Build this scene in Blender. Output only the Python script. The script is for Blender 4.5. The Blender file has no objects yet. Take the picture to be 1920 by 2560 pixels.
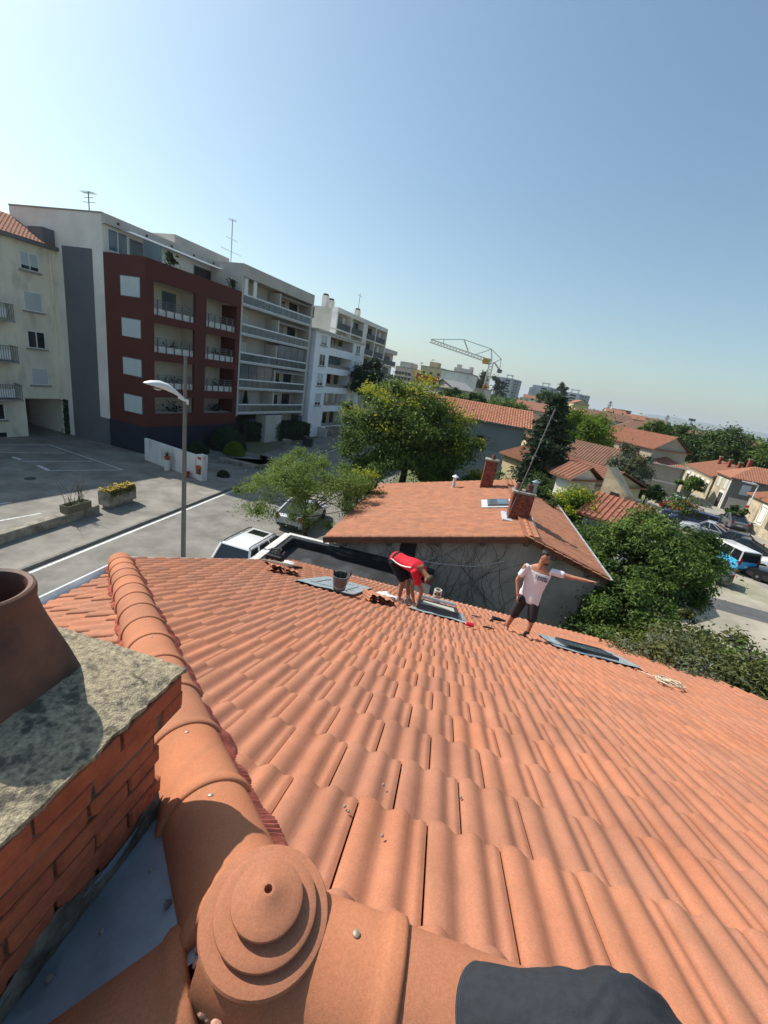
import bpy, bmesh, math, random
from mathutils import Vector, Matrix
random.seed(7)
PI = math.pi
rad = math.radians
scene = bpy.context.scene
C = scene.collection
# ------------------------------------------------------------------ camera
CAM_Z = 9.2
PITCH, ROLL = rad(18.11), rad(9.872)
cam_data = bpy.data.cameras.new('camera')
cam = bpy.data.objects.new('camera', cam_data)
C.objects.link(cam)
cam_data.sensor_fit = 'HORIZONTAL'
cam_data.sensor_width = 36.0
cam_data.lens = 1025.73 / 1920 * 36.0
cam_data.clip_start = 0.02
cam_data.clip_end = 60000
cr, sr, cp, sp = math.cos(ROLL), math.sin(ROLL), math.cos(PITCH), math.sin(PITCH)
cam.matrix_world = Matrix(((cr, -sr, 0, 0), (sr * sp, cr * sp, -cp, 0), (sr * cp, cr * cp, sp, CAM_Z), (0, 0, 0, 1)))
scene.camera = cam
# ------------------------------------------------------------------ sky, sun, exposure
SUN_AZ, SUN_EL = rad(-63), rad(46)          # azimuth from +Y towards +X
world = bpy.data.worlds.new('World')
scene.world = world
world.use_nodes = True
wn, wl = world.node_tree.nodes, world.node_tree.links
bg = wn['Background']
sky = wn.new('ShaderNodeTexSky')
sky.sky_type = 'NISHITA'
sky.sun_disc = False
sky.sun_elevation = SUN_EL
sky.sun_rotation = SUN_AZ
sky.altitude = 0
sky.air_density = 1.15
sky.dust_density = 1.5
sky.ozone_density = 1.6
tint = wn.new('ShaderNodeMix'); tint.data_type = 'RGBA'; tint.blend_type = 'MULTIPLY'; tint.inputs[0].default_value = 1.0
tint.inputs[7].default_value = (0.91, 1.02, 0.98, 1)      # even teal cast of the summer air
wl.new(sky.outputs[0], tint.inputs[6]); wl.new(tint.outputs[2], bg.inputs[0])
bg.inputs[1].default_value = 0.118
sun_data = bpy.data.lights.new('sun', 'SUN')
sun_data.energy = 4.8
sun_data.angle = rad(0.53)
sun_data.color = (1.0, 0.95, 0.87)
sun = bpy.data.objects.new('sun', sun_data)
C.objects.link(sun)
sdir = Vector((math.sin(SUN_AZ) * math.cos(SUN_EL), math.cos(SUN_AZ) * math.cos(SUN_EL), math.sin(SUN_EL)))
sun.rotation_euler = sdir.to_track_quat('Z', 'Y').to_euler()
sun.location = sdir * 60
vs = scene.view_settings
vs.view_transform = 'Standard'
vs.look = 'None'
vs.exposure = 0.32
vs.gamma = 1.0
vs.use_curve_mapping = False
# ------------------------------------------------------------------ frames
AZ, SL = rad(9.42), rad(23.475)
SA, CA, TS = math.sin(AZ), math.cos(AZ), math.tan(SL)
def W(s, a, z=0.0):                      # s: down the main roof slope, a: across (to the right)
    return Vector((s * SA + a * CA, s * CA - a * SA, z))
DV = Vector((SA, CA, 0)); AV = Vector((CA, -SA, 0)); ZV = Vector((0, 0, 1))
def zB(s): return CAM_Z - 1.09 - TS * s
class Fr:                                # facade frame: u along, w outwards to the street, z up
    def __init__(self, x, y, az):
        az = rad(az)
        self.o = Vector((x, y, 0)); self.u = Vector((math.sin(az), math.cos(az), 0)); self.n = Vector((math.cos(az), -math.sin(az), 0))
    def __call__(self, u, w, z): return self.o + self.u * u + self.n * w + ZV * z
# ------------------------------------------------------------------ materials
MATS = {}
def mat(name, col, rough=0.8, var=0.12, scale=3.0, col2=None, bump=0.0, bscale=40.0, metal=0.0, spec=0.35, detail=5.0, trans=0.0, alpha=1.0, spots=None, world=False, stretch=None, dist=0.01):
    if name in MATS: return MATS[name]
    m = bpy.data.materials.new(name); m.use_nodes = True
    n, l = m.node_tree.nodes, m.node_tree.links
    b = n['Principled BSDF']
    b.inputs['Roughness'].default_value = rough
    b.inputs['Metallic'].default_value = metal
    b.inputs['Specular IOR Level'].default_value = spec
    if trans: b.inputs['Transmission Weight'].default_value = trans
    if alpha < 1: b.inputs['Alpha'].default_value = alpha
    if world:
        g = n.new('ShaderNodeNewGeometry'); vec = g.outputs['Position']
    else:
        tc = n.new('ShaderNodeTexCoord'); oi = n.new('ShaderNodeObjectInfo')
        mul = n.new('ShaderNodeMath'); mul.operation = 'MULTIPLY'; mul.inputs[1].default_value = 37.0
        l.new(oi.outputs['Random'], mul.inputs[0])
        ad = n.new('ShaderNodeVectorMath'); ad.operation = 'ADD'
        l.new(tc.outputs['Object'], ad.inputs[0]); l.new(mul.outputs[0], ad.inputs[1]); vec = ad.outputs[0]
    if stretch:
        mp = n.new('ShaderNodeMapping'); mp.inputs['Scale'].default_value = stretch
        l.new(vec, mp.inputs[0]); vec = mp.outputs[0]
    nz = n.new('ShaderNodeTexNoise'); nz.inputs['Scale'].default_value = scale; nz.inputs['Detail'].default_value = detail; nz.inputs['Roughness'].default_value = 0.65
    l.new(vec, nz.inputs['Vector'])
    c2 = col2 if col2 else tuple(min(1, c * (1 - 2.2 * var)) for c in col)
    rp = n.new('ShaderNodeValToRGB')
    rp.color_ramp.elements[0].position = 0.33; rp.color_ramp.elements[1].position = 0.67
    rp.color_ramp.elements[0].color = (*c2, 1); rp.color_ramp.elements[1].color = (*(min(1, c * (1 + var * 0.6)) for c in col), 1)
    l.new(nz.outputs['Fac'], rp.inputs[0]); out = rp.outputs[0]
    if spots:                                # (colour, scale, threshold, amount)
        sc, ss, st, sa = spots
        n2 = n.new('ShaderNodeTexNoise'); n2.inputs['Scale'].default_value = ss; n2.inputs['Detail'].default_value = 4
        l.new(vec, n2.inputs['Vector'])
        r2 = n.new('ShaderNodeValToRGB'); r2.color_ramp.elements[0].position = st; r2.color_ramp.elements[1].position = st + 0.1
        r2.color_ramp.elements[0].color = (0, 0, 0, 1); r2.color_ramp.elements[1].color = (sa, sa, sa, 1)
        l.new(n2.outputs['Fac'], r2.inputs[0])
        mx = n.new('ShaderNodeMix'); mx.data_type = 'RGBA'
        l.new(r2.outputs[0], mx.inputs[0]); l.new(out, mx.inputs[6]); mx.inputs[7].default_value = (*sc, 1); out = mx.outputs[2]
    l.new(out, b.inputs['Base Color'])
    if bump:
        nb = n.new('ShaderNodeTexNoise'); nb.inputs['Scale'].default_value = bscale; nb.inputs['Detail'].default_value = 4
        l.new(vec, nb.inputs['Vector'])
        bp = n.new('ShaderNodeBump'); bp.inputs['Strength'].default_value = bump; bp.inputs['Distance'].default_value = dist
        l.new(nb.outputs['Fac'], bp.inputs['Height']); l.new(bp.outputs[0], b.inputs['Normal'])
    MATS[name] = m
    return m
# ------------------------------------------------------------------ mesh collector
class MB:
    def __init__(self): self.v = []; self.f = []; self.mi = []; self.cur = 0
    def add(self, vs, fs):
        o = len(self.v); self.v += [tuple(p) for p in vs]; self.f += [tuple(i + o for i in f) for f in fs]; self.mi += [self.cur] * len(fs); return self
    def hexa(self, p):                   # p: 4 bottom + 4 top corners, both counter-clockwise seen from above
        return self.add(p, [(3, 2, 1, 0), (4, 5, 6, 7), (0, 1, 5, 4), (1, 2, 6, 5), (2, 3, 7, 6), (3, 0, 4, 7)])
    def box(self, x0, x1, y0, y1, z0, z1):
        return self.hexa([(x0, y0, z0), (x1, y0, z0), (x1, y1, z0), (x0, y1, z0), (x0, y0, z1), (x1, y0, z1), (x1, y1, z1), (x0, y1, z1)])
    def sbox(self, s0, s1, a0, a1, z0, z1):
        return self.hexa([W(s0, a0, z0), W(s0, a1, z0), W(s1, a1, z0), W(s1, a0, z0), W(s0, a0, z1), W(s0, a1, z1), W(s1, a1, z1), W(s1, a0, z1)])
    def fbox(self, fr, u0, u1, w0, w1, z0, z1):
        return self.hexa([fr(u0, w0, z0), fr(u0, w1, z0), fr(u1, w1, z0), fr(u1, w0, z0), fr(u0, w0, z1), fr(u0, w1, z1), fr(u1, w1, z1), fr(u1, w0, z1)])
    def prism(self, pts, z0, z1):        # pts: plan polygon counter-clockwise; z may be lists
        n = len(pts)
        zs0 = z0 if isinstance(z0, (list, tuple)) else [z0] * n; zs1 = z1 if isinstance(z1, (list, tuple)) else [z1] * n
        vs = [(p[0], p[1], z) for p, z in zip(pts, zs0)] + [(p[0], p[1], z) for p, z in zip(pts, zs1)]
        fs = [tuple(range(n - 1, -1, -1)), tuple(range(n, 2 * n))] + [(i, (i + 1) % n, (i + 1) % n + n, i + n) for i in range(n)]
        return self.add(vs, fs)
    def bar(self, a, b, t=0.02, t2=None, up=ZV):     # square bar from a to b
        a, b = Vector(a), Vector(b); d = (b - a)
        if d.length < 1e-6: return self
        d.normalize(); x = d.cross(up)
        if x.length < 1e-3: x = d.cross(Vector((1, 0, 0)))
        x.normalize(); y = x.cross(d); t2 = t if t2 is None else t2; x = x * t / 2; y = y * t2 / 2
        return self.hexa([a - x - y, a + x - y, a + x + y, a - x + y, b - x - y, b + x - y, b + x + y, b - x + y])
    def tube(self, pts, r, n=8, cap=True):
        pts = [Vector(p) for p in pts]; rs = r if isinstance(r, (list, tuple)) else [r] * len(pts)
        vs = []; fs = []; prev = None
        for i, p in enumerate(pts):
            d = (pts[min(i + 1, len(pts) - 1)] - pts[max(i - 1, 0)]).normalized()
            if prev is None:
                x = d.cross(ZV)
                if x.length < 1e-2: x = d.cross(Vector((1, 0, 0)))
            else: x = prev - d * prev.dot(d)
            x.normalize(); prev = x; y = d.cross(x)
            vs += [p + (x * math.cos(2 * PI * k / n) + y * math.sin(2 * PI * k / n)) * rs[i] for k in range(n)]
        for i in range(len(pts) - 1):
            for k in range(n):
                k2 = (k + 1) % n; fs.append((i * n + k, i * n + k2, (i + 1) * n + k2, (i + 1) * n + k))
        if cap: fs += [tuple(range(n - 1, -1, -1)), tuple(range((len(pts) - 1) * n, len(pts) * n))]
        return self.add(vs, fs)
    def lathe(self, prof, o=(0, 0, 0), n=24, cap=True):   # prof: (r, z) from bottom to top
        o = Vector(o); vs = []; fs = []
        for r, z in prof: vs += [o + Vector((r * math.cos(2 * PI * k / n), r * math.sin(2 * PI * k / n), z)) for k in range(n)]
        for i in range(len(prof) - 1):
            for k in range(n):
                k2 = (k + 1) % n; fs.append((i * n + k, i * n + k2, (i + 1) * n + k2, (i + 1) * n + k))
        if cap: fs += [tuple(range(n - 1, -1, -1)), tuple(range((len(prof) - 1) * n, len(prof) * n))]
        return self.add(vs, fs)
    def quad(self, a, b, c, d): return self.add([a, b, c, d], [(0, 1, 2, 3)])
    def mesh(self, name, m, smooth=None):
        me = bpy.data.meshes.new(name); me.from_pydata(self.v, [], self.f)
        for mm in (m if isinstance(m, (list, tuple)) else [m]): me.materials.append(mm)
        if any(self.mi): me.polygons.foreach_set('material_index', self.mi)
        me.update()
        if smooth is not None:
            me.polygons.foreach_set('use_smooth', [True] * len(me.polygons)); me.set_sharp_from_angle(angle=rad(smooth))
        return me
    def build(self, name, m, parent=None, smooth=None, bevel=0):
        o = bpy.data.objects.new(name, self.mesh(name, m, smooth)); C.objects.link(o)
        if parent: attach(o, parent)
        if bevel:
            bv = o.modifiers.new('bevel', 'BEVEL'); bv.width = bevel; bv.segments = 2; bv.limit_method = 'ANGLE'; bv.angle_limit = rad(40)
        return o
def attach(o, parent):
    o.parent = parent; o.matrix_parent_inverse = parent_world(parent).inverted()
def parent_world(p):
    return parent_world(p.parent) @ p.matrix_parent_inverse @ p.matrix_basis if p.parent else p.matrix_basis.copy()
def thing(name, label, cat, loc=(0, 0, 0), rz=0.0, group=None):
    o = bpy.data.objects.new(name, None); C.objects.link(o); o.empty_display_size = 0.2
    o.location = loc; o.rotation_euler = (0, 0, rz); tag(o, label, cat, group)
    return o
def tag(o, label, cat, group=None):
    o['label'] = label; o['category'] = cat
    if group: o['group'] = group
    return o
def struct(name, mb, m, smooth=None):
    o = mb.build(name, m, smooth=smooth); o['kind'] = 'structure'; return o
def copy_tree(root, loc, rz):            # thing > parts > sub-parts
    def cp(o, par):
        c = o.copy(); C.objects.link(c)
        if par: c.parent = par
        for ch in o.children: cp(ch, c)
        return c
    r = cp(root, None); r.location = loc; r.rotation_euler = (0, 0, rz); return r
def inst(name, me, mw, parent):          # object from shared mesh placed with a world matrix
    o = bpy.data.objects.new(name, me); C.objects.link(o)
    o.matrix_basis = mw
    attach(o, parent); return o
def frame_m(o, x, y, z):                 # matrix from origin and axes
    m = Matrix.Identity(4)
    for i, ax in enumerate((x, y, z)):
        for j in range(3): m[j][i] = ax[j]
    for j in range(3): m[j][3] = o[j]
    return m
# ground offset
def GZ(*p): return Vector(p)
# ================================================================== setting
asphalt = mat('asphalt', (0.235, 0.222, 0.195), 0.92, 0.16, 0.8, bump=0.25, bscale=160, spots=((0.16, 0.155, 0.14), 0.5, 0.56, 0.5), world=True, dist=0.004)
asphalt_old = mat('asphalt old', (0.27, 0.25, 0.215), 0.92, 0.2, 0.5, bump=0.3, bscale=140, spots=((0.16, 0.155, 0.14), 0.9, 0.55, 0.55), world=True, dist=0.004)
pale_ground = mat('pale gravel', (0.4, 0.36, 0.28), 0.95, 0.18, 0.35, bump=0.4, bscale=60, spots=((0.2, 0.21, 0.1), 0.22, 0.57, 0.6), world=True)
terrain = mat('terrain', (0.1, 0.13, 0.05), 0.95, 0.25, 0.02, col2=(0.17, 0.15, 0.09), world=True, spots=((0.04, 0.07, 0.03), 0.05, 0.52, 0.8))
kerb_m = mat('kerb stone', (0.22, 0.21, 0.19), 0.9, 0.15, 2.0, bump=0.3, bscale=60, world=True)
paint_w = mat('road paint', (0.72, 0.72, 0.7), 0.7, 0.12, 6.0, spots=((0.25, 0.25, 0.24), 9.0, 0.55, 0.7), world=True)
conc = mat('weathered concrete', (0.33, 0.3, 0.24), 0.95, 0.22, 2.5, bump=0.5, bscale=45, spots=((0.12, 0.11, 0.085), 3.0, 0.54, 0.7))
g = MB(); R_ = 14000
g.quad((-R_, -R_, 0), (R_, -R_, 0), (R_, R_, 0), (-R_, R_, 0))
struct('ground', g, terrain)
g = MB(); g.quad(W(-40, -15.1, .004), W(-40, -5.9, .004), W(140, -5.9, .004), W(140, -15.1, .004))
struct('road', g, asphalt)
# left forecourt and pavement, a kerb step above the road
g = MB(); g.prism([W(-40, -15.27), W(29.5, -15.27), W(36, -18), W(36, -60), W(-40, -60)][::-1], 0, .12)
struct('forecourt', g, asphalt_old)
g = MB()
g.prism([W(30, -15.27), W(120, -15.27), W(120, -19), W(36.2, -19), W(30, -15.4)], 0.0, .12)
struct('pavement', g, asphalt_old)
kerb_root = bpy.data.objects.new('kerb', None); C.objects.link(kerb_root); kerb_root['kind'] = 'structure'
km = MB(); km.hexa([(0, 0, -.02), (.165, 0, -.02), (.165, 1.19, -.02), (0, 1.19, -.02), (0, 0, .126), (.15, 0, .126), (.15, 1.19, .126), (0, 1.19, .126)])
kme = km.mesh('kerb_stone', kerb_m)
for i in range(70):
    inst('kerb_stone', kme, frame_m(W(-8 + i * 1.2, -15.265), AV, DV, ZV), kerb_root)
g = MB(); g.quad(W(-40, -14.93, .009), W(-40, -14.8, .009), W(100, -14.8, .009), W(100, -14.93, .009))
struct('road_edge_line', g, paint_w)
for i in range(5):
    g = MB(); s0 = 46 + i * 9.0; g.quad(W(s0, -11.9, .009), W(s0, -11.78, .009), W(s0 + 3, -11.78, .009), W(s0 + 3, -11.9, .009)); struct('road_dash', g, paint_w)
for k, (p, q, wd) in enumerate([((-26.01, 29.94), (-18.41, 27.05), .1), ((-23.85, 25.24), (-21.06, 27.77), .09), ((-21.44, 24.27), (-18.44, 27.02), .09), ((-26.25, 26.2), (-23.6, 28.57), .09), ((-27.77, 27.79), (-26.01, 29.94), .09),
        ((-24.95, 25.71), (-24.12, 25.48), .22), ((-22.56, 24.93), (-21.43, 24.43), .22), ((-20.4, 16.5), (-18.65, 18.87), .1), ((-18.4, 14.2), (-16.6, 18.24), .1)]):
    p, q = Vector((*p, 0)), Vector((*q, 0)); d = (q - p).normalized(); x = Vector((d.y, -d.x, 0)) * wd / 2
    g = MB(); z = Vector((0, 0, .125 + .0004 * k)); g.quad(p - x + z, p + x + z, q + x + z, q - x + z); struct('parking_line', g, paint_w)
g = MB(); g.lathe([(.3, .121), (.3, .127)], (-20.9, 22.5, 0), 20); struct('manhole_cover', g, mat('cast iron', (.05, .05, .05), .7))
# right side: gravel yard, street, asphalt path
g = MB(); g.prism([(9, 9), (62, -10), (80, 60), (52, 90), (34, 62), (19, 34), (13, 22)], -.02, .004); struct('gravel_yard', g, pale_ground)
RD = Fr(36.9, 38.2, 19.5)
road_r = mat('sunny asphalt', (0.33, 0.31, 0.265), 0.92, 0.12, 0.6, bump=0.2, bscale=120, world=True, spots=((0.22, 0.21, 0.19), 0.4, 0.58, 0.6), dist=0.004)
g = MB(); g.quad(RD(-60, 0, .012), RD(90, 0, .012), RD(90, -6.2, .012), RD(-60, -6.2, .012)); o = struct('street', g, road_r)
g = MB(); g.hexa([RD(-60, 0, 0), RD(-60, 2.2, 0), RD(90, 2.2, 0), RD(90, 0, 0), RD(-60, 0, .13), RD(-60, 2.2, .13), RD(90, 2.2, .13), RD(90, 0, .13)]); struct('street_pavement', g, mat('pavement pale', (.36, .33, .27), .93, .15, .8, world=True, bump=.2, bscale=50))
g = MB(); g.quad((15.5, 24.2, .014), (14.6, 22.6, .014), (25.5, 19.2, .014), (25.5, 21.2, .014)); struct('asphalt_path', g, mat('path asphalt', (.11, .11, .11), .92, .12, 1.0, world=True, bump=.2, bscale=100))
# ================================================================== our house: tiled roof
def tile_mat(name, hi, lo, sand):
    m = bpy.data.materials.new(name); m.use_nodes = True; n, l = m.node_tree.nodes, m.node_tree.links; b = n['Principled BSDF']
    b.inputs['Roughness'].default_value = 0.86; b.inputs['Specular IOR Level'].default_value = 0.25
    tc = n.new('ShaderNodeTexCoord'); oi = n.new('ShaderNodeObjectInfo'); at = n.new('ShaderNodeAttribute'); at.attribute_name = 'tone'
    geo = n.new('ShaderNodeNewGeometry')
    sm = n.new('ShaderNodeMath'); sm.operation = 'ADD'; l.new(oi.outputs['Random'], sm.inputs[0]); l.new(at.outputs['Fac'], sm.inputs[1])
    fr = n.new('ShaderNodeMath'); fr.operation = 'FRACT'; l.new(sm.outputs[0], fr.inputs[0])
    n1 = n.new('ShaderNodeTexNoise'); n1.inputs['Scale'].default_value = 2.4; n1.inputs['Detail'].default_value = 6; n1.inputs['Roughness'].default_value = .7; l.new(geo.outputs['Position'], n1.inputs['Vector'])
    n2 = n.new('ShaderNodeTexNoise'); n2.inputs['Scale'].default_value = 420; n2.inputs['Detail'].default_value = 2; l.new(geo.outputs['Position'], n2.inputs['Vector'])
    r = n.new('ShaderNodeValToRGB'); r.color_ramp.elements[0].position = .36; r.color_ramp.elements[1].position = .66; r.color_ramp.elements[0].color = (*lo, 1); r.color_ramp.elements[1].color = (*hi, 1); l.new(n1.outputs['Fac'], r.inputs[0])
    # tile to tile tone
    hs = n.new('ShaderNodeHueSaturation'); mr = n.new('ShaderNodeMapRange'); mr.inputs['To Min'].default_value = .88; mr.inputs['To Max'].default_value = 1.08; l.new(fr.outputs[0], mr.inputs[0]); l.new(mr.outputs[0], hs.inputs['Value']); l.new(r.outputs[0], hs.inputs['Color'])
    mr2 = n.new('ShaderNodeMapRange'); mr2.inputs['To Min'].default_value = .96; mr2.inputs['To Max'].default_value = 1.03; l.new(fr.outputs[0], mr2.inputs[0]); l.new(mr2.outputs[0], hs.inputs['Saturation'])
    # sand grains
    r2 = n.new('ShaderNodeValToRGB'); r2.color_ramp.elements[0].position = .52; r2.color_ramp.elements[1].position = .72; r2.color_ramp.elements[0].color = (0, 0, 0, 1); r2.color_ramp.elements[1].color = (.3, .3, .3, 1); l.new(n2.outputs['Fac'], r2.inputs[0])
    mx = n.new('ShaderNodeMix'); mx.data_type = 'RGBA'; l.new(r2.outputs[0], mx.inputs[0]); l.new(hs.outputs[0], mx.inputs[6]); mx.inputs[7].default_value = (*sand, 1)
    # chalky scuffs
    n3 = n.new('ShaderNodeTexNoise'); n3.inputs['Scale'].default_value = 6.5; n3.inputs['Detail'].default_value = 9; n3.inputs['Roughness'].default_value = .8; l.new(geo.outputs['Position'], n3.inputs['Vector'])
    r3 = n.new('ShaderNodeValToRGB'); r3.color_ramp.elements[0].position = .69; r3.color_ramp.elements[1].position = .78; r3.color_ramp.elements[0].color = (0, 0, 0, 1); r3.color_ramp.elements[1].color = (.55, .55, .55, 1); l.new(n3.outputs['Fac'], r3.inputs[0])
    mx2 = n.new('ShaderNodeMix'); mx2.data_type = 'RGBA'; l.new(r3.outputs[0], mx2.inputs[0]); l.new(mx.outputs[2], mx2.inputs[6]); mx2.inputs[7].default_value = (.66, .5, .36, 1)
    # coarser grit and weather streaks that run down the slope
    n4 = n.new('ShaderNodeTexNoise'); n4.inputs['Scale'].default_value = 150; n4.inputs['Detail'].default_value = 3; l.new(geo.outputs['Position'], n4.inputs['Vector'])
    r4 = n.new('ShaderNodeValToRGB'); r4.color_ramp.elements[0].position = .3; r4.color_ramp.elements[1].position = .7; r4.color_ramp.elements[0].color = (.9, .89, .88, 1); r4.color_ramp.elements[1].color = (1.08, 1.08, 1.08, 1); l.new(n4.outputs['Fac'], r4.inputs[0])
    m4 = n.new('ShaderNodeMix'); m4.data_type = 'RGBA'; m4.blend_type = 'MULTIPLY'; m4.inputs[0].default_value = 1.0; l.new(mx2.outputs[2], m4.inputs[6]); l.new(r4.outputs[0], m4.inputs[7])
    da_ = n.new('ShaderNodeVectorMath'); da_.operation = 'DOT_PRODUCT'; da_.inputs[1].default_value = (CA * 9, -SA * 9, 0); l.new(geo.outputs['Position'], da_.inputs[0])
    ds_ = n.new('ShaderNodeVectorMath'); ds_.operation = 'DOT_PRODUCT'; ds_.inputs[1].default_value = (SA * 1.1, CA * 1.1, 0); l.new(geo.outputs['Position'], ds_.inputs[0])
    cx = n.new('ShaderNodeCombineXYZ'); l.new(da_.outputs['Value'], cx.inputs[0]); l.new(ds_.outputs['Value'], cx.inputs[1])
    n5 = n.new('ShaderNodeTexNoise'); n5.inputs['Scale'].default_value = 1.3; n5.inputs['Detail'].default_value = 7; n5.inputs['Roughness'].default_value = .7; l.new(cx.outputs[0], n5.inputs['Vector'])
    r5 = n.new('ShaderNodeValToRGB'); r5.color_ramp.elements[0].position = .5; r5.color_ramp.elements[1].position = .72; r5.color_ramp.elements[0].color = (0, 0, 0, 1); r5.color_ramp.elements[1].color = (.34, .34, .34, 1); l.new(n5.outputs['Fac'], r5.inputs[0])
    m5 = n.new('ShaderNodeMix'); m5.data_type = 'RGBA'; l.new(r5.outputs[0], m5.inputs[0]); l.new(m4.outputs[2], m5.inputs[6]); m5.inputs[7].default_value = (.2, .125, .07, 1)
    l.new(m5.outputs[2], b.inputs['Base Color'])
    bp = n.new('ShaderNodeBump'); bp.inputs['Strength'].default_value = .35; bp.inputs['Distance'].default_value = .002; l.new(n2.outputs['Fac'], bp.inputs['Height']); l.new(bp.outputs[0], b.inputs['Normal'])
    return m
TILE_M = tile_mat('clay roof tile', (0.44, 0.182, 0.104), (0.35, 0.138, 0.078), (0.56, 0.34, 0.22))
CAP_M = tile_mat('clay ridge cap', (0.45, 0.18, 0.095), (0.39, 0.145, 0.073), (0.56, 0.32, 0.2))
under_m = mat('roof underlay', (.06, .035, .025), .9)
zinc = mat('zinc sheet', (.42, .46, .5), .38, .12, 4.0, metal=.75, bump=.08, bscale=6, spots=((.25, .28, .31), 5, .55, .5))
zinc_pale = mat('zinc rim', (.68, .72, .75), .45, .08, 3.0, metal=.3)
TW, PS, PH = 0.2775, 0.409, 0.3752       # tile width, exposure along the slope, exposure in plan
PROF = [(0.0, -.004), (.0, .017), (.04, .0245), (.1, .0285), (.17, .0295), (.24, .0255), (.31, .016), (.37, .0095), (.42, .009), (.48, .0165), (.54, .0255), (.6, .0295), (.66, .0275), (.72, .0195), (.78, .0105), (.83, .009), (.868, .0135), (.905, .0155), (.94, .0125), (.972, .010), (.972, -.012)]
def tile_mesh(name, m, lod=0):
    pr = PROF if lod == 0 else PROF[1::2]
    pts = [(t * TW, h * 1.25) for t, h in pr]
    L = .455; mb = MB(); n = len(pts)
    vs = [(x, -L, h - .006) for x, h in pts] + [(x, -.03, h + .0165) for x, h in pts] + [(x, -.005, h + .0168) for x, h in pts] + [(x, 0, h + .012) for x, h in pts] + [(x, -.002, h - .006) for x, h in pts]
    fs = []
    rows = 5
    for r in range(rows - 1):
        for i in range(n - 1): fs.append((r * n + i, r * n + i + 1, (r + 1) * n + i + 1, (r + 1) * n + i))
    mb.add(vs, fs)
    return mb.mesh(name, m, smooth=50)
TILE_ME = tile_mesh('roof_tile', TILE_M); TILE_LO = tile_mesh('roof_tile_far', TILE_M, 1)
house = thing('tiled_house', 'house under the photographer with new orange clay tile roof and brick chimney', 'house', W(3, 0, 0))
APEX = W(.6, -.25, zB(.6)); HIPE = (4.49, -4.39)
hipdir = Vector((4.49 - .6, -4.39 + .25))  # (s, a)
hipu = hipdir.normalized()
dk = MB()
ea = 10.62
dk.add([W(.6, -.25, zB(.6) - .03), W(.6, 6.05, zB(.6) - .03), W(ea, 6.05, zB(ea) - .03), W(ea, -4.37, zB(ea) - .03), W(4.49, -4.37, zB(4.49) - .03)], [(4, 3, 2, 1, 0)])
slope = dk.build('main_slope', under_m, house)
def hip_side(s, a):                        # >0 on the main slope side of the front hip
    return (s - .6) * (-hipu.y) * -1 * -1 + (a + .25) * hipu.x if False else (a + .25) * hipu.x - (s - .6) * hipu.y
xB, yB = AV, Vector((DV.x * math.cos(SL), DV.y * math.cos(SL), -math.sin(SL))); nB = xB.cross(yB)
tiles = []
for k in range(0, 28):
    s_low = .813 + PH * k if k else .762
    off = -.232 + (TW / 2 if k % 2 else 0)
    i0 = int((-4.6 - off) / TW) - 1
    for i in range(i0, 40):
        a = off + i * TW
        if a > 6.02 or a + TW < -4.38: continue
        tiles.append((s_low, a))
vrest = []; frest = []; trest = []
objs = []; clips = []
def tile_world(s, a, jit=True):
    o = W(s, a, zB(s) - .02)
    return frame_m(o + nB * random.uniform(-.0015, .0015), xB, yB, nB)
for s, a in tiles:
    cs = [hip_side(s - e, a + q) for e in (0, .4) for q in (0, TW)]
    if max(cs) < 0.02: continue
    clip = []
    if min(cs) < 0.0: clip.append('hip')
    if a < -4.37: clip.append('left')
    if a + TW > 6.03: clip.append('right')
    if s - .40 < .6: clip.append('ridge')
    m = tile_world(s, a)
    if clip: clips.append((s, a, m, clip))
    else: objs.append((s, a, m))
def screen_size(p):
    q = cam.matrix_world.inverted() @ p
    if q.z > -.1 or abs(q.x / -q.z) > 1.02 or abs(q.y / -q.z) > 1.35: return -1
    return 1 / -q.z
# skylight openings, (s0, s1, a0, a1)
SKY = [(6.55, 8.3, -2.5, -1.5), (6.75, 8.05, -.28, .62), (6.9, 8.0, 2.55, 3.6)]
def in_sky(s, a): return any(s - .18 > q[0] - .05 and s - .18 < q[1] + .02 and a + TW / 2 > q[2] and a + TW / 2 < q[3] for q in SKY)
objs = [t for t in objs if not in_sky(t[0], t[1])]
objs.sort(key=lambda t: -screen_size(t[2].translation))
def join_tiles(items, me):
    vs = []; fs = []; tn = []
    base = [v.co.copy() for v in me.vertices]; pf = [tuple(p.vertices) for p in me.polygons]
    for m in items:
        o = len(vs); vs += [m @ v for v in base]; fs += [tuple(i + o for i in f) for f in pf]; r = random.random(); tn += [r] * len(pf)
    return vs, fs, tn
def build_tone(name, vs, fs, tn, m, parent, stuff=True, smooth=50):
    me = bpy.data.meshes.new(name); me.from_pydata([tuple(v) for v in vs], [], fs); me.materials.append(m)
    at = me.attributes.new('tone', 'FLOAT', 'FACE'); at.data.foreach_set('value', tn)
    me.polygons.foreach_set('use_smooth', [True] * len(me.polygons)); me.set_sharp_from_angle(angle=rad(smooth))
    o = bpy.data.objects.new(name, me); C.objects.link(o); attach(o, parent)
    if stuff: o['kind'] = 'stuff'
    return o
for s, a, m in objs[:280]: inst('roof_tile', TILE_ME, m, slope)
vs_, fs_, tn_ = join_tiles([t[2] for t in objs[280:]], TILE_ME)
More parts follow.
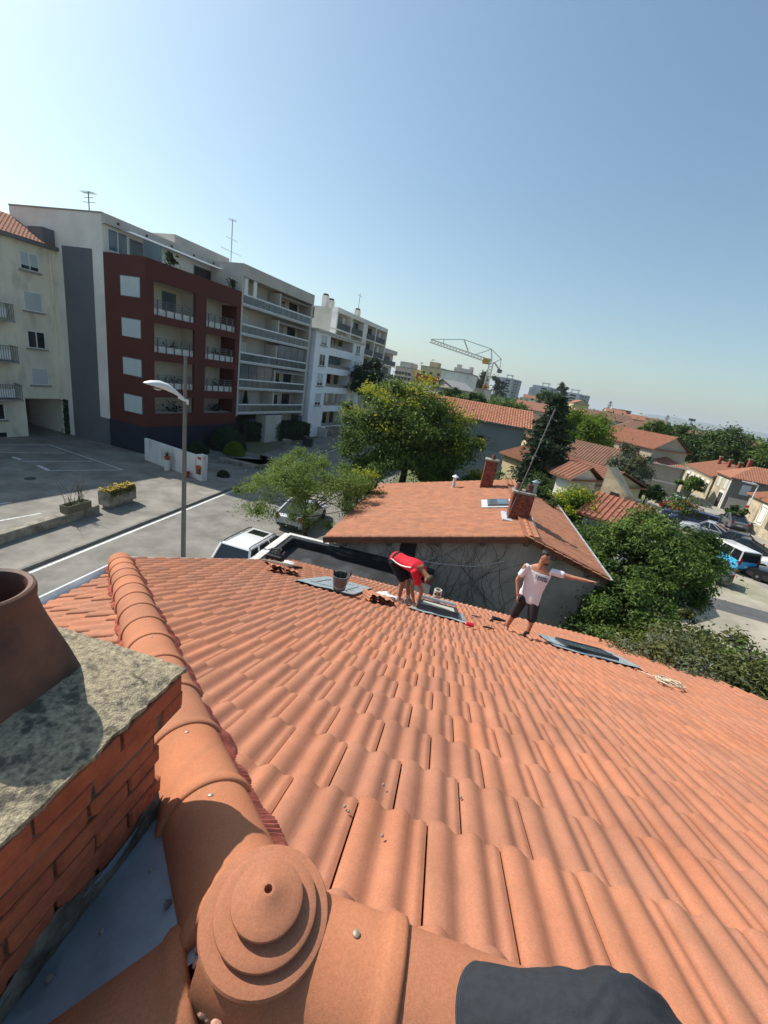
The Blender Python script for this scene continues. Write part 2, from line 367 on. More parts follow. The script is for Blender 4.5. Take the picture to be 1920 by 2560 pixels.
def clip_tiles(items, planes_fn, me):
    vs = []; fs = []; tn = []
    for it in items:
        bm = bmesh.new(); bm.from_mesh(me); bmesh.ops.transform(bm, matrix=it[2], verts=bm.verts)
        for co, no in planes_fn(it):
            bmesh.ops.bisect_plane(bm, geom=bm.verts[:] + bm.edges[:] + bm.faces[:], plane_co=co, plane_no=no, clear_outer=True)
        bm.verts.ensure_lookup_table(); bm.verts.index_update(); o = len(vs)
        vs += [v.co.copy() for v in bm.verts]; r = random.random()
        for f in bm.faces: fs.append(tuple(v.index + o for v in f.verts)); tn.append(r)
        bm.free()
    return vs, fs, tn
hipn = (AV * hipu.x - DV * hipu.y)          # horizontal, pointing to the main side
def planes_main(it):
    out = []
    if 'hip' in it[3]: out.append((APEX, -hipn))
    if 'left' in it[3]: out.append((W(0, -4.37), -AV))
    if 'right' in it[3]: out.append((W(0, 6.03), AV))
    if 'ridge' in it[3]: out.append((W(.6, 0), -DV))
    return out
v2, f2, t2 = clip_tiles(clips, planes_main, TILE_ME)
o = len(vs_); vs_ += v2; fs_ += [tuple(i + o for i in f) for f in f2]; tn_ += t2
build_tone('roof_tile_rest', vs_, fs_, tn_, TILE_M, slope)
# ---- hip end slope (falls to the street)
def zH(a): return zB(.6) - TS * (-a - .25)
he = MB(); he.add([W(.6, -.25, zH(-.25) - .03), W(4.49, -4.39, zH(-4.39) - .03), W(-3.3, -4.39, zH(-4.39) - .03)], [(0, 1, 2)])
hend = he.build('hip_end_slope', under_m, house)
yH = Vector((-AV.x * math.cos(SL), -AV.y * math.cos(SL), -math.sin(SL))); xH = DV.copy(); nH = xH.cross(yH)
hc = []; ho = []
for k in range(0, 11):
    a_low = -.25 - .2 - PH * k
    if a_low < -4.45: break
    off = .1 + (TW / 2 if k % 2 else 0)
    for i in range(-14, 18):
        s = off + i * TW
        cs = [hip_side(s + q, a_low + e) for e in (0, .4) for q in (0, TW)]
        if min(cs) > -0.02: continue
        rear = [-(s + q - .6) - (-(a_low + e) - .25) * .94 for e in (0, .4) for q in (0, TW)]
        if max(rear) > .0: continue
        # keep clear of the chimney and its apron
        if s + TW > -.35 and s < 1.02 and a_low + .4 > -1.75: continue
        m = frame_m(W(s, a_low, zH(a_low) - .03), xH, yH, nH)
        if max(cs) > 0: hc.append((s, a_low, m, ['h']))
        else: ho.append((s, a_low, m))
ho.sort(key=lambda t: -screen_size(t[2].translation))
for s, a, m in ho[:90]: inst('roof_tile', TILE_ME, m, hend)
vs_, fs_, tn_ = join_tiles([t[2] for t in ho[90:]], TILE_ME)
v2, f2, t2 = clip_tiles(hc, lambda it: [(APEX, hipn)], TILE_ME)
o = len(vs_); vs_ += v2; fs_ += [tuple(i + o for i in f) for f in f2]; tn_ += t2
build_tone('roof_tile_rest', vs_, fs_, tn_, TILE_M, hend)
# ---- rear slope (behind the photographer)
rs = MB(); zr = zB(.6)
rs.add([W(.6, -.25, zr - .02), W(-3.4, -4.39, zr - 1.72), W(-5, -4.39, zr - 2.4), W(-5, 6.05, zr - 2.4), W(.6, 6.05, zr - .02)], [(0, 1, 2, 3, 4)])
rs.build('rear_slope', TILE_M, house)
# ---- hip and ridge caps
def cap_mesh(name, L=.455, r=.147, flip=False):
    mb = MB(); n = 22; th0, th1 = rad(-18), rad(198)
    st = [(0.0, r + .003), (.004, r + .009), (.012, r + .0115), (.036, r + .0115), (.046, r + .007), (.054, r + .002), (.075, r), (L * .5, r - .002), (L, r - .005)]
    if flip: st = [(L - y, rr) for y, rr in st][::-1]
    vs = []
    for y, rr in st:
        for k in range(n + 1):
            th = th0 + (th1 - th0) * k / n
            vs.append((rr * math.cos(th), y, rr * .92 * math.sin(th)))
    fs = []
    for i in range(len(st) - 1):
        for k in range(n): fs.append((i * (n + 1) + k, i * (n + 1) + k + 1, (i + 1) * (n + 1) + k + 1, (i + 1) * (n + 1) + k))
    # end ring so that the edge has thickness
    mb.add(vs, [f[::-1] for f in fs])
    ee = len(st) - 1 if flip else 0
    ring = [(rr_ * .0, 0, 0) for rr_ in ()]
    y, rr = st[ee]; o = ee * (n + 1)
    inner = [((rr - .03) * math.cos(th0 + (th1 - th0) * k / n), y + (0.0), (rr - .03) * .92 * math.sin(th0 + (th1 - th0) * k / n)) for k in range(n + 1)]
    b = len(mb.v); mb.v += inner
    for k in range(n): mb.f.append((o + k, o + k + 1, b + k + 1, b + k)); mb.mi.append(0)
    return mb.mesh(name, CAP_M, smooth=45)
CAP = cap_mesh('hip_cap'); RCAP = cap_mesh('ridge_cap', flip=True)
screw_m = mat('screw head', (.4, .33, .26), .5, metal=.5)
def screw(p, nrm, parent):
    z = nrm.normalized(); x = z.cross(Vector((.3, .9, .1))).normalized(); y = z.cross(x)
    mb = MB(); mb.lathe([(.007, 0), (.009, .002), (.008, .005), (.004, .0065)], (0, 0, 0), 10)
    o = inst('screw', mb.mesh('screw', screw_m, 40), frame_m(p, x, y, z), parent)
hd = (W(HIPE[0], HIPE[1], zB(HIPE[0])) - APEX); hlen = hd.length; hd.normalize()
side = hd.cross(ZV).normalized(); hup = side.cross(hd)
NC = 14; cp_ = .412
for i in range(NC):
    p = APEX + hd * (.05 + i * cp_) - hup * .045
    tilt = -.006
    y = (hd + hup * .012).normalized(); z = side.cross(y)
    c = inst('hip_cap', CAP, frame_m(p, side, y, z), house)
    if i < 8: screw(p - hd * .055 + hup * .134, hup, c)
rear_dir = (W(-3.4, -4.39, zr - 1.72) - APEX).normalized(); rside = rear_dir.cross(ZV).normalized(); rup = rside.cross(rear_dir)
for i in range(5):
    inst('hip_cap', CAP, frame_m(APEX + rear_dir * (.14 + i * cp_) - rup * .1, rside, rear_dir, rup), house)
for i in range(14):
    p = W(.6, -.325 + i * cp_ , zB(.6) - .045)
    c = inst('ridge_cap', RCAP, frame_m(p, -DV, AV, ZV), house)
    if i < 2: screw(p + AV * (.36) - AV * .03 + Vector((0, 0, .132)) + DV * .03, ZV, c)
# pleated red flashing strip under the hip caps
pleat_m = mat('pleated red flashing', (.6, .17, .11), .6, .25, 12)
for sd, nm in ((1, 'pleated_flashing'), (-1, 'pleated_flashing')):
    mb = MB(); n = 620; vs = []; fs = []
    for i in range(n + 1):
        t = i / n * (hlen - .1 - (.75 if sd < 0 else 0)) + (.8 if sd < 0 else .05); base = APEX + hd * t; sa_ = random.uniform(-.012, .012) if i % 17 == 0 else 0
        wob = .012 * math.sin(t * 9.1) + .008 * math.sin(t * 23 + sd) + .012 * math.sin(t * 3.3)
        z1 = .004 * (1 if i % 2 else -1)
        hs_ = hipn * sd
        inn = base + hs_ * .11; out = base + hs_ * (.168 + wob * .8)
        drop = TS * abs(hipu.y if sd > 0 else hipu.x) * .0
        def surf(p):
            s = p.dot(DV); a = p.dot(AV)
            return (zB(s) if sd > 0 else zH(a))
        inn.z = surf(inn) + .062 + z1; out.z = surf(out) + .028 + z1 + .006 * math.sin(t * 45)
        vs += [inn, out]
        if i: fs.append((2 * i - 2, 2 * i - 1, 2 * i + 1, 2 * i) if sd > 0 else (2 * i - 2, 2 * i, 2 * i + 1, 2 * i - 1))
    mb.add(vs, fs).build(nm, pleat_m, house)
# ---- finial at the apex
fz = zB(.6); FP = W(.605, -.218, 7.935 - .07)
prof = [(.118, -.3), (.124, -.1), (.128, -.02), (.134, .03), (.143, .05), (.1495, .058), (.152, .068), (.149, .0755), (.137, .080), (.122, .0825), (.109, .0835), (.106, .0865), (.109, .0905), (.1155, .0935), (.1195, .0985), (.1185, .1045), (.113, .1085), (.099, .112), (.083, .1145), (.074, .1165), (.071, .1215), (.074, .128), (.080, .132), (.0835, .137), (.0825, .143), (.077, .1475), (.064, .153), (.045, .161), (.028, .171), (.018, .178), (.0125, .18), (.0095, .179), (.009, .155), (.0, .153)]
prof = [(r, z if z < .068 else .068 + (z - .068) * .82) for r, z in prof]
fin = MB(); fin.lathe(prof, FP, 64); fin.build('finial', CAP_M, house, smooth=38)
mortar_m = mat('pink mortar', (.55, .3, .22), .95, .25, 20, bump=.8, bscale=90)
for i in range(9):
    th = rad(196 + i * 9 + random.uniform(-3, 3)); r = .146 + random.uniform(0, .01); z = FP.z - .02 - .006 * i + random.uniform(-.01, .01)
    c = FP + Vector((r * math.cos(th), r * math.sin(th), z - FP.z)); bm = bmesh.new(); bmesh.ops.create_icosphere(bm, subdivisions=2, radius=1); q = random.uniform(.01, .02); mb = MB()
    mb.add([c + Vector((v.co.x * q, v.co.y * q, v.co.z * q * .8)) * random.uniform(.75, 1.1) for v in bm.verts], [tuple(v.index for v in f.verts) for f in bm.faces]); bm.free()
    mb.build('mortar_lump', mortar_m, house, smooth=60)
# ---- zinc apron beside the chimney
mb = MB()
def HP(s, a, dz): return W(s, a, zH(a) + dz)
mb.add([HP(.6, -.27, .03), HP(1.04, -.76, .03), HP(.1, -.76, .03), HP(1.3, -1.4, .03), HP(.93, -1.4, .03), HP(.93, -.76, .031), HP(-.05, -.9, .03), HP(.1, -.9, .03)], [(0, 1, 2), (1, 3, 4, 5), (2, 7, 6)])
ap = mb.build('zinc_apron', mat('zinc apron', (.33, .4, .45), .45, .14, 5.0, metal=.15, bump=.15, bscale=9, spots=((.16, .19, .21), 7, .56, .6)), house)
mb = MB()
zlo = zH(-.745)
mb.add([W(-.6, -.738, zlo + .03), W(.9, -.738, zlo + .03), W(.9, -.742, zlo + .085), W(-.6, -.742, zlo + .085), W(-.6, -.725, zlo + .035), W(.9, -.725, zlo + .035)], [(0, 1, 2, 3), (0, 4, 5, 1)])
mb.build('flashing_upstand', mat('zinc apron', (.26, .33, .4)), house)
CHIPS = ['mortar chip on the zinc nearest the finial', 'round mortar chip in the middle of the zinc apron', 'largest mortar chip against the chimney upstand, low down', 'thin mortar chip beside the upstand halfway along the zinc', 'small mortar chip between upstand and hip caps', 'smallest mortar chip at the far end of the zinc', 'tiny mortar chip left of the finial on the zinc']
for (s, a, q) in [(.62, -.5, .014), (.33, -.6, .016), (.2, -.68, .02), (.45, -.69, .012), (.7, -.62, .009), (.9, -.66, .008), (.55, -.64, .007)]:
    mb = MB(); c = HP(s, a, .03); 
    bm = bmesh.new(); bmesh.ops.create_icosphere(bm, subdivisions=1, radius=q)
    for v in bm.verts: v.co *= random.uniform(.6, 1.15)
    mb.add([c + v.co + Vector((0, 0, q * .5)) for v in bm.verts], [tuple(v.index for v in f.verts) for f in bm.faces]); bm.free()
    tag(mb.build('stone_chip', conc), CHIPS.pop(0), 'stone', 'mortar chips on the zinc')
# loose grit on the nearest tiles
PEBS = ['pale pebble on the first tile right of the finial, left of a pair', 'pale pebble on the first tile right of the finial, right of a pair', 'single pale pebble in the second tile valley from the finial', 'dark pebble farthest from the finial on the near tiles', 'dark pebble one course below the finial tiles']
for (s, a) in [(1.12, -.14), (1.1, -.12), (1.04, .02), (1.42, .32), (1.33, -.02)]:
    bm = bmesh.new(); bmesh.ops.create_icosphere(bm, subdivisions=1, radius=.0075); mb = MB(); c = W(s, a, zB(s) + .026)
    mb.add([c + v.co * random.uniform(.7, 1.1) for v in bm.verts], [tuple(v.index for v in f.verts) for f in bm.faces]); bm.free()
    tag(mb.build('pebble', conc, smooth=60), PEBS.pop(0), 'pebble', 'pebbles on the near tiles')
# ---- gutters, verges, walls
def channel(pts, wd, dp, nm, m, parent, updir=ZV, out=None):
    mb = MB(); a, b = pts; sd = out.normalized()
    sec = [(0, 0), (0, -dp), (wd * .25, -dp * 1.25), (wd * .75, -dp * 1.25), (wd, -dp), (wd, .02), (wd + .022, .024), (wd + .022, .004)]
    vs = [a + sd * x + updir * z for x, z in sec] + [b + sd * x + updir * z for x, z in sec]; n = len(sec)
    mb.add(vs, [(i, i + 1, n + i + 1, n + i) for i in range(n - 1)])
    return mb.build(nm, m, parent)
zg = zH(-4.39) - .02
channel((W(-5, -4.37, zg), W(4.6, -4.37, zg)), .125, .06, 'gutter', zinc_pale, house, out=-AV)
def gut(s): return W(s, -4.36, zB(s) - .01)
mb = MB()
for (x0, x1, h0, h1) in ((-.105, .0, .0, .0), (-.13, -.105, .03, .03)):
    vs = []
    for s in (4.45, ea + .04):
        vs += [W(s, -4.36 + x0, zB(s) + h0 - .03), W(s, -4.36 + x1, zB(s) + h1 - .03)]
    mb.add(vs, [(0, 1, 3, 2)])
    mb.cur = 1
vs = [W(4.45, -4.49, zB(4.45)), W(4.45, -4.49, zB(4.45) - .16), W(ea + .04, -4.49, zB(ea + .04) - .16), W(ea + .04, -4.49, zB(ea + .04))]
mb.add(vs, [(0, 1, 2, 3)])
mb.build('verge_flashing', [mat('zinc grey', (.2, .23, .25), .5, metal=.5), zinc_pale], house)
channel((W(ea - .03, -4.45, zB(ea) - .06), W(ea - .03, 6.1, zB(ea) - .06)), .125, .06, 'gutter', zinc_pale, house, out=DV)
mb = MB()
for s in (.2, ea - .06):
    pass
mb.add([W(.3, 6.03, zB(.6) - .09), W(.3, 6.14, zB(.6) - .09), W(ea, 6.14, zB(ea) + .0), W(ea, 6.03, zB(ea) + .0), W(.3, 6.14, zB(.6) - .25), W(ea, 6.14, zB(ea) - .18)], [(0, 1, 2, 3), (1, 4, 5, 2)])
mb.build('verge_flashing', zinc_pale, house)
wall_m = mat('house render', (.5, .44, .34), .95, .12, 1.2, bump=.25, bscale=60)
mb = MB()
mb.prism([W(-5, -4.2), W(-5, 5.85), W(.6, 5.85), W(ea - .2, 5.85), W(ea - .2, -4.2), W(4.4, -4.2)], 0, [zr - 2.6, zr - 2.6, zB(.6) - .2, zB(ea - .2) - .12, zB(ea - .2) - .12, zB(4.4) - .2])
mb.build('wall', wall_m, house)
# ---- chimney
CH_S0, CH_S1, CH_A0, CH_A1 = -.38, .895, -1.62, -.748
ZT = CAM_Z - .971
brick_m = mat('old brick', (.4, .11, .05), .92, .2, 11, col2=(.27, .07, .035), bump=.9, bscale=45, spots=((.2, .075, .05), 20, .58, .5), dist=.008)
mort_m = mat('dark mortar', (.17, .13, .1), .95, .3, 14, bump=.8, bscale=60)
mb = MB(); mb.sbox(CH_S0 + .012, CH_S1 - .012, CH_A0 + .012, CH_A1 - .012, zH(CH_A0) - .1, ZT - .01)
mb.sbox(CH_S0 - .04, CH_S1 + .044, CH_A0 - .04, CH_A1 + .042, ZT - .15, ZT - .012)
chim = mb.build('chimney', mort_m, house)
BL, BW, BH, JT = .222, .1, .059, .009
bme = []
for v in range(6):
    bm = bmesh.new(); bmesh.ops.create_cube(bm, size=1)
    bmesh.ops.bevel(bm, geom=bm.edges[:], offset=.05, segments=1, affect='EDGES')
    for q in bm.verts: q.co = Vector((q.co.x * BL + random.uniform(-.0025, .0025), q.co.y * BW + random.uniform(-.002, .002), q.co.z * BH + random.uniform(-.0022, .0022)))
    me = bpy.data.meshes.new('brick'); bm.to_mesh(me); bm.free(); me.materials.append(brick_m); bme.append(me)
def brick_row(z, s0, s1, a0, a1, shift):
    # right face (along s), far face (along a), left and near face
    def run(start, end, along, base, sh):
        L = end - start; p = -sh
        while p < L - .01:
            q0, q1 = max(p, 0), min(p + BL, L)
            if q1 - q0 > .035:
                c = base + along * ((q0 + q1) / 2); f = (q1 - q0) / BL
                y = ZV.cross(along); m = frame_m(c + y * random.uniform(-.003, .003), along * f, y, ZV)
                inst('brick', random.choice(bme), m @ Matrix.Rotation(random.uniform(-.012, .012), 4, 'Z'), chim)
            p += BL + JT
    run(s0, s1, DV, W(s0, a1 - BW / 2, z), shift)
    run(0, a1 - a0 - BW - JT, -AV, W(s1 - BW / 2, a1 - BW - JT, z), shift + .06)
ncourse = 9
for c in range(ncourse):
    z = ZT - .012 - BH / 2 - c * (BH + JT)
    oh = .054 if c < 1 else (.046 if c < 2 else 0)
    brick_row(z, CH_S0 - oh, CH_S1 + oh, CH_A0 - oh, CH_A1 + oh, (.113 if c % 2 else 0) + random.uniform(0, .02))
# cement patch at the chimney foot
mb = MB(); n = 40; vs = []; fs = []
for i in range(n + 1):
    s = -.4 + i / n * 1.28; top = zlo + .11 + .07 * math.sin(i * .5) * .4 + random.uniform(-.012, .012) + (.05 if i < 20 else 0)
    vs += [W(s, CH_A1 + .012 + random.uniform(0, .006), zlo + .03), W(s, CH_A1 + .014 + random.uniform(-.004, .006), (top + zlo) / 2), W(s, CH_A1 + .002, top)]
    if i: fs += [(3 * i - 3, 3 * i, 3 * i + 1, 3 * i - 2), (3 * i - 2, 3 * i + 1, 3 * i + 2, 3 * i - 1)]
mb.add(vs, fs).build('cement_render', mat('grey cement', (.2, .17, .13), .96, .35, 9, bump=1.0, bscale=45, spots=((.1, .1, .06), 12, .52, .7), dist=.012), chim)
# rough cement crown
mb = MB(); nx, ny = 64, 56; vs = []; fs = []
s0, s1, a0, a1 = CH_S0 - .055, CH_S1 + .052, CH_A0 - .055, CH_A1 + .052
PC = (.685, -1.085)                         # pot axis (s, a)
for i in range(nx + 1):
    for j in range(ny + 1):
        s = s0 + (s1 - s0) * i / nx; a = a0 + (a1 - a0) * j / ny
        d = min(s - s0, s1 - s, a - a0, a1 - a); rr = math.hypot(s - PC[0], a - PC[1])
        z = ZT + .002 + min(d, .1) * .12 + .02 * max(0, 1 - rr / .5) + random.uniform(-.0025, .0025)
        if d <= 0: s += random.uniform(-.004, .004); a += random.uniform(-.004, .004); z -= .0
        vs.append(W(s, a, z)); 
        if i and j: b = i * (ny + 1) + j; fs.append((b - ny - 2, b - ny - 1, b, b - 1)[::-1])
m0 = len(vs); ring = [i * (ny + 1) for i in range(nx + 1)] + [nx * (ny + 1) + j for j in range(1, ny + 1)] + [i * (ny + 1) + ny for i in range(nx - 1, -1, -1)] + [j for j in range(ny - 1, 0, -1)]
vs += [vs[r] - Vector((0, 0, .012 + random.uniform(-.004, .006))) for r in ring]; L = len(ring)
fs += [(ring[k], ring[(k + 1) % L], m0 + (k + 1) % L, m0 + k) for k in range(L)]
crown_m = mat('lichen cement', (.42, .35, .23), .97, .2, 60, col2=(.13, .11, .08), bump=1.0, bscale=190, spots=((.06, .055, .045), 22, .55, .8), dist=.006, detail=8)
mb.add(vs, fs).build('chimney_crown', crown_m, chim, smooth=70)
pot_m = mat('smoked terracotta', (.16, .07, .045), .62, .3, 5, col2=(.06, .035, .03), bump=.4, bscale=30, spots=((.3, .22, .17), 7, .63, .5), dist=.006)
PZ = ZT + .012
pot = MB(); n = 64; vs = []; fs = []
def pot_ring(t, z, rr, inner=False):       # t: 0 square foot .. 1 round rim
    out = []
    for k in range(n):
        th = 2 * PI * k / n; c, s_ = math.cos(th), math.sin(th)
        sq = rr / (abs(c) ** 9 + abs(s_) ** 9) ** (1 / 9.0)
        r = sq * (1 - t) + rr * t
        out.append(W(PC[0] + r * c, PC[1] + r * s_, PZ + z))
    return out
for t, z, r in [(0, -.03, .146), (0, .012, .146), (.04, .03, .143), (.25, .08, .138), (.6, .15, .128), (.9, .215, .117), (1, .262, .109), (1, .272, .112), (1, .29, .1135), (1, .3, .111), (1, .304, .105), (1, .3, .095), (1, .285, .091), (1, .2, .095), (.6, .0, .1)]:
    vs += pot_ring(t, z, r)
m_ = len(vs) // n
for i in range(m_ - 1):
    for k in range(n): fs.append((i * n + k, (i + 1) * n + k, (i + 1) * n + (k + 1) % n, i * n + (k + 1) % n))
pot.add(vs, fs); pot.build('chimney_pot', pot_m, chim, smooth=40)
# ================================================================== buildings
white_r = mat('white render', (.74, .72, .68), .93, .08, .5, bump=.15, bscale=30, spots=((.42, .4, .37), .6, .6, .5))
off_white = mat('off white render', (.78, .74, .67), .93, .08, .4, bump=.15, bscale=30)
cream_r = mat('cream render', (.8, .74, .6), .94, .1, .5, bump=.3, bscale=25, spots=((.38, .35, .28), .9, .58, .45), stretch=(1, 1, .5))
grey_r = mat('slate grey render', (.135, .14, .155), .9, .06, .5)
lgrey_r = mat('light grey render', (.52, .485, .44), .92, .08, .4)
red_r = mat('oxblood cladding', (.1, .024, .018), .75, .06, .3)
navy_r = mat('navy base', (.018, .022, .042), .7, .1, .5)
loggia_r = mat('loggia cream', (.6, .56, .48), .9, .06, .6)
glass_d = mat('dark window glass', (.025, .03, .038), .08, .3, 1.0, spec=.6)
glass_b = mat('blue window glass', (.1, .14, .17), .07, .2, .6, spec=.7)
shutter_m = mat('white roller shutter', (.55, .61, .61), .6, .05, 1.0)
frame_w = mat('white window frame', (.75, .75, .74), .5, .03)
sill_m = mat('grey sill', (.3, .29, .27), .9, .1)
rail_g = mat('railing grey', (.16, .16, .165), .45, .06, metal=.4)
white_metal = mat('white metal rail', (.76, .77, .77), .45, .04)
balc_glass = mat('balcony smoked glass', (.09, .115, .13), .12, .2, .8, spec=.6)
awn_m = mat('white awning louvre', (.8, .81, .82), .5, .03)
_n, _l = awn_m.node_tree.nodes, awn_m.node_tree.links; _t = _n.new('ShaderNodeBsdfTranslucent'); _t.inputs['Color'].default_value = (.85, .88, .9, 1); _m = _n.new('ShaderNodeMixShader'); _m.inputs[0].default_value = .6; _l.new(_n['Principled BSDF'].outputs[0], _m.inputs[1]); _l.new(_t.outputs[0], _m.inputs[2]); _l.new(_m.outputs[0], _n['Material Output'].inputs[0])
dark_int = mat('dark interior', (.03, .028, .027), .9)
green_pot = mat('pot plants', (.05, .1, .03), .8, .4, 6, bump=.3)
def blk(name, fr, parent, m, u0, u1, w0, w1, z0, z1, **k): return MB().fbox(fr, u0, u1, w0, w1, z0, z1).build(name, m, parent, **k)
def window(fr, parent, u0, u1, z0, z1, w, kind='glass', sill=True, name='window'):
    """framed window standing a little proud of plane w, with pane(s) or a shutter"""
    mb = MB(); t = .06
    mb.fbox(fr, u0, u0 + t, w, w + .05, z0, z1); mb.fbox(fr, u1 - t, u1, w, w + .05, z0, z1)
    mb.fbox(fr, u0 + t, u1 - t, w, w + .05, z1 - t, z1); mb.fbox(fr, u0 + t, u1 - t, w, w + .05, z0, z0 + t)
    if kind in ('glass', 'half', 'blue') and u1 - u0 > .7:
        c = (u0 + u1) / 2; mb.fbox(fr, c - t / 2, c + t / 2, w, w + .052, z0 + t, z1 - t)
    o = mb.build(name, frame_w if kind != 'dark' else rail_g, parent)
    MB().fbox(fr, u0 + t, u1 - t, w + .005, w + .02, z0 + t, z1 - t).build('pane', glass_b if kind == 'blue' else glass_d, o)
    if kind in ('shutter', 'half'):
        zb = z0 + t if kind == 'shutter' else z0 + (z1 - z0) * .25
        mb = MB(); n = max(5, int((z1 - zb) / .09))
        for i in range(n):
            za = zb + (z1 - t - zb) * i / n; zc = zb + (z1 - t - zb) * (i + .88) / n
            mb.fbox(fr, u0 + t, u1 - t, w + .022, w + .046, za, zc)
        mb.build('roller_shutter', shutter_m, o)
    if sill: MB().fbox(fr, u0 - .12, u1 + .12, w - .02, w + .16, z0 - .12, z0 - .02).build('sill', sill_m, o)
    return o
def railing(fr, parent, u0, u1, w, z, h=1.0, kind='bars', posts=5):
    mb = MB()
    for i in range(posts):
        u = u0 + (u1 - u0) * (i + .5) / posts; mb.fbox(fr, u - .03, u + .03, w - .04, w + .04, z - .1, z + h)
    for q in (1.0, .8, .62, .46): mb.fbox(fr, u0, u1, w - .018, w + .018, z + h * q - .025, z + h * q + .01)
    o = mb.build('railing', rail_g, parent)
    MB().fbox(fr, u0, u1, w - .06, w - .045, z - .1, z + h * .38).build('railing_panel', mat('pale panel', (.6, .6, .58), .6), o)
    return o
def clutter(fr, parent, u, w, z, n=4, sp=.5, m=None, nm='pot_plant'):
    mb = MB()
    for _ in range(n * 14):
        p = fr(u + random.gauss(0, sp * .5), w + random.gauss(0, .12), z + abs(random.gauss(.35, .25))); q = random.uniform(.05, .13)
        a = Vector((random.uniform(-1, 1), random.uniform(-1, 1), random.uniform(-1, 1))).normalized() * q; b = a.cross(Vector((random.random(), random.random(), random.random()))).normalized() * q
        mb.quad(p - a - b, p + a - b, p + a + b, p - a + b)
    return mb.build(nm, m or green_pot, parent)
# ---- red and white apartment building
P0 = (-19.6, 31.9); FA = Fr(*P0, 19.7); E = Vector((math.sin(rad(-75)), math.cos(rad(-75)), 0)); O = FA.o
def pe(e, u=0.0): return O + E * e + FA.u * u
rb = thing('apartment_building', 'white apartment block with grey stripe and oxblood loggia front above navy base', 'building', pe(5, 5))
mb = MB(); mb.prism([pe(3.79), pe(3.79, 13.45), pe(12.93, 15), pe(12.93)], 0, 16.7)
mb.build('wall', off_white, rb)
# grey stripe on the end wall, slightly proud
EN = Fr(O.x, O.y, -75); EN.n = Vector((-math.cos(rad(-75)), math.sin(rad(-75)), 0))  # outward: to the viewer
mb = MB(); mb.prism([EN(4.82, .03, 0), EN(4.82, -.02, 0), EN(7.75, -.02, 0), EN(7.75, .03, 0)], 2.28, 14.4); mb.prism([EN(3.84, .03, 0), EN(3.84, -.02, 0), EN(7.75, -.02, 0), EN(7.75, .03, 0)], 0, 2.275); mb.build('grey_stripe', grey_r, rb)
# parapet cap and antenna
mb = MB(); mb.prism([EN(3.7, .06, 0), EN(3.7, -.2, 0), EN(12.9, -.2, 0), EN(12.9, .06, 0)], 16.7, 16.78); mb.build('parapet_cap', sill_m, rb)
mb = MB(); p = pe(6.2, 1.0)
mb.bar(p + ZV * 16.7, p + ZV * 18.3, .05)
for z, l in ((18.2, .55), (17.9, .45), (17.6, .6)): mb.bar(p + ZV * z - EN.u * l, p + ZV * z + EN.u * l, .03)
for k in range(6): mb.bar(p + ZV * 18.2 + EN.u * (-.5 + k * .2) - FA.u * .3, p + ZV * 18.2 + EN.u * (-.5 + k * .2) + FA.u * .3, .02)
mb.build('antenna', rail_g, rb)
# red front volume: back wall of the loggias, frame pieces, slabs
mb = MB(); mb.prism([FA(.3, -1.9, 0), FA(9.5, -1.9, 0), pe(3.75, 9.85), pe(3.75, .05)], 2.3, 14.1); mb.build('loggia_back_wall', loggia_r, rb)
ZB = [(2.3, 3.35), (4.68, 5.33), (7.42, 8.05), (10.15, 10.7), (12.95, 14.3)]
mb = MB()
for z0, z1 in ZB: mb.fbox(FA, .72, 9.35, -.25, 0, z0, z1)
for u0, u1 in ((0.0, .72), (4.57, 5.75), (9.35, 9.87)): mb.fbox(FA, u0, u1, -.25 if u0 else -.6, 0.003, 2.3, 14.303)
mb.build('red_front', red_r, rb)
mb = MB(); mb.prism([EN(-.002, .0, 0), EN(-.002, -.3, 0), EN(3.79, -.3, 0), EN(3.79, .0, 0)], 2.3, 14.3); mb.build('red_end_wall', red_r, rb)
mb = MB(); mb.fbox(FA, 9.6, 9.869, -4, -.25, 2.3, 14.3); mb.build('red_side_wall', red_r, rb)
mb = MB()
for z0, z1 in ZB: mb.fbox(FA, .3, 9.6, -1.95, -.26, z1 - .22 if z1 < 14 else 12.95, z1 if z1 < 14 else 13.2)
mb.fbox(FA, 4.9, 5.4, -1.9, -.26, 3.3, 13)
mb.fbox(FA, .3, .71, -1.9, -.62, 3.3, 13)
mb.build('loggia_slab', loggia_r, rb)
mb = MB(); mb.fbox(FA, 0, 9.87, -3.9, -.3, 14.1, 14.28); mb.build('terrace', sill_m, rb)
mb = MB(); mb.prism([EN(.05, -.05, 0), FA(9.8, -.08, 0), pe(3.7, 9.8), pe(3.7, .03)], 0, 2.3); mb.prism([EN(.0, .02, 0), EN(.0, -.1, 0), EN(3.83, -.1, 0), EN(3.83, .02, 0)], 0, 2.298); mb.build('navy_base', navy_r, rb)
for k, (z0, z1) in enumerate([(11.57, 12.95), (8.8, 10.14), (6.04, 7.36), (3.23, 4.63)]):
    fr = Fr(O.x, O.y, -75); fr.n = EN.n
    w = MB().fbox(fr, .36, 2.22, .0, .05, z0, z1).build('window', rail_g, rb)
    mb = MB()
    for i in range(14): mb.fbox(fr, .42, 2.16, .05, .075, z0 + .05 + (z1 - z0 - .1) * i / 14, z0 + .05 + (z1 - z0 - .1) * (i + .93) / 14)
    mb.build('roller_shutter', shutter_m, w)
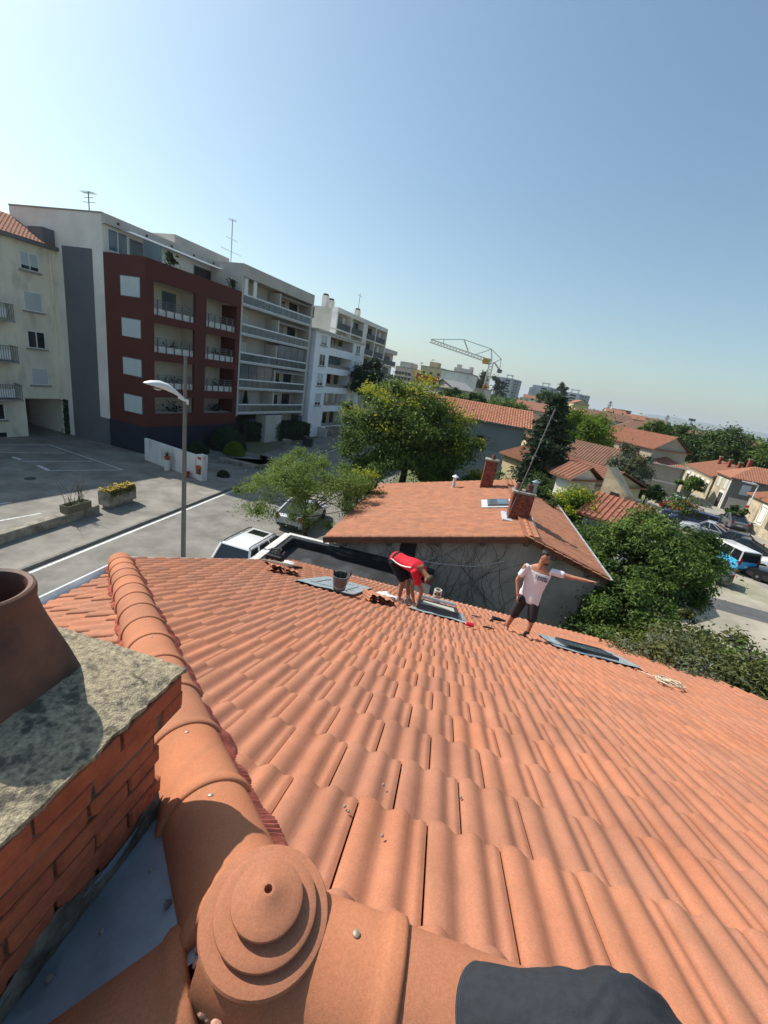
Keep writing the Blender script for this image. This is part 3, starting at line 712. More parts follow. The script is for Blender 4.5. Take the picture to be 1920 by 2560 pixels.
for k, zf in enumerate((10.7, 8.05, 5.33, 3.35)):
    for c, (u0, u1) in enumerate(((.75, 4.55), (5.78, 9.33))):
        zt = zf + 2.15 if k < 3 else zf + 1.25
        if k < 3: railing(FA, rb, u0, u1, -.13, zf + .1, .95)
        w = MB().fbox(FA, u0 + .25, u0 + 1.15, -1.9, -1.84, zf, min(zf + 2.1, zt)).build('balcony_door', glass_d, rb)
        if c == 0 and k == 0: MB().fbox(FA, 3.0, 4.3, -1.9, -1.83, zf + .1, zf + 1.95).build('balcony_door', glass_b, rb)
        if k: clutter(FA, rb, (u0 + u1) / 2 + .5, -.8, zf, 3 + k, .9, m=[None, green_pot, mat('balcony things', (.12, .1, .09), .8, .5, 5), dark_int][k])
# attic: windows, awnings, terrace screens
FC = Fr(*(pe(3.79).xy), 19.7)
window(FC, rb, .35, 1.9, 14.5, 15.95, .02, 'blue', False); window(FC, rb, 2.1, 4.2, 14.4, 15.8, .02, 'dark', False); window(FC, rb, 8.2, 11.8, 14.4, 15.7, .02, 'dark', False)
for i in range(10):
    u = 1.2 + i * 1.2
    mb = MB(); mb.hexa([FC(u, .4, 16.05), FC(u, 1.5, 15.95), FC(u + 1.12, 1.5, 15.95), FC(u + 1.12, .4, 16.05), FC(u, .4, 16.08), FC(u, 1.5, 15.98), FC(u + 1.12, 1.5, 15.98), FC(u + 1.12, .4, 16.08)]); mb.build('awning_panel', awn_m, rb)
mb = MB(); mb.fbox(FC, 0, 13.4, 0, .35, 16.1, 16.72); mb.build('fascia', lgrey_r, rb)
for i in range(6): u = .9 + i * 2.3; MB().fbox(FC, u, u + .18, .35, .37, 16.3, 16.45).build('fascia_vent', dark_int, rb)
mb = MB(); mb.fbox(FA, .1, 1.6, -.25, -.22, 14.3, 15.35); mb.build('glass_screen', glass_b, rb)
clutter(FA, rb, 2.8, -.6, 14.4, 8, .5, nm='terrace_plant')['kind'] = 'stuff'; clutter(FA, rb, 9.2, -.6, 14.4, 6, .35, nm='terrace_plant')['kind'] = 'stuff'
# ---- grey building with glazed balconies
gb = thing('apartment_building', 'grey apartment block with long white railed glass balconies on every floor', 'building', FA(15.8, -5, 0))
blk('wall', FA, gb, lgrey_r, 9.9, 21.8, -12, -1.6, 0, 16.6)
mb = MB(); mb.fbox(FA, 9.9, 21.85, -1.6, .05, 15.6, 16.62); mb.build('fascia', lgrey_r, gb)
blk('side_wall', FA, gb, lgrey_r, 21.5, 21.85, -1.6, .0, 2.8, 15.6); blk('side_wall', FA, gb, lgrey_r, 9.9, 10.1, -1.6, 0.0, 3, 15.6)
for k, zr_ in enumerate((14.22, 11.67, 9.14, 6.65, 4.21)):
    b = blk('balcony', FA, gb, mat('balcony slab', (.5, .49, .47), .9, .06), 9.95, 21.5, -1.6, .04, zr_ - 1.05, zr_ - .86)
    mb = MB(); mb.fbox(FA, 10.1, 21.48, -.04, .03, zr_ - .12, zr_); mb.fbox(FA, 10.1, 21.48, -.03, .02, zr_ - .86, zr_ - .8); mb.build('top_rail', white_metal, b)
    for i in range(12):
        u = 10.12 + i * .947; MB().fbox(FA, u + .02, u + .91, -.02, .0, zr_ - .79, zr_ - .13).build('glass_panel', balc_glass, b)
    mb = MB(); mb.fbox(FA, 15.6, 15.8, -1.55, -.05, zr_ - .86, zr_ + 1.2); mb.build('divider', lgrey_r, b)
    top = zr_ + 1.25
    for (u0, u1, kd) in ((10.8, 12.6, 'half'), (17.0, 18.6, 'glass')): window(FA, gb, u0, u1, zr_ - .8, zr_ + .9, -1.58, kd if k % 2 else ('shutter' if kd == 'half' else kd), False)
    blk('window', FA, gb, glass_d, 19.4, 20.9, -1.59, -1.55, zr_ - .8, zr_ + 1.0)
    if k in (0, 2, 3):
        for i in range(4 if k else 2):
            u = (16.0 if k == 2 else 10.3) + i * 1.25; blk('glazing_panel', FA, gb, frame_w if k == 0 else balc_glass, u, u + (.5 if k == 0 else 1.2), -.15, -.12, zr_, zr_ + 1.35)
    mb = MB()
    if k in (0, 1, 3): mb.hexa([FA(15.9, -1.0, top + .1), FA(15.9, -.02, top - .3), FA(21.3, -.02, top - .3), FA(21.3, -1.0, top + .1), FA(15.9, -1.0, top + .14), FA(15.9, -.02, top - .26), FA(21.3, -.02, top - .26), FA(21.3, -1.0, top + .14)]); mb.build('awning', mat('dull awning', (.4, .39, .36), .9), gb)
    clutter(FA, gb, 14 + k, -.5, zr_ - .8, 3, .7)
blk('ground_floor', FA, gb, dark_int, 10.5, 19, -1.6, -1.2, 0, 3.0); blk('entrance_panel', FA, gb, lgrey_r, 14.4, 17.2, -1.2, .2, 0, 3.0); blk('entrance_door', FA, gb, glass_b, 13.0, 14.2, -1.2, -1.1, 0, 2.4)
mb = MB(); p = FA(10.5, -2.0, 0); mb.bar(p + ZV * 16, p + ZV * 20.2, .07)
for z, l in ((20.1, .5), (18.6, .7), (17.6, 1.3)): mb.bar(p + ZV * z - FA.u * l, p + ZV * z + FA.u * l, .035)
mb.bar(p + ZV * 20.1 - FA.n * .5, p + ZV * 20.1 + FA.n * .5, .035); mb.build('antenna', white_metal, gb)
# penthouse behind
blk('penthouse', FA, gb, lgrey_r, 6.5, 13.0, -9, -4.5, 16.55, 17.6)
# ---- white building with yellow loggias
wb = thing('apartment_building', 'bright white five storey building with yellowish central loggias', 'building', FA(29, -5, 0))
white_b = mat('bright white render', (.84, .85, .88), .9, .05, .5, spots=((.55, .56, .58), .8, .6, .4))
yel = mat('yellow loggia', (.55, .45, .26), .9, .1, .5)
cols = [(22.7, 26.2), (32.75, 35.8)]
rows = [(1.3, 3.3), (4.1, 5.75), (6.57, 8.25), (9.07, 10.55), (11.5, 12.8)]
mb = MB()
for u0, u1 in cols: mb.fbox(FA, u0, u1, -1.5, .25, 0, 13.0)
zz = [0] + [q for r in rows for q in r] + [13.0]
for i in range(0, len(zz), 2): mb.fbox(FA, 26.2, 32.75, -.05, .25, zz[i], zz[i + 1])
mb.build('front_wall', white_b, wb)
blk('cornice', FA, wb, mat('stone cornice', (.55, .54, .5), .9), 22.5, 36.0, -1.5, .6, 13.0, 13.25)
blk('side_and_back', FA, wb, white_b, 22.72, 35.78, -12, -1.5, 0, 13.1)
blk('loggia_back_wall', FA, wb, yel, 26.1, 32.8, -1.51, -1.45, 0, 13)
for k, (z0, z1) in enumerate(rows):
    if k: window(FA, wb, 23.9, 25.3, z0 + .05, z1 - .05, .26, 'half' if k != 3 else 'glass'); window(FA, wb, 33.6, 34.9, z0 + .05, z1 - .05, .26, 'half' if k % 2 else 'glass')
    blk('loggia_rail', FA, wb, mat('loggia rail', (.3, .27, .24), .8), 26.2, 32.75, .1, .16, z0, z0 + .42)
    for u in (27.0, 29.3, 31.3): blk('loggia_door', FA, wb, glass_d if (k + int(u)) % 2 else frame_w, u, u + .9, -1.45, -1.38, z0, z1 - .1)
    if k == 3: blk('loggia_glazing', FA, wb, balc_glass, 26.3, 29.7, .02, .06, z0 + .4, z1)
mb = MB()
for i in range(4): mb.fbox(FA, 27.5, 31, .25 + i * .35, .6 + i * .35, 0, 1.2 - .3 * i)
mb.build('entrance_steps', conc, wb)
mb = MB(); mb.bar(FA(31, .3, 3.2), FA(29.2, 2.6, .3), .35); mb.build('stair_wall', white_b, wb)
# narrow dark building slot with slate turret between grey and white
sl = thing('roof_turret', 'small slate grey turret between grey block and white building', 'turret', FA(22.3, -3, 0))
blk('turret_wall', FA, sl, grey_r, 21.86, 22.69, -3.5, -.6, 0, 14.3); blk('turret_roof', FA, sl, mat('slate', (.08, .085, .1), .6), 21.8, 22.75, -3.6, -.4, 14.3, 15.5)
# ---- set back block with dark balconies and its lower wing
FB = Fr(*(FA(0, -5, 0).xy), 19.7)
db = thing('apartment_building', 'pale set back block with dark balcony grid above the white building', 'building', FB(46, -5, 0))
blk('wall', FB, db, mat('stained cream render', (.52, .5, .42), .93, .12, .3, spots=((.33, .32, .28), .5, .56, .5)), 36.2, 56.2, -9, -.9, 0, 17.6)
blk('fascia', FB, db, off_white, 36.2, 56.2, -.9, .1, 17.1, 17.75)
for z in (14.6, 12.0, 9.4, 6.8): blk('slab', FB, db, off_white, 36.2, 56.2, -.9, .08, z, z + .22)
for u in (36.2, 41.0, 45.6, 50.9, 56.0): blk('pier', FB, db, off_white, u, u + (.3 if u != 45.6 else 1.6), -.9, .06, 0, 17.1)
for z in (14.82, 12.22, 9.62, 7.02):
    for u in (36.6, 41.4, 47.3, 51.3):
        e = u + (4.3 if u != 47.3 else 3.5); blk('balcony_parapet', FB, db, mat('dark balcony', (.09, .095, .1), .7), u, e, -.02, .04, z, z + .95)
        for j in range(4):
            uu = u + .2 + j * .95; blk('window', FB, db, glass_d if (j + int(u)) % 3 else frame_w, uu, uu + .8, -.88, -.84, z + .1, z + 2.0)
for u, h in ((33.5, 1.6), (35.2, 1.3), (44.5, 1.7)):
    b = blk('chimney_stack', FB, db, off_white, u + 2.9, u + 3.7, -3, -2.2, 17.6, 17.6 + h); blk('chimney_cap', FB, b, dark_int, u + 3.0, u + 3.6, -2.9, -2.3, 17.6 + h, 17.85 + h)
mb = MB(); p = FB(47.9, -2.6, 0); mb.bar(p + ZV * 19, p + ZV * 22, .07); mb.bar(p + ZV * 21.6 - FB.u, p + ZV * 21.6 + FB.u, .04); mb.build('antenna', rail_g, db)
lw = thing('apartment_building', 'lower grey wing with recessed balconies at the end of the set back block', 'building', FB(59, -5, 0))
blk('wall', FB, lw, lgrey_r, 56.4, 63.2, -9, -.8, 0, 14.3); blk('fascia', FB, lw, lgrey_r, 56.4, 63.2, -.8, .05, 13.6, 14.4)
for z in (11.2, 8.6, 6): blk('slab', FB, lw, off_white, 56.4, 63.2, -.8, .05, z, z + .2); blk('balcony_parapet', FB, lw, mat('dark balcony', (.09, .095, .1)), 56.6, 63, -.02, .03, z + .2, z + 1.1); blk('window', FB, lw, glass_d, 58, 61.5, -.79, -.75, z + .3, z + 2.2)
# ---- cream building on the left
FD = Fr(-28.84, 31.28, 19.7)
cb = thing('cream_building', 'cream rendered old building with tiled roof edge and a driveway passage', 'building', FD(-4, -4, 0))
mb = MB(); mb.fbox(FD, -14, .05, -9, 0, 0, 14.1); mb.fbox(FD, .05, 3.0, -9, 0, 3.05, 14.1); mb.build('wall', cream_r, cb)
blk('passage_back', FD, cb, cream_r, .05, 3.0, -9, -8.6, 0, 3.0); blk('passage_side', FD, cb, cream_r, 2.92, 3.2, -9, 0.05, 0, 3.04)
for z0, z1, kd in ((12.16, 13.34, 'half'), (9.43, 10.76, 'shutter'), (6.82, 8.06, 'glass'), (4.11, 5.38, 'shutter')): window(FD, cb, .6, 1.8, z0, z1, .01, kd)
window(FD, cb, -2.6, -1.35, 1.46, 2.66, .01, 'glass'); window(FD, cb, -2.6, -1.35, 12.1, 13.3, .01, 'half'); blk('cellar_grate', FD, cb, glass_d, -2.2, -1.4, .0, .03, .15, .5)
for z in (8.57, 5.78, 3.1):
    b = blk('balcony', FD, cb, sill_m, -4.2, -.55, 0, 1.0, z - .12, z); mb = MB()
    for i in range(26): mb.bar(FD(-4.15 + i * .142, .97, z), FD(-4.15 + i * .142, .97, z + 1.05), .02)
    for i in range(7): mb.bar(FD(-.57, .05 + i * .14, z), FD(-.57, .05 + i * .14, z + 1.05), .02)
    mb.bar(FD(-4.2, .97, z + 1.05), FD(-.55, .97, z + 1.05), .04); mb.bar(FD(-.57, .97, z + 1.05), FD(-.57, 0, z + 1.05), .04)
    mb.build('railing', rail_g, b)
    blk('railing_panel', FD, b, frame_w, -4, -1.0, .9, .94, z + .15, z + .75)
    blk('balcony_door', FD, cb, glass_d, -3.0, -1.9, .0, .03, z, z + 2.1)
mb = MB(); mb.tube([FD(2.55, .1, 13.9), FD(2.6, .1, 3.3), FD(2.62, .1, 0)], .055, 10); mb.build('downpipe', cream_r, cb, smooth=50)
mb = MB(); mb.fbox(FD, -14, 3.1, -.1, .45, 13.95, 14.2); mb.build('gutter', rail_g, cb)
mb = MB(); mb.fbox(FD, 2.2, 3.2, -1.6, .1, 14.2, 15.3); mb.build('dormer_box', grey_r, cb)
tm2 = tile_mat('old roof tile', (.42, .17, .1), (.28, .12, .075), (.5, .3, .2))
def tile_roof(name, fn, nu, nv, m, parent, amp=.05, step=.04):
    """corrugated, stepped tile covering; fn(u, v, h) -> point for u,v in 0..1 (v down the slope), h above the plane"""
    mb = MB(); vs = []; fs = []; cols_ = nu * 4
    for j in range(nv):
        o = len(vs)
        for e in (0, 1):
            for i in range(cols_ + 1):
                ph = i / 4.0; hh = amp * (.5 + .5 * math.cos(2 * PI * ph)) + (step if e else .004)
                vs.append(fn(i / cols_, (j + e) / nv, hh))
        n = cols_ + 1
        for i in range(cols_): fs.append((o + i, o + n + i, o + n + i + 1, o + i + 1))
        vs += [fn(i / cols_, (j + 1) / nv, 0) for i in range(n)]
        for i in range(cols_): fs.append((o + n + i, o + 2 * n + i, o + 2 * n + i + 1, o + n + i + 1))
    me = mb.add(vs, fs).mesh(name, m, smooth=50); ob = bpy.data.objects.new(name, me); C.objects.link(ob); attach(ob, parent); ob['kind'] = 'stuff'
    return ob
blk('roof', FD, cb, under_m, -14, 2.2, -9, -.2, 14.1, 14.18)
tile_roof('roof_tiles', lambda u, v, h: FD(-14 + 16.6 * u, -4.6 + 5.05 * v, 16.1 - 1.95 * v + h), 70, 14, tm2, cb, .05, .04)
# ---- neighbour house with the creeper wall
NS0, NS1, NAL, NAP, NAR = 14.5, 23.8, -4.55, 2.9, 5.75
ZL, ZP, ZR = 2.92, 4.78, 3.94
nh = thing('neighbour_house', 'grey rendered neighbour house with low orange tile roof and bare creeper on its gable', 'house', W(19, 1, 0))
gable_m = mat('grey gable render', (.4, .38, .33), .95, .16, .8, bump=.4, bscale=30, spots=((.3, .285, .25), 1.2, .54, .5))
mb = MB(); mb.prism([W(NS0, NAL + .45), W(NS0, NAP), W(NS0, NAR - .25), W(NS1, NAR - .25), W(NS1, NAP), W(NS1, NAL + .45)], 0, [ZL + .02, ZP - .12, ZR - .02, ZR - .02, ZP - .12, ZL + .02]); mb.build('wall', gable_m, nh)
flat_tile = tile_mat('flat orange tile', (.44, .19, .105), (.32, .13, .075), (.55, .33, .22))
def n_left(a): return ZL + (ZP - ZL) * (a - NAL) / (NAP - NAL)
def n_right(a): return ZP + (ZR - ZP) * (a - NAP) / (NAR - NAP)
# roof decks
mb = MB(); mb.add([W(NS0 - .25, NAL, ZL - .03), W(NS0 - .25, NAP, ZP - .03), W(NS1 + .3, NAP, ZP - .03), W(NS1 + .3, NAL, ZL - .03)], [(0, 1, 2, 3)]); nl = mb.build('left_slope', under_m, nh)
mb = MB(); mb.add([W(NS0 - .25, NAP, ZP - .03), W(NS0 - .25, NAR, ZR - .03), W(NS1 + .3, NAR, ZR - .03), W(NS1 + .3, NAP, ZP - .03)], [(0, 1, 2, 3)]); nr = mb.build('right_slope', under_m, nh)
FT_L, FT_W = .36, .25
def flat_tile_mesh():
    mb = MB(); w = FT_W - .018; pr = [(0, .012), (.02, .02), (.05, .014), (w * .5, .012), (w * .55, .017), (w * .6, .012), (w - .03, .012), (w, .016), (w, 0)]
    n = len(pr); vs = [(x, -.4, h - .012) for x, h in pr] + [(x, 0, h + .016) for x, h in pr] + [(x, 0, h - .008) for x, h in pr]
    mb.add(vs, [(r * n + i, r * n + i + 1, (r + 1) * n + i + 1, (r + 1) * n + i) for r in range(2) for i in range(n - 1)])
    return mb.mesh('roof_tile', flat_tile)
FTM = flat_tile_mesh()
def lay_flat(parent, fa, a_top, a_bot, s0, s1, nobj):
    """tiles on a slope falling along a; x axis along s"""
    sg = 1 if a_bot > a_top else -1
    zt, zb_ = fa(a_top), fa(a_bot); L = math.hypot(a_bot - a_top, zt - zb_)
    y = (AV * (a_bot - a_top) + ZV * (zb_ - zt)).normalized(); x = DV * (1 if sg < 0 else -1); n_ = x.cross(y); items = []
    nrow = int(L / FT_L) + 1; ncol = int((s1 - s0) / FT_W) + 1
    for j in range(nrow):
        t = L - j * FT_L; a = a_top + (a_bot - a_top) * t / L
        for i in range(ncol):
            s = s0 + i * FT_W if sg < 0 else s1 - i * FT_W
            p = W(s, a, fa(a) - .01)
            items.append(frame_m(p + n_ * random.uniform(0, .004), x, y, n_))
    items.sort(key=lambda m: -screen_size(m.translation))
    for m in items[:nobj]: inst('roof_tile', FTM, m, parent)
    v, f, t_ = join_tiles(items[nobj:], FTM)
    if v: build_tone('roof_tile_rest', v, f, t_, flat_tile, parent)
lay_flat(nl, n_left, NAP - .02, NAL, NS0 - .25, NS1 + .2, 220)
lay_flat(nr, n_right, NAP + .02, NAR, NS0 - .25, NS1 + .2, 60)
# ridge caps and brown verge tiles on the gable
for i in range(25): inst('ridge_cap', CAP, frame_m(W(NS0 - .3 + i * .39, NAP, ZP - .07), AV, DV, ZV), nh)
brown = tile_mat('brown verge tile', (.2, .085, .05), (.14, .06, .04), (.26, .14, .09))
vt = MB(); vt.hexa([(0, 0, -.2), (.4, 0, -.2), (.4, .1, -.2), (0, .1, -.2), (0, 0, .03), (.4, 0, .045), (.4, .14, .05), (0, .14, .035)]); vme = vt.mesh('verge_tile', brown)
for (aa, ab, fn) in ((NAL, NAP - .1, n_left), (NAP + .1, NAR, n_right)):
    n = int(abs(ab - aa) / .36)
    for i in range(n):
        a = aa + (ab - aa) * i / n; a2 = a + (ab - aa) / n
        x = (W(0, a2, fn(a2)) - W(0, a, fn(a))); x.normalize(); y = DV; z = x.cross(y)
        inst('verge_tile', vme, frame_m(W(NS0 - .36, a, fn(a)), x * .98, y, z), nh)
mb = MB(); mb.add([W(NS0 - .4, NAR + .02, ZR), W(NS1 + .3, NAR + .02, ZR), W(NS1 + .3, NAR + .1, ZR + .02), W(NS0 - .4, NAR + .1, ZR + .02)], [(0, 1, 2, 3), (3, 2, 1, 0)]); mb.build('gutter', zinc_pale, nh)
MB().sbox(NS0 - .04, NS0, -1.55, -.95, 2.75, 3.45).build('wall_opening', dark_int, nh)
for a in (-3.7, -2.0, -.2, 1.4, 2.85, 3.9, 5.1): MB().lathe([(.08, 0), (.1, .1), (.07, .18)], W(NS0 - .06, a, (n_left(a) if a < NAP else n_right(a)) - .42), 10).build('wall_vent', rail_g, nh)
mb = MB(); mb.tube([W(NS0 - .1, 5.15, 3.1), W(NS0 - .1, 5.25, 1.0), W(NS0 - .1, 5.3, 0)], .05, 10); mb.build('downpipe', zinc, nh, smooth=50)
def brick_stack(parent, s, a, z0, z1, w, dpt, cap=True):
    mb = MB(); mb.sbox(s + .012, s + dpt - .012, a + .012, a + w - .012, z0, z1); ch = mb.build('chimney', mort_m, parent)
    n = int((z1 - z0) / .085)
    bmx = MB().box(-.1, .1, -.05, .05, -.034, .034).mesh('brick', mat('red stack brick', (.3, .075, .045), .9, .35, 6, bump=.4, bscale=40))
    for c in range(n):
        z = z0 + .04 + c * .085
        for (st, al, L) in ((W(s + .05, a, z), AV, w), (W(s, a + w - .05, z), DV, dpt), (W(s, a + .05, z), DV, dpt)):
            m_ = max(1, round(L / .215)); bl = L / m_
            for i in range(m_):
                sh = (bl / 2 if c % 2 else 0); p0, p1 = i * bl - sh, (i + 1) * bl - sh; p0 = max(0, p0)
                if i == m_ - 1: p1 = L
                f = (p1 - p0 - .012) / .2
                if f > .1: inst('brick', bmx, frame_m(st + al * ((p0 + p1) / 2), al * f, ZV.cross(al), ZV), ch)
    MB().sbox(s - .05, s + dpt + .05, a - .05, a + w + .05, z1, z1 + .07).build('chimney_crown', conc, ch)
    return ch
c1 = brick_stack(nh, 16.4, 2.25, n_left(2.25) - .3, 5.75, .8, .62)
for a in (2.42, 2.83):
    mb = MB(); mb.lathe([(.13, 0), (.12, .3), (.1, .32), (.1, .02)], W(16.7, a, 5.82), 16, cap=False); mb.build('chimney_pot', pot_m, c1, smooth=40)
mb = MB(); mb.tube([W(16.75, 3.0, 5.82), W(16.75, 3.0, 6.2)], .1, 12); mb.lathe([(.16, .0), (.02, .1)], W(16.75, 3.0, 6.25), 12); mb.build('flue_pipe', zinc, c1, smooth=50)
MB().sbox(16.1, 17.3, 2.05, 3.35, ZP - .17, ZP - .1).build('chimney_flashing', zinc_pale, nh)
c2 = brick_stack(nh, 22.3, 1.25, n_left(1.25) - .2, 5.9, .62, .55)
mb = MB(); mb.lathe([(.12, 0), (.1, .25), (.08, .26), (.09, .0)], W(22.55, 1.6, 5.97), 14, cap=False); mb.build('chimney_pot', pot_m, c2, smooth=40)
mb = MB(); mb.tube([W(22.6, -.15, n_left(-.15)), W(22.6, -.15, n_left(-.15) + .55)], .09, 12); mb.lathe([(.19, 0), (.03, .12)], W(22.6, -.15, n_left(-.15) + .6), 12); mb.build('vent_pipe', zinc_pale, nh, smooth=50)
# roof window on the neighbour
sx = MB(); zl = lambda s, a, h: W(s, a, n_left(a) + h)
sk = MB().add([zl(18.3, 1.55, .13), zl(18.3, 2.45, .13), zl(19.3, 2.45, .13), zl(19.3, 1.55, .13), zl(18.3, 1.55, .0), zl(18.3, 2.45, .0), zl(19.3, 2.45, .0), zl(19.3, 1.55, .0)], [(0, 1, 2, 3), (4, 5, 1, 0), (5, 6, 2, 1), (6, 7, 3, 2), (7, 4, 0, 3)]).build('roof_window', rail_g, nh)
MB().add([zl(18.4, 1.65, .135), zl(18.4, 2.35, .135), zl(19.2, 2.35, .135), zl(19.2, 1.65, .135)], [(0, 1, 2, 3)]).build('pane', glass_b, sk)
MB().add([zl(18.1, 1.3, .045), zl(18.1, 2.6, .045), zl(19.5, 2.6, .045), zl(19.5, 1.3, .045)], [(0, 1, 2, 3)]).build('flashing', zinc_pale, sk)
# television mast
mb = MB(); p = W(16.3, 2.2, 4.4); q = W(16.6, 2.9, 9.1); mb.bar(p, q, .035)
d_ = (q - p)
for t in (.72, .78, .83, .88, .93, .98): c = p + d_ * t; mb.bar(c - DV * .3 - AV * .1, c + DV * .3 + AV * .1, .018)
mb.build('antenna_mast', rail_g, nh)
# creeper
vine_m = mat('bare creeper stem', (.09, .075, .06), .9)
mb = MB(); rng = random.Random(5)
def grow(a, z, ang, ln, r, dep):
    pts = [W(NS0 - .025, a, z)]
    for i in range(int(ln / .12)):
        ang += rng.gauss(0, .16); ang = max(-1.1, min(1.1, ang * .96)); a += math.sin(ang) * .12; z += math.cos(ang) * .12
        top = (n_left(a) if a < NAP else n_right(a)) - .22
        if z > top or a < NAL + .6 or a > 4.4: break
        pts.append(W(NS0 - .025 - rng.random() * .01, a, z))
        if dep < 3 and rng.random() < .13: grow(a, z, ang + rng.choice((-1, 1)) * rng.uniform(.3, .9), ln * rng.uniform(.3, .75), r * .65, dep + 1)
    if len(pts) > 2: mb.tube(pts, [r * (1 - .6 * i / len(pts)) for i in range(len(pts))], 4, False)
for i in range(26): grow(rng.uniform(-3.8, 3.4), rng.uniform(.5, 1.8), rng.gauss(0, .25), rng.uniform(2.2, 4.2), rng.uniform(.006, .01), 0)
for i in range(12): grow(rng.uniform(-3.9, 0), 2.3, rng.gauss(0, .6), rng.uniform(.8, 1.6), .008, 1)
tag(mb.build('creeper', vine_m), 'bare dark creeper stems climbing the grey gable wall', 'creeper')
mb = MB(); pts = [W(NS0 - .06, -.6 + i * .12, 2.85 + .5 * (i / 24) ** 1.5 + (.25 if i > 16 else 0) * (i - 16) / 8) for i in range(25)]; mb.tube(pts, .012, 5); tag(mb.build('cable', white_metal), 'pale cable sagging across the upper gable wall', 'cable')
# ---- flat roofed garage
ga = thing('garage', 'low garage with black bitumen flat roof and white parapet', 'garage', W(12.5, -3, 0))
bit = mat('bitumen felt', (.035, .036, .04), .8, .3, 1.5, bump=.3, bscale=30, spots=((.075, .075, .075), 1.2, .52, .6))
mb = MB(); mb.sbox(10.9, 14.15, -5.75, -.1, 0, 2.3); mb.build('flat_roof', bit, ga)
mb = MB(); mb.sbox(14.15, 14.45, -6.0, -.1, 0, 2.62); mb.sbox(10.7, 14.15, -6.0, -5.75, 0, 2.62); mb.build('parapet', [bit], ga)
mb = MB(); mb.sbox(14.3, 14.48, -6.05, -3.9, 2.62, 2.66); mb.sbox(10.7, 14.3, -6.05, -5.93, 2.62, 2.66); mb.build('parapet_cap', mat('pale coping', (.62, .6, .56), .8), ga)
mb = MB(); mb.sbox(10.6, 14.49, -6.25, -6.001, 0, 2.6); mb.build('wall', white_r, ga)
mb = MB(); mb.sbox(13.95, 14.14, -3.9, -.1, 2.3, 2.52); mb.build('bitumen_upstand', mat('dark felt', (.012, .013, .016), .7), ga)
# ---- blue grey house with tiled roof
BH_ = Fr(3.2, 44.9, 101.5)      # long wall, u to the right; wall faces the camera
BH_.n = Vector((-math.cos(rad(11.5)) * 0 - math.sin(rad(11.5)), -math.cos(rad(11.5)), 0))
bhs = thing('blue_house', 'tall blue grey rendered house with orange tiled roof behind the big tree', 'house', BH_(5, -3, 0))
blue_r = mat('blue grey render', (.2, .235, .255), .93, .06, .6, bump=.2, bscale=25); blue_l = mat('pale blue grey render', (.27, .31, .33), .93, .06, .6)
blk('wall', BH_, bhs, blue_r, -3, 9.7, -8, 0, 3.2, 6.6); blk('lower_wall', BH_, bhs, blue_l, -3, 9.7, -8, .03, 0, 3.6); blk('wall_patch', BH_, bhs, blue_l, -3, 4.6, -.1, .02, 3.6, 5.9)
tile_roof('roof_tiles', lambda u, v, h: BH_(-3.6 + 13.9 * u, -3.4 + 3.75 * v, 8.15 - 1.65 * v + h), 52, 12, tile_mat('weathered orange tile', (.55, .25, .15), (.36, .14, .085), (.62, .4, .28)), bhs, .07, .06)
mb = MB(); mb.add([BH_(-3.6, -3.4, 8.1), BH_(10.3, -3.4, 8.1), BH_(10.3, -8.4, 6.3), BH_(-3.6, -8.4, 6.3)], [(0, 1, 2, 3)]); mb.build('rear_slope', tm2, bhs)
mb = MB(); mb.add([BH_(9.7, 0, 6.5), BH_(9.7, -8, 6.5), BH_(9.7, -3.4, 8.05)], [(0, 1, 2)]); mb.build('gable', blue_r, bhs)
mb = MB(); mb.fbox(BH_, -3.6, 10.3, .3, .42, 6.42, 6.55); mb.build('gutter', rail_g, bhs)
window(BH_, bhs, 5.1, 5.9, 4.25, 5.05, .03, 'dark', False); blk('window_shutter', BH_, bhs, mat('patterned shutter', (.3, .31, .32), .8, .4, 9), 6.0, 6.95, .03, .08, 4.2, 5.0)
# ================================================================== street furniture
def ray(px, py):                          # direction through a photograph pixel (1920 x 2560), for surveying positions
    x, y = (px - 960) / 1025.73, (py - 1280) / 1025.73
    return cam.matrix_world.to_3x3() @ Vector((x, -y, -1))
def at(px, py, dist):
    r = ray(px, py); return Vector((0, 0, CAM_Z)) + r * (dist / math.hypot(r.x, r.y))
def atz(px, py, z):
    r = ray(px, py); return Vector((0, 0, CAM_Z)) + r * ((z - CAM_Z) / r.z)
lamp_g = mat('lamp post grey', (.16, .155, .15), .5, .06, metal=.3); lamp_h = mat('lamp head silver', (.72, .72, .7), .4, .05, metal=.1)
lp = at(461, 1150, 17.6); lp.z = 0
sl = thing('street_lamp', 'tall grey street lamp with silver curved head beside our roof', 'lamp', lp)
mb = MB(); tp = at(464, 891, 17.6); mb.tube([lp, lp.lerp(tp, .35), lp.lerp(tp, .75), tp], [.1, .088, .07, .055], 16); mb.build('post', lamp_g, sl, smooth=50)
j = at(468, 1003, 17.6); e = at(357, 955, 17.3); d_ = e - j
mb = MB(); mb.tube([j + Vector((0, 0, -.12)), j, j + d_ * .2 + Vector((0, 0, .02))], [.06, .07, .06], 10); mb.build('bracket', lamp_h, sl, smooth=50)
mb = MB(); vs = []; fs = []; n = 16; prof = [(0, .03, .03), (.12, .06, .05), (.3, .13, .09), (.5, .24, .14), (.68, .27, .145), (.85, .22, .1), (.96, .1, .045), (1, .02, .01)]
sd_ = d_.cross(ZV).normalized(); up_ = sd_.cross(d_).normalized()
for t, w_, h_ in prof:
    c = j + d_ * t + ZV * (.16 * math.sin(PI * t) - .02)
    for k in range(n):
        th = 2 * PI * k / n; hh = math.sin(th); vs.append(c + sd_ * math.cos(th) * w_ + up_ * (hh * h_ * (1.25 if hh > 0 else .55)))
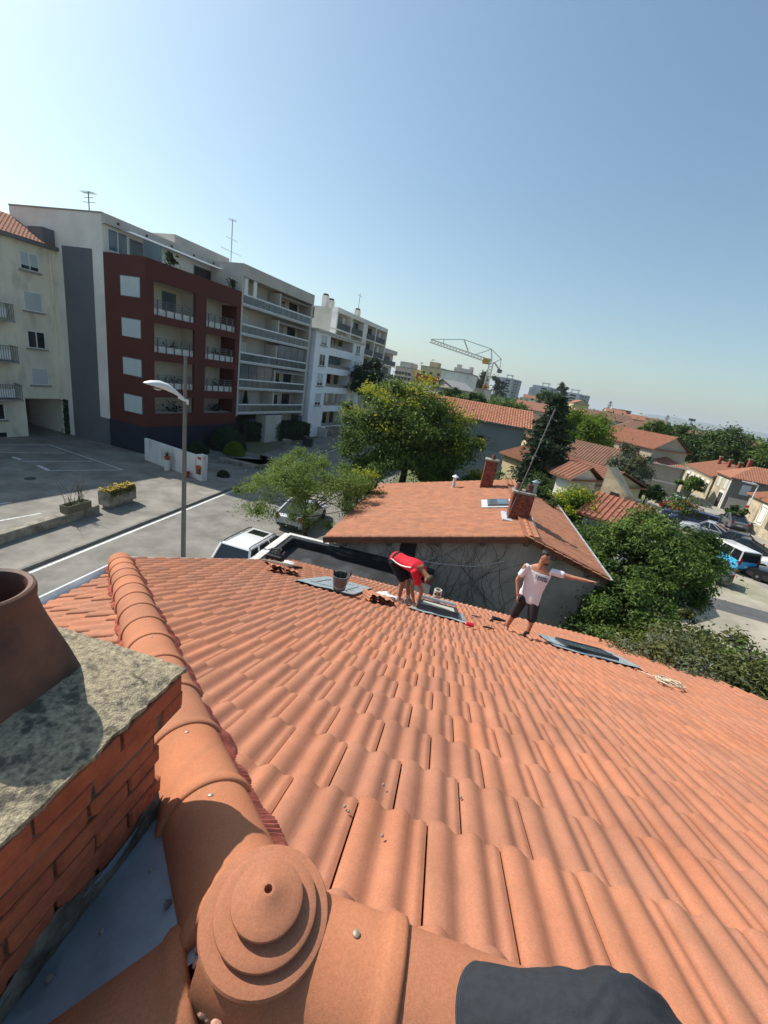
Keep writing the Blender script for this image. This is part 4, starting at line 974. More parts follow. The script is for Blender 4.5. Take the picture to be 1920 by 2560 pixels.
for i in range(len(prof) - 1):
    for k in range(n): fs.append((i * n + k, i * n + (k + 1) % n, (i + 1) * n + (k + 1) % n, (i + 1) * n + k))
mb.add(vs, fs + [tuple(range(n)), tuple(range(len(vs) - n, len(vs)))]).build('lamp_head', lamp_h, sl, smooth=50)
mb = MB(); c = j + d_ * .68 + ZV * .03; mb.lathe([(.02, -.1), (.11, -.07), (.15, -.03)], c, 16); mb.build('lamp_glass', mat('lamp glass', (.5, .5, .48), .2), sl, smooth=50)
# lamp further down the street
q = at(905, 985, 50); q.z = 0
sl2 = thing('street_lamp', 'distant street lamp with curved white head beside the big yellow green tree', 'lamp', q)
mb = MB(); tp = at(965, 985, 50); mb.tube([Vector((tp.x, tp.y, 0)), tp], .07, 8); mb.build('post', lamp_g, sl2)
mb = MB(); a_ = at(950, 973, 50); b_ = at(970, 985, 50); mb.tube([a_, a_.lerp(b_, .5) + ZV * .15, b_], [.05, .16, .08], 8); mb.build('lamp_head', lamp_h, sl2, smooth=50)
# planters and low wall
pl = thing('concrete_planter', 'tall concrete planter of yellow flowers on the pavement', 'planter', W(18.3, -17.85, .12))
mb = MB(); mb.sbox(17.35, 19.25, -18.15, -17.5, .3, 1.05); mb.sbox(17.5, 19.1, -18.05, -17.6, .12, .3); mb.build('trough', conc, pl, bevel=.02)
fl = MB(); rng = random.Random(3)
for i in range(1500):
    p = W(rng.uniform(17.4, 19.2), rng.uniform(-18.12, -17.5), 1.05 + abs(rng.gauss(0, .08))); q = rng.uniform(.02, .05)
    a_ = Vector((rng.uniform(-1, 1), rng.uniform(-1, 1), rng.uniform(-.4, .4))).normalized() * q; b_ = a_.cross(Vector((rng.uniform(-.5, .5), rng.uniform(-.5, .5), 1))).normalized() * q; fl.cur = 0 if rng.random() < .72 else 1
    fl.quad(p - a_ - b_, p + a_ - b_, p + a_ + b_, p - a_ + b_)
for i in range(260):
    p = W(rng.uniform(17.5, 19.1), -17.48, 1.05 - abs(rng.gauss(0, .12))); q = .03; fl.cur = 1; fl.quad(p - DV * q - ZV * q, p + DV * q - ZV * q, p + DV * q + ZV * q, p - DV * q + ZV * q)
flo = fl.build('flowers', [mat('yellow flowers', (.62, .42, .04), .8, .3, 9), mat('planter leaves', (.1, .12, .03), .8, .3, 5)], pl); flo['kind'] = 'stuff'
lw_ = MB().sbox(4, 16.85, -17.95, -17.55, .1, .55); tag(lw_.build('low_wall', conc, bevel=.02), 'long low concrete wall along the left pavement', 'wall')
pl2 = thing('wooden_planter', 'small square wooden trough with dry stalks standing on the low wall', 'planter', W(15.7, -17.75, .56))
wd = mat('grey wood', (.2, .17, .12), .9, .25, 8, bump=.4, stretch=(1, 8, 8))
mb = MB()
for (s0, s1, a0, a1) in ((15.1, 16.35, -18.0, -17.96), (15.1, 16.35, -17.54, -17.5), (15.1, 15.14, -17.96, -17.54), (16.31, 16.35, -17.96, -17.54)):
    for k in range(3): mb.sbox(s0, s1, a0, a1, .56 + k * .125, .56 + k * .125 + .118)
mb.build('trough', wd, pl2); MB().sbox(15.14, 16.31, -17.96, -17.54, .56, .86).build('soil', mat('soil', (.05, .04, .03), .95), pl2)
st = MB()
for i in range(22):
    s = rng.uniform(15.2, 16.2); h = rng.uniform(.5, 1.6); l = rng.uniform(-.5, .5); l2 = rng.uniform(-.3, .3)
    st.tube([W(s, -17.75, .86), W(s + l * .3, -17.75 + l2 * .3, .86 + h * .5), W(s + l, -17.75 + l2, .86 + h)], [.012, .009, .004], 5, False)
st.build('stalks', mat('dry stalks', (.12, .1, .06), .9), pl2)
gl = MB()
for i in range(90):
    s = rng.uniform(15.2, 16.25); a = rng.uniform(-17.92, -17.58); L = rng.uniform(.15, .3); v = Vector((rng.uniform(-1, 1), rng.uniform(-1, 1), rng.uniform(.3, 1))).normalized() * L; x = v.cross(ZV).normalized() * .02; p = W(s, a, .86)
    gl.add([p - x, p + x, p + v], [(0, 1, 2)])
gl.build('leaves', mat('spiky leaves', (.1, .14, .04), .7, .3), pl2)
# white boundary wall with pier
wA, wB = Vector((-18.81, 30.56, 0)), Vector((-13.4, 28.05, 0)); du = (wB - wA).normalized(); dn = Vector((du.y, -du.x, 0))
ww = thing('boundary_wall', 'stained white boundary wall with red painted end pier', 'wall', (wA + wB) / 2)
stain_w = mat('stained white wall', (.7, .68, .64), .93, .06, 1.0, spots=((.33, .31, .28), 2.2, .57, .55), stretch=(1, 1, .25))
mb = MB(); mb.hexa([wA, wA + dn * .2, wB + dn * .2, wB] [::-1] + [p + ZV * 1.8 for p in (wA, wA + dn * .2, wB + dn * .2, wB)][::-1]); mb.build('wall', stain_w, ww)
mb = MB(); p0 = wB; mb.hexa([p0 - dn * .1, p0 + dn * .35, p0 + dn * .35 + du * .55, p0 - dn * .1 + du * .55][::-1] + [p + ZV * 1.95 for p in (p0 - dn * .1, p0 + dn * .35, p0 + dn * .35 + du * .55, p0 - dn * .1 + du * .55)][::-1]); mb.build('pier', stain_w, ww)
redp = mat('faded red paint', (.5, .1, .05), .8, .3, 9)
c = p0 + dn * .354; mb = MB()
for (x0, x1, z0, z1) in ((.1, .45, 1.62, 1.82), ): mb.quad(c + du * x0 + ZV * z0, c + du * x1 + ZV * z0, c + du * x1 + ZV * z1, c + du * x0 + ZV * z1)
mb.build('number_plate', redp, ww)
mb = MB(); bx_ = [(.12, .6), (.44, .6), (.44, 1.0), (.12, 1.0)]
mb.add([c + du * x + ZV * z + dn * y for y in (0, .12) for x, z in bx_], [(0, 1, 2, 3), (7, 6, 5, 4), (0, 4, 5, 1), (1, 5, 6, 2), (2, 6, 7, 3), (3, 7, 4, 0)]); lb_ = mb.build('letter_box', mat('rusty brown box', (.22, .07, .04), .8, .3, 9), ww)
mb = MB(); mb.add([c + du * x + ZV * z + dn * y for y in (0, .15) for x, z in ((.02, 1.0), (.54, 1.0), (.44, 1.2), (.16, 1.22))], [(0, 1, 2, 3), (7, 6, 5, 4), (0, 4, 5, 1), (1, 5, 6, 2), (2, 6, 7, 3), (3, 7, 4, 0)]); mb.build('letter_box_roof', redp, lb_)
pt = thing('flower_pot', 'white pedestal pot with spiky plant in front of the boundary wall', 'pot', wA.lerp(wB, .5) + dn * .5)
pp = wA.lerp(wB, .52) + dn * .55
mb = MB(); mb.tube([pp + ZV * .12, pp + ZV * .9], .2, 16); mb.build('pedestal', stain_w, pt, smooth=50); mb = MB(); mb.lathe([(.16, .9), (.22, 1.15), (.2, 1.16)], pp, 16); mb.build('pot', redp, pt, smooth=50)
gl = MB()
for i in range(50): v = Vector((rng.uniform(-1, 1), rng.uniform(-1, 1), rng.uniform(.5, 1.6))).normalized() * rng.uniform(.3, .6); x = v.cross(ZV).normalized() * .02; gl.add([pp + ZV * 1.15 - x, pp + ZV * 1.15 + x, pp + ZV * 1.15 + v], [(0, 1, 2)])
gl.build('leaves', mat('spiky leaves', (.1, .14, .04)), pt)
mb = MB(); pr = wA.lerp(wB, .86) + dn * .5; mb.lathe([(.16, .12), (.22, .5), (.2, .5), (.15, .2)], pr, 14); tag(mb.build('flower_pot', redp, smooth=50), 'small red clay pot at the foot of the white wall', 'pot')
# low walls, bins and garden in front of the grey building
gw = MB(); gw.prism([(-14.6, 33.6), (-14.3, 34.2), (-11.0, 33.6), (-9.6, 36), (-9.9, 36.3), (-11.2, 33.2)][::-1], 0, .45); tag(gw.build('garden_wall', conc), 'low stone garden wall in front of the round bushes', 'wall')
gw = MB(); gw.bar((-15, 57.8, .9), (-9.4, 55.2, .5), .25, 1.5); tag(gw.build('ramp_wall', lgrey_r), 'grey sloping ramp wall beside the white building', 'wall')
for k, (x, y) in enumerate(((-10.4, 47.9), (-9.9, 47.2))):
    mb = MB(); mb.box(x - .35, x + .35, y - .4, y + .4, .1, 1.0); mb.box(x - .38, x + .38, y - .43, y + .43, 1.0, 1.08); tag(mb.build('wheelie_bin', mat('bin dark', (.03, .04, .035), .5)), ('dark wheelie bin by the kerb, farther of two', 'dark wheelie bin by the kerb, nearer of two')[k], 'bin', 'bins by the kerb')
mb = MB(); mb.box(-11.7, -11.1, 42.7, 43.3, 0, 1.1); mb.box(-11.8, -11.0, 42.6, 43.4, 1.1, 1.22); tag(mb.build('gate_pillar', conc), 'short pale gate pillar beside the hedge', 'pillar')
# right street lamp
q = Vector((40.7, 46.8, 0)); rl = thing('street_lamp', 'white pole street lamp with two heads beside stone house', 'lamp', q)
tp = at(1893, 1213, q.length); tp2 = Vector((q.x + .1, q.y, tp.z)); mb = MB(); mb.tube([q, tp2], [.09, .05], 10); mb.build('post', white_metal, rl)
for k in (-1, .2):
    mb = MB(); a_ = tp2 + Vector((-.9 + k * .9, .1, .15)); mb.tube([tp2, a_.lerp(tp2, .4), a_], [.04, .1, .05], 8); mb.build('lamp_head', lamp_h, rl, smooth=50)
mb = MB(); mb.lathe([(.19, 0), (.19, .03)], (0, 0, 0), 20); sg = inst('round_sign', mb.mesh('round_sign', mat('sign red', (.5, .05, .06), .5)), frame_m(q + Vector((-.12, -.1, 2.0)), Vector((.7, -.7, 0)), ZV, Vector((-.7, -.7, 0)).cross(Vector((0, 0, 0))) + Vector((-.7, -.7, 0))), rl)
# ================================================================== cars
tyre_m = mat('tyre', (.015, .015, .015), .85); rim_m = mat('wheel rim', (.35, .35, .36), .35, metal=.7); carglass = mat('car glass', (.012, .015, .018), .05, .1, spec=.7); lampr = mat('rear light', (.3, .02, .02), .25); lampw = mat('head light', (.7, .7, .72), .15); plate_m = mat('number plate', (.7, .7, .68), .5); blackp = mat('black plastic', (.02, .02, .02), .6)
def car_paint(name, col): 
    m = mat('car paint ' + name, col, .28, .02, 2.0, spec=.55)
    m.node_tree.nodes['Principled BSDF'].inputs['Coat Weight'].default_value = .6
    return m
CARS = {'hatch': dict(L=4.1, Wd=1.75, H=1.5, hood=.32, ws=.47, rt=.62, tail=.96, belt=.93, rear=.9), 'suv': dict(L=4.4, Wd=1.83, H=1.66, hood=.28, ws=.42, rt=.9, tail=.97, belt=1.02, rear=.9), 'van': dict(L=4.0, Wd=1.7, H=1.75, hood=.2, ws=.33, rt=.97, tail=.995, belt=1.02, rear=.99), 'sedan': dict(L=4.5, Wd=1.78, H=1.45, hood=.32, ws=.45, rt=.74, tail=.88, belt=.92, rear=.9)}
def car(kind, paint, label, pos, az, lower=None, group='parked cars'):
    q = CARS[kind]; L, Wd, H, belt = q['L'], q['Wd'], q['H'], q['belt']; t = thing('parked_car' if kind != 'van' else 'parked_van', label, 'car' if kind != 'van' else 'van', (0, 0, 0), 0, group)
    hw = Wd / 2
    # body: stations from front (y=+L/2) to rear
    def sec(f, w, z0, z1, crown=.03):
        y = L / 2 - f * L
        return [(-w * .92, y, z0), (-w, y, z0 + .12), (-w, y, z0 + (z1 - z0) * .62), (-w * .955, y, z1 - .03), (-w * .8, y, z1 + crown * .5), (0, y, z1 + crown), (w * .8, y, z1 + crown * .5), (w * .955, y, z1 - .03), (w, y, z0 + (z1 - z0) * .62), (w, y, z0 + .12), (w * .92, y, z0)]
    st = [(0, hw * .78, .3, .58), (.015, hw * .86, .22, .66), (.06, hw * .95, .2, .74), (.15, hw, .2, .82), (q['hood'], hw, .2, belt - .04), (q['ws'], hw, .2, belt), (.7, hw, .2, belt + .01), (.9, hw * .99, .2, belt + .01), (.97, hw * .95, .22, belt - .02), (1, hw * .88, .3, belt - .1)]
    mb = MB(); vs = []; fs = []
    for s in st: vs += sec(*s)
    n = 11
    for i in range(len(st) - 1):
        for k in range(n - 1): fs.append((i * n + k, i * n + k + 1, (i + 1) * n + k + 1, (i + 1) * n + k))
        fs.append((i * n + n - 1, i * n, (i + 1) * n, (i + 1) * n + n - 1))
    fs += [tuple(range(n))[::-1], tuple(range((len(st) - 1) * n, len(st) * n))]
    mb.add(vs, fs); body = mb.build('body', lower or paint, t, smooth=35)
    # cabin glass
    def cs(f, w, z): y = L / 2 - f * L; return [(-w, y, z), (w, y, z)]
    f0, f1, f2, f3 = q['hood'], q['ws'], q['rt'], q['tail']
    wb, wt = hw * .93, hw * .74 if kind != 'van' else hw * .82
    b = belt - .02; zt = H - .03
    P = [(-wb, L / 2 - f0 * L, b), (wb, L / 2 - f0 * L, b), (wt, L / 2 - f1 * L, zt), (-wt, L / 2 - f1 * L, zt), (-wt, L / 2 - f2 * L, zt), (wt, L / 2 - f2 * L, zt), (wb, L / 2 - f3 * L, b), (-wb, L / 2 - f3 * L, b)]
    mb = MB(); mb.add(P, [(0, 1, 2, 3), (4, 5, 6, 7), (1, 6, 5, 2), (0, 3, 4, 7)]); mb.build('windows', carglass, t)
    # roof and pillars
    mb = MB(); e = .02; r0, r1 = L / 2 - f1 * L + .04, L / 2 - f2 * L - .04
    mb.hexa([(-wt - e, r1, zt - .03), (wt + e, r1, zt - .03), (wt + e, r0, zt - .03), (-wt - e, r0, zt - .03), (-wt + .06, r1 + .06, zt + .045), (wt - .06, r1 + .06, zt + .045), (wt - .06, r0 - .1, zt + .045), (-wt + .06, r0 - .1, zt + .045)])
    rf = mb.build('roof', paint, t, smooth=50, bevel=.02)
    mb = MB(); pts = [Vector(p) for p in P]
    for sx in (0, 1):
        A, B_, Cc, D_ = (pts[0], pts[3], pts[4], pts[7]) if sx == 0 else (pts[1], pts[2], pts[5], pts[6])
        o_ = Vector((-.01 if sx == 0 else .01, 0, 0))
        for f, wd_ in ((0, .07), (.36, .06), (.72, .08), (1, .09)):
            mb.bar(A.lerp(D_, f) + o_, B_.lerp(Cc, f) + o_, wd_, .05)
        if kind == 'van' : pass
    mb.build('pillars', paint, t)
    if kind == 'suv':
        for sx in (-1, 1): mb = MB(); mb.tube([(sx * wt * .9, r0 - .1, zt + .05), (sx * wt * .92, r0 - .25, zt + .1), (sx * wt * .92, r1 + .2, zt + .1), (sx * wt * .9, r1 + .08, zt + .05)], .022, 6); mb.build('roof_rail', blackp, t, smooth=50)
        MB().box(-wt * .6, wt * .6, r0 - .75, r0 - .25, zt + .046, zt + .052).build('sunroof', carglass, rf)
    for sx in (-1, 1):
        for f in (.19, .81):
            y = L / 2 - f * L; w = thing_part('wheel', t); 
            mb = MB(); R = .32; mw = Matrix.Translation((sx * (hw - .1), y, R)) @ Matrix.Rotation(PI / 2, 4, 'Y')
            mb.lathe([(.2, -.11), (R - .02, -.11), (R, -.08), (R, .08), (R - .02, .11), (.2, .11)], (0, 0, 0), 20); mb.v = [tuple(mw @ Vector(p)) for p in mb.v]; mb.build('tyre', tyre_m, w, smooth=40)
            mb = MB(); mb.lathe([(.05, .1 * sx + .02 * sx), (.2, .08 * sx)] if sx > 0 else [(.2, .08 * sx), (.05, .12 * sx)], (0, 0, 0), 16); mb.v = [tuple(mw @ Vector(p)) for p in mb.v]; mb.build('rim', rim_m, w, smooth=40)
        MB().box(sx * hw * .62 - .16, sx * hw * .62 + .16, L / 2 - .12, L / 2 - .015, .56, .68).build('headlight', lampw, t)
        MB().box(sx * hw * .8 - .09, sx * hw * .8 + .09, -L / 2 - .01, -L / 2 + .1, .68, .98 if kind != 'van' else 1.2).build('taillight', lampr, t)
        MB().box(sx * (hw + .09) - .09, sx * (hw + .09) + .09, L / 2 - q['ws'] * L + .35, L / 2 - q['ws'] * L + .48, belt - .02, belt + .12).build('wing_mirror', paint, t)
    MB().box(-.26, .26, -L / 2 - .012, -L / 2 + .02, .55, .66).build('number_plate', plate_m, t); MB().box(-hw * .75, hw * .75, -L / 2 - .02, -L / 2 + .1, .3, .45).build('bumper', blackp, t)
    t.location = pos; t.rotation_euler = (0, 0, -rad(az)); return t
def thing_part(name, parent): o = bpy.data.objects.new(name, None); C.objects.link(o); attach(o, parent); return o
white_p = car_paint('white', (.75, .76, .77)); black_p = car_paint('black', (.012, .013, .016)); silver_p = car_paint('silver', (.42, .45, .48)); grey_p = car_paint('grey', (.12, .125, .13)); red_p = car_paint('red', (.5, .02, .03)); navy_p = car_paint('navy', (.02, .03, .08)); sky_p = car_paint('sky blue', (.06, .42, .75))
rw = atz(592, 1394, 1.2)
car('suv', white_p, 'white car with roof rails parked on the street below our roof', Vector((rw.x, rw.y, 0)) + DV * 1.85 , 14)
q = atz(700, 1308, .9); car('hatch', silver_p, 'silver car parked behind the feathery tree', Vector((q.x, q.y, 0)) + DV * 3.2, 11)
car('hatch', grey_p, 'dark grey car parked far along the street before the big tree', W(33, -7.6, 0), 9)
v = atz(1865, 1425, .4); car('van', white_p, 'small white van with sky blue rear on the gravel yard', Vector((26.1, 30.0, 0)), -4, lower=sky_p)
car('hatch', black_p, 'black hatchback parked just behind the white and blue van', Vector((29.9, 33.4, 0)), -48)
car('sedan', black_p, 'black saloon between the silver car and the black hatchback', Vector((30.6, 35.4, 0)), -48)
car('hatch', silver_p, 'silver hatchback in the row of parked cars by the street', Vector((30.0, 37.6, 0)), -48)
car('van', navy_p, 'dark navy van at the end of the parked row beside the tree', Vector((30.6, 40.4, 0)), -48)
car('sedan', navy_p, 'dark blue saloon half hidden behind the round tree', Vector((31.4, 42.4, 0)), -48)
car('hatch', red_p, 'red hatchback half hidden behind the round tree', Vector((33.6, 46.9, 0)), -48)
car('sedan', silver_p, 'silver blue saloon beside the red hatchback', Vector((34.6, 49.6, 0)), -48)
car('hatch', grey_p, 'grey hatchback parked at the far kerb below the stone house', Vector((37.4, 44.0, 0)), 20)
car('suv', white_p, 'white car cut by the right photo edge', Vector((30.4, 29.4, 0)), -48)
car('hatch', black_p, 'black car cut by the right photo edge in the gravel yard', Vector((27.9, 26.8, 0)), -40)
car('hatch', grey_p, 'dark car in the shade under the round tree', Vector((21.6, 26.6, 0)), -48)
# ================================================================== houses on the right and far away
roof_br = tile_mat('brown roof tile', (.25, .13, .085), (.16, .09, .06), (.32, .22, .15)); roof_or = tile_mat('orange roof tile', (.34, .145, .088), (.23, .1, .065), (.4, .25, .17))
stone_m = mat('yellow stone', (.5, .42, .29), .95, .2, 1.2, bump=.5, bscale=12, spots=((.3, .25, .18), 1.8, .54, .5)); beige_m = mat('beige render', (.4, .35, .28), .94, .08, .6); yellow_m = mat('pale yellow render', (.55, .46, .27), .94, .08, .6)
trim_m = mat('white stone trim', (.7, .68, .62), .9, .05)
def hbox(fr, L, Wd, eave, ridge, wm, rm, nm, label, hip=False, over=.35, rdir='u', group=None, wins=(), base=0.0, tiles=True, cat='house'):
    """house in frame fr: footprint u 0..L, w 0..-Wd (front face at w=0). ridge along u or along w"""
    t = thing(nm, label, cat, fr(L / 2, -Wd / 2, 0), 0, group)
    blk('wall', fr, t, wm, 0, L, -Wd, 0, base, eave)
    o = over
    if rdir == 'u':
        r0, r1 = (Wd / 2, L - Wd / 2) if hip else (-o, L + o)
        A = [(-o, o, eave), (L + o, o, eave), (L + o, -Wd - o, eave), (-o, -Wd - o, eave)]; R0, R1 = (r0, -Wd / 2, ridge), (r1, -Wd / 2, ridge)
    else:
        r0, r1 = (-L / 2, -Wd + L / 2) if hip else (o, -Wd - o)
        A = [(L + o, o, eave), (L + o, -Wd - o, eave), (-o, -Wd - o, eave), (-o, o, eave)]; R0, R1 = (L / 2, r0, ridge), (L / 2, r1, ridge)
    pts = [fr(*p) for p in A + [R0, R1]]
    mb = MB(); mb.add(pts + [p - ZV * .12 for p in pts[:4]], [(0, 1, 5, 4), (2, 3, 4, 5)] + ([(3, 0, 4), (1, 2, 5)] if hip else []) + [(0, 6, 7, 1), (1, 7, 8, 2), (2, 8, 9, 3), (3, 9, 6, 0), (6, 9, 8, 7)])
    rf = mb.build('roof', rm, t)
    if not hip:
        ge = [[(0, 0), (0, -Wd)], [(L, 0), (L, -Wd)]] if rdir == 'u' else [[(0, 0), (L, 0)], [(0, -Wd), (L, -Wd)]]
        for (a, b) in ge:
            m = ((a[0] + b[0]) / 2, (a[1] + b[1]) / 2); mb = MB(); mb.add([fr(*a, eave - .02), fr(*b, eave - .02), fr(*m, ridge - .1)], [(0, 1, 2)]); mb.build('gable', wm, t)
    if tiles:                             # rolls of roman tiles as real ribs on the two big slopes
        mb = MB()
        for (a, b, c, d) in ((pts[0], pts[1], pts[5], pts[4]), (pts[2], pts[3], pts[4], pts[5])):
            Lr = (b - a).length; n = int(Lr / .28)
            nn = (b - a).cross(d - a).normalized()
            if nn.z < 0: nn = -nn
            for i in range(n):
                f = (i + .5) / n; p = a.lerp(b, f)
                if hip:
                    hw_ = (d - a).dot((b - a).normalized()) / Lr; fe = min(1, f / hw_, (1 - f) / hw_) if hw_ > 0 else 1; q = p + (d - a - (b - a).normalized() * (d - a).dot((b - a).normalized())) * fe
                else: q = d.lerp(c, f)
                x = (b - a).normalized() * .075; h = nn * .06
                mb.add([p - x, p + h, p + x, q - x, q + h, q + x], [(0, 1, 4, 3), (1, 2, 5, 4), (0, 2, 1)])
        tt = mb.build('tile_rolls', rm, rf); tt['kind'] = 'stuff'
    for (u0, u1, z0, z1, kd) in wins: window(fr, t, u0, u1, z0, z1, .0, kd, False)
    return t
def side(fr, u, flip=False):              # frame of the end wall at u, outward along -u (flip: +u)
    g = Fr(0, 0, 0); g.o = fr(u, 0, 0); g.u = -fr.n.copy(); g.n = -fr.u.copy()
    if flip: g.n = fr.u.copy()
    return g
def stack(fr, t, u, w, z0, z1, m=None, sz=.5):
    b = blk('chimney', fr, t, m or mat('red stack brick', (.3, .075, .045)), u, u + sz, w, w + sz * .7, z0, z1); blk('chimney_cap', fr, b, conc, u - .06, u + sz + .06, w - .06, w + sz * .7 + .06, z1, z1 + .1)
US = 19.5
# corner stone house: lit street face looks to -n of the street
def sfr(x, y, az=US):                     # frame whose front (w=0, outward n) faces the street on its left
    f = Fr(x, y, az); f.n = -f.n; return f
F1 = sfr(43.2, 53.5)
h1 = hbox(F1, 5.2, 10, 4.3, 6.0, stone_m, roof_or, 'stone_house', 'two storey yellow stone corner house with white shutters and hip roof', hip=True, rdir='w', wins=((.8, 1.6, 2.6, 3.8, 'shutter'), (3.2, 4.0, 2.6, 3.8, 'shutter')))
blk('door_surround', F1, h1, trim_m, .5, 2.3, 0, .06, 0, 2.3); blk('door', F1, h1, dark_int, .8, 1.35, .06, .1, .1, 2.0); blk('door', F1, h1, dark_int, 1.5, 2.05, .06, .1, .1, 2.0)
blk('cornice', F1, h1, trim_m, -.05, 5.25, 0, .12, 4.0, 4.28); blk('quoin', F1, h1, trim_m, 0, .25, 0, .05, 0, 4)
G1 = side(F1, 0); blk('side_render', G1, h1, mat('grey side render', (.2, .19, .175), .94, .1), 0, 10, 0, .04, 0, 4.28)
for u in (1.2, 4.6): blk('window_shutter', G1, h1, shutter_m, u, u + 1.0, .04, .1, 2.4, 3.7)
blk('side_door', G1, h1, lgrey_r, .4, 2.4, .04, .12, 0, 1.8)
stack(F1, h1, 3.4, -2.5, 5.0, 6.7)
F2 = sfr(44.95, 58.85)
h2 = hbox(F2, 13, 8, 3.5, 5.2, stone_m, roof_or, 'terraced_house', 'low terrace with white trimmed windows left of the stone house', wins=tuple((.9 + 2.4 * i, 1.9 + 2.4 * i, .8, 2.3, 'dark') for i in range(5)))
blk('cornice', F2, h2, trim_m, 0, 13, 0, .1, 3.1, 3.48)
for i in range(5): blk('lintel', F2, h2, trim_m, .7 + 2.4 * i, 2.1 + 2.4 * i, 0, .08, 2.3, 2.7)
for u in (1.5, 5, 9): stack(F2, h2, u, -3, 4.3, 5.9)
gwl = MB().fbox(F2, -1, 12, 2.2, 2.4, 0, 1.1); tag(gwl.build('front_wall', stone_m), 'low stone front garden wall before the terrace', 'wall')
F3 = Fr(38.1, 55.1, US); F3.u = -Fr(0, 0, US).n; F3.n = -Fr(0, 0, US).u       # wall facing us, u to the left
h3 = hbox(F3, 9.5, 9, 4.25, 6.0, beige_m, roof_or, 'beige_house', 'plain beige two storey house with hip roof and tiny windows', hip=True, wins=((5.3, 5.9, 2.9, 3.5, 'dark'), (5.8, 6.4, .9, 1.5, 'dark')))
blk('string_course', F3, h3, trim_m, 0, 9.5, 0, .05, 1.9, 2.05); blk('gutter', F3, h3, trim_m, -.3, 9.8, .35, .45, 4.12, 4.25); mb = MB(); mb.tube([F3(.15, .1, 4.1), F3(.15, .1, 0)], .06, 8); mb.build('downpipe', rail_g, h3)
blk('meter_box', F3, h3, trim_m, 1.6, 2.1, 0, .08, .7, 1.2)
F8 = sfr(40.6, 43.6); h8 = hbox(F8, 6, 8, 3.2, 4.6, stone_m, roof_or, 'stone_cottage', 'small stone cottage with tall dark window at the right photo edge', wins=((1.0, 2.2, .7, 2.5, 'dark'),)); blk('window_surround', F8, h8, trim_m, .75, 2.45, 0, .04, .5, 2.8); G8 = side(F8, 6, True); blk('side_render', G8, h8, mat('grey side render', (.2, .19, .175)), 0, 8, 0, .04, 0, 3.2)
tag(MB().fbox(F8, -14, 6.2, 1.2, 1.5, .1, .9).build('front_wall', stone_m), 'low stone wall with weeds along the far pavement', 'wall')
# long house with balcony
def two_pt(pA, pB, dA, dB):               # frame from two surveyed eave points, wall facing the camera, u from A to B
    A, B = at(*pA, dA), at(*pB, dB); f = Fr(A.x, A.y, 0); d = Vector((B.x - A.x, B.y - A.y, 0)); L = d.length; f.u = d.normalized(); f.n = Vector((f.u.y, -f.u.x, 0)); return f, L, (A.z + B.z) / 2
f, L, z = two_pt((1490, 1090), (1635, 1118), 72, 66)
h4 = hbox(f, L, 7, z, z + 1.9, beige_m, roof_or, 'long_house', 'long two storey house with orange brown roof and glazed balcony', wins=((2.2, 3.2, z - 1.6, z - .4, 'dark'), (5.2, 6.2, z - 1.6, z - .4, 'dark'), (6.8, 7.8, z - 1.6, z - .4, 'dark')), base=0)
blk('balcony', f, h4, mat('pale balcony', (.45, .52, .55), .6), 3.0, 7.0, 0, 1.0, z - 2.6, z - 1.7)
f, L, z = two_pt((1400, 1146), (1535, 1166), 46, 44)
hbox(f, L, 6, z - .1, z + 1.7, beige_m, roof_br, 'long_barn', 'long low building with weathered brown roof before the bright green tree')
_A = at(1472, 1202, 30.5); f = Fr(_A.x, _A.y, 65); L = 5.4; z = _A.z - .15
h6 = hbox(f, L, 9.0, z, at(1531, 1176, 32).z, yellow_m, roof_or, 'yellow_house', 'yellow rendered house with rust orange roof in front of the long barn', rdir='w')
f, L, z = two_pt((1395, 1185), (1428, 1192), 28, 27.4); hbox(f, L, 2.5, z, z + .8, white_r, roof_or, 'porch', 'small tiled porch beside the yellow house', cat='porch')
f, L, z = two_pt((1502, 1222), (1560, 1246), 27.5, 27)
t = thing('stair_block', 'flat topped stone stair block with a small window', 'building', f(L / 2, -1, 0)); mb = MB(); mb.prism([f(0, 0, 0), f(L, 0, 0), f(L, -1.3, 0), f(0, -1.3, 0)], 0, [z + 1.4, z, z, z + 1.4]); mb.build('wall', stone_m, t); blk('window', f, t, dark_int, L * .42, L * .42 + .5, 0, .03, z - .3, z + .1)
mb = MB(); mb.hexa([f(-.1, .1, z + 1.42), f(L + .1, .1, z), f(L + .1, -.2, z), f(-.1, -.2, z + 1.42), f(-.1, .1, z + 1.52), f(L + .1, .1, z + .1), f(L + .1, -.2, z + .1), f(-.1, -.2, z + 1.52)]); mb.build('coping', stone_m, t)
f, L, z = two_pt((1462, 1282), (1585, 1300), 25, 24.5)
hbox(f, L, 4.6, z - .2, z + .75, white_r, tile_mat('striped red tile', (.33, .125, .08), (.22, .08, .055), (.42, .25, .18)), 'tiled_annexe', 'low annexe with ribbed red tile roof beside the yellow green tree', cat='annexe')
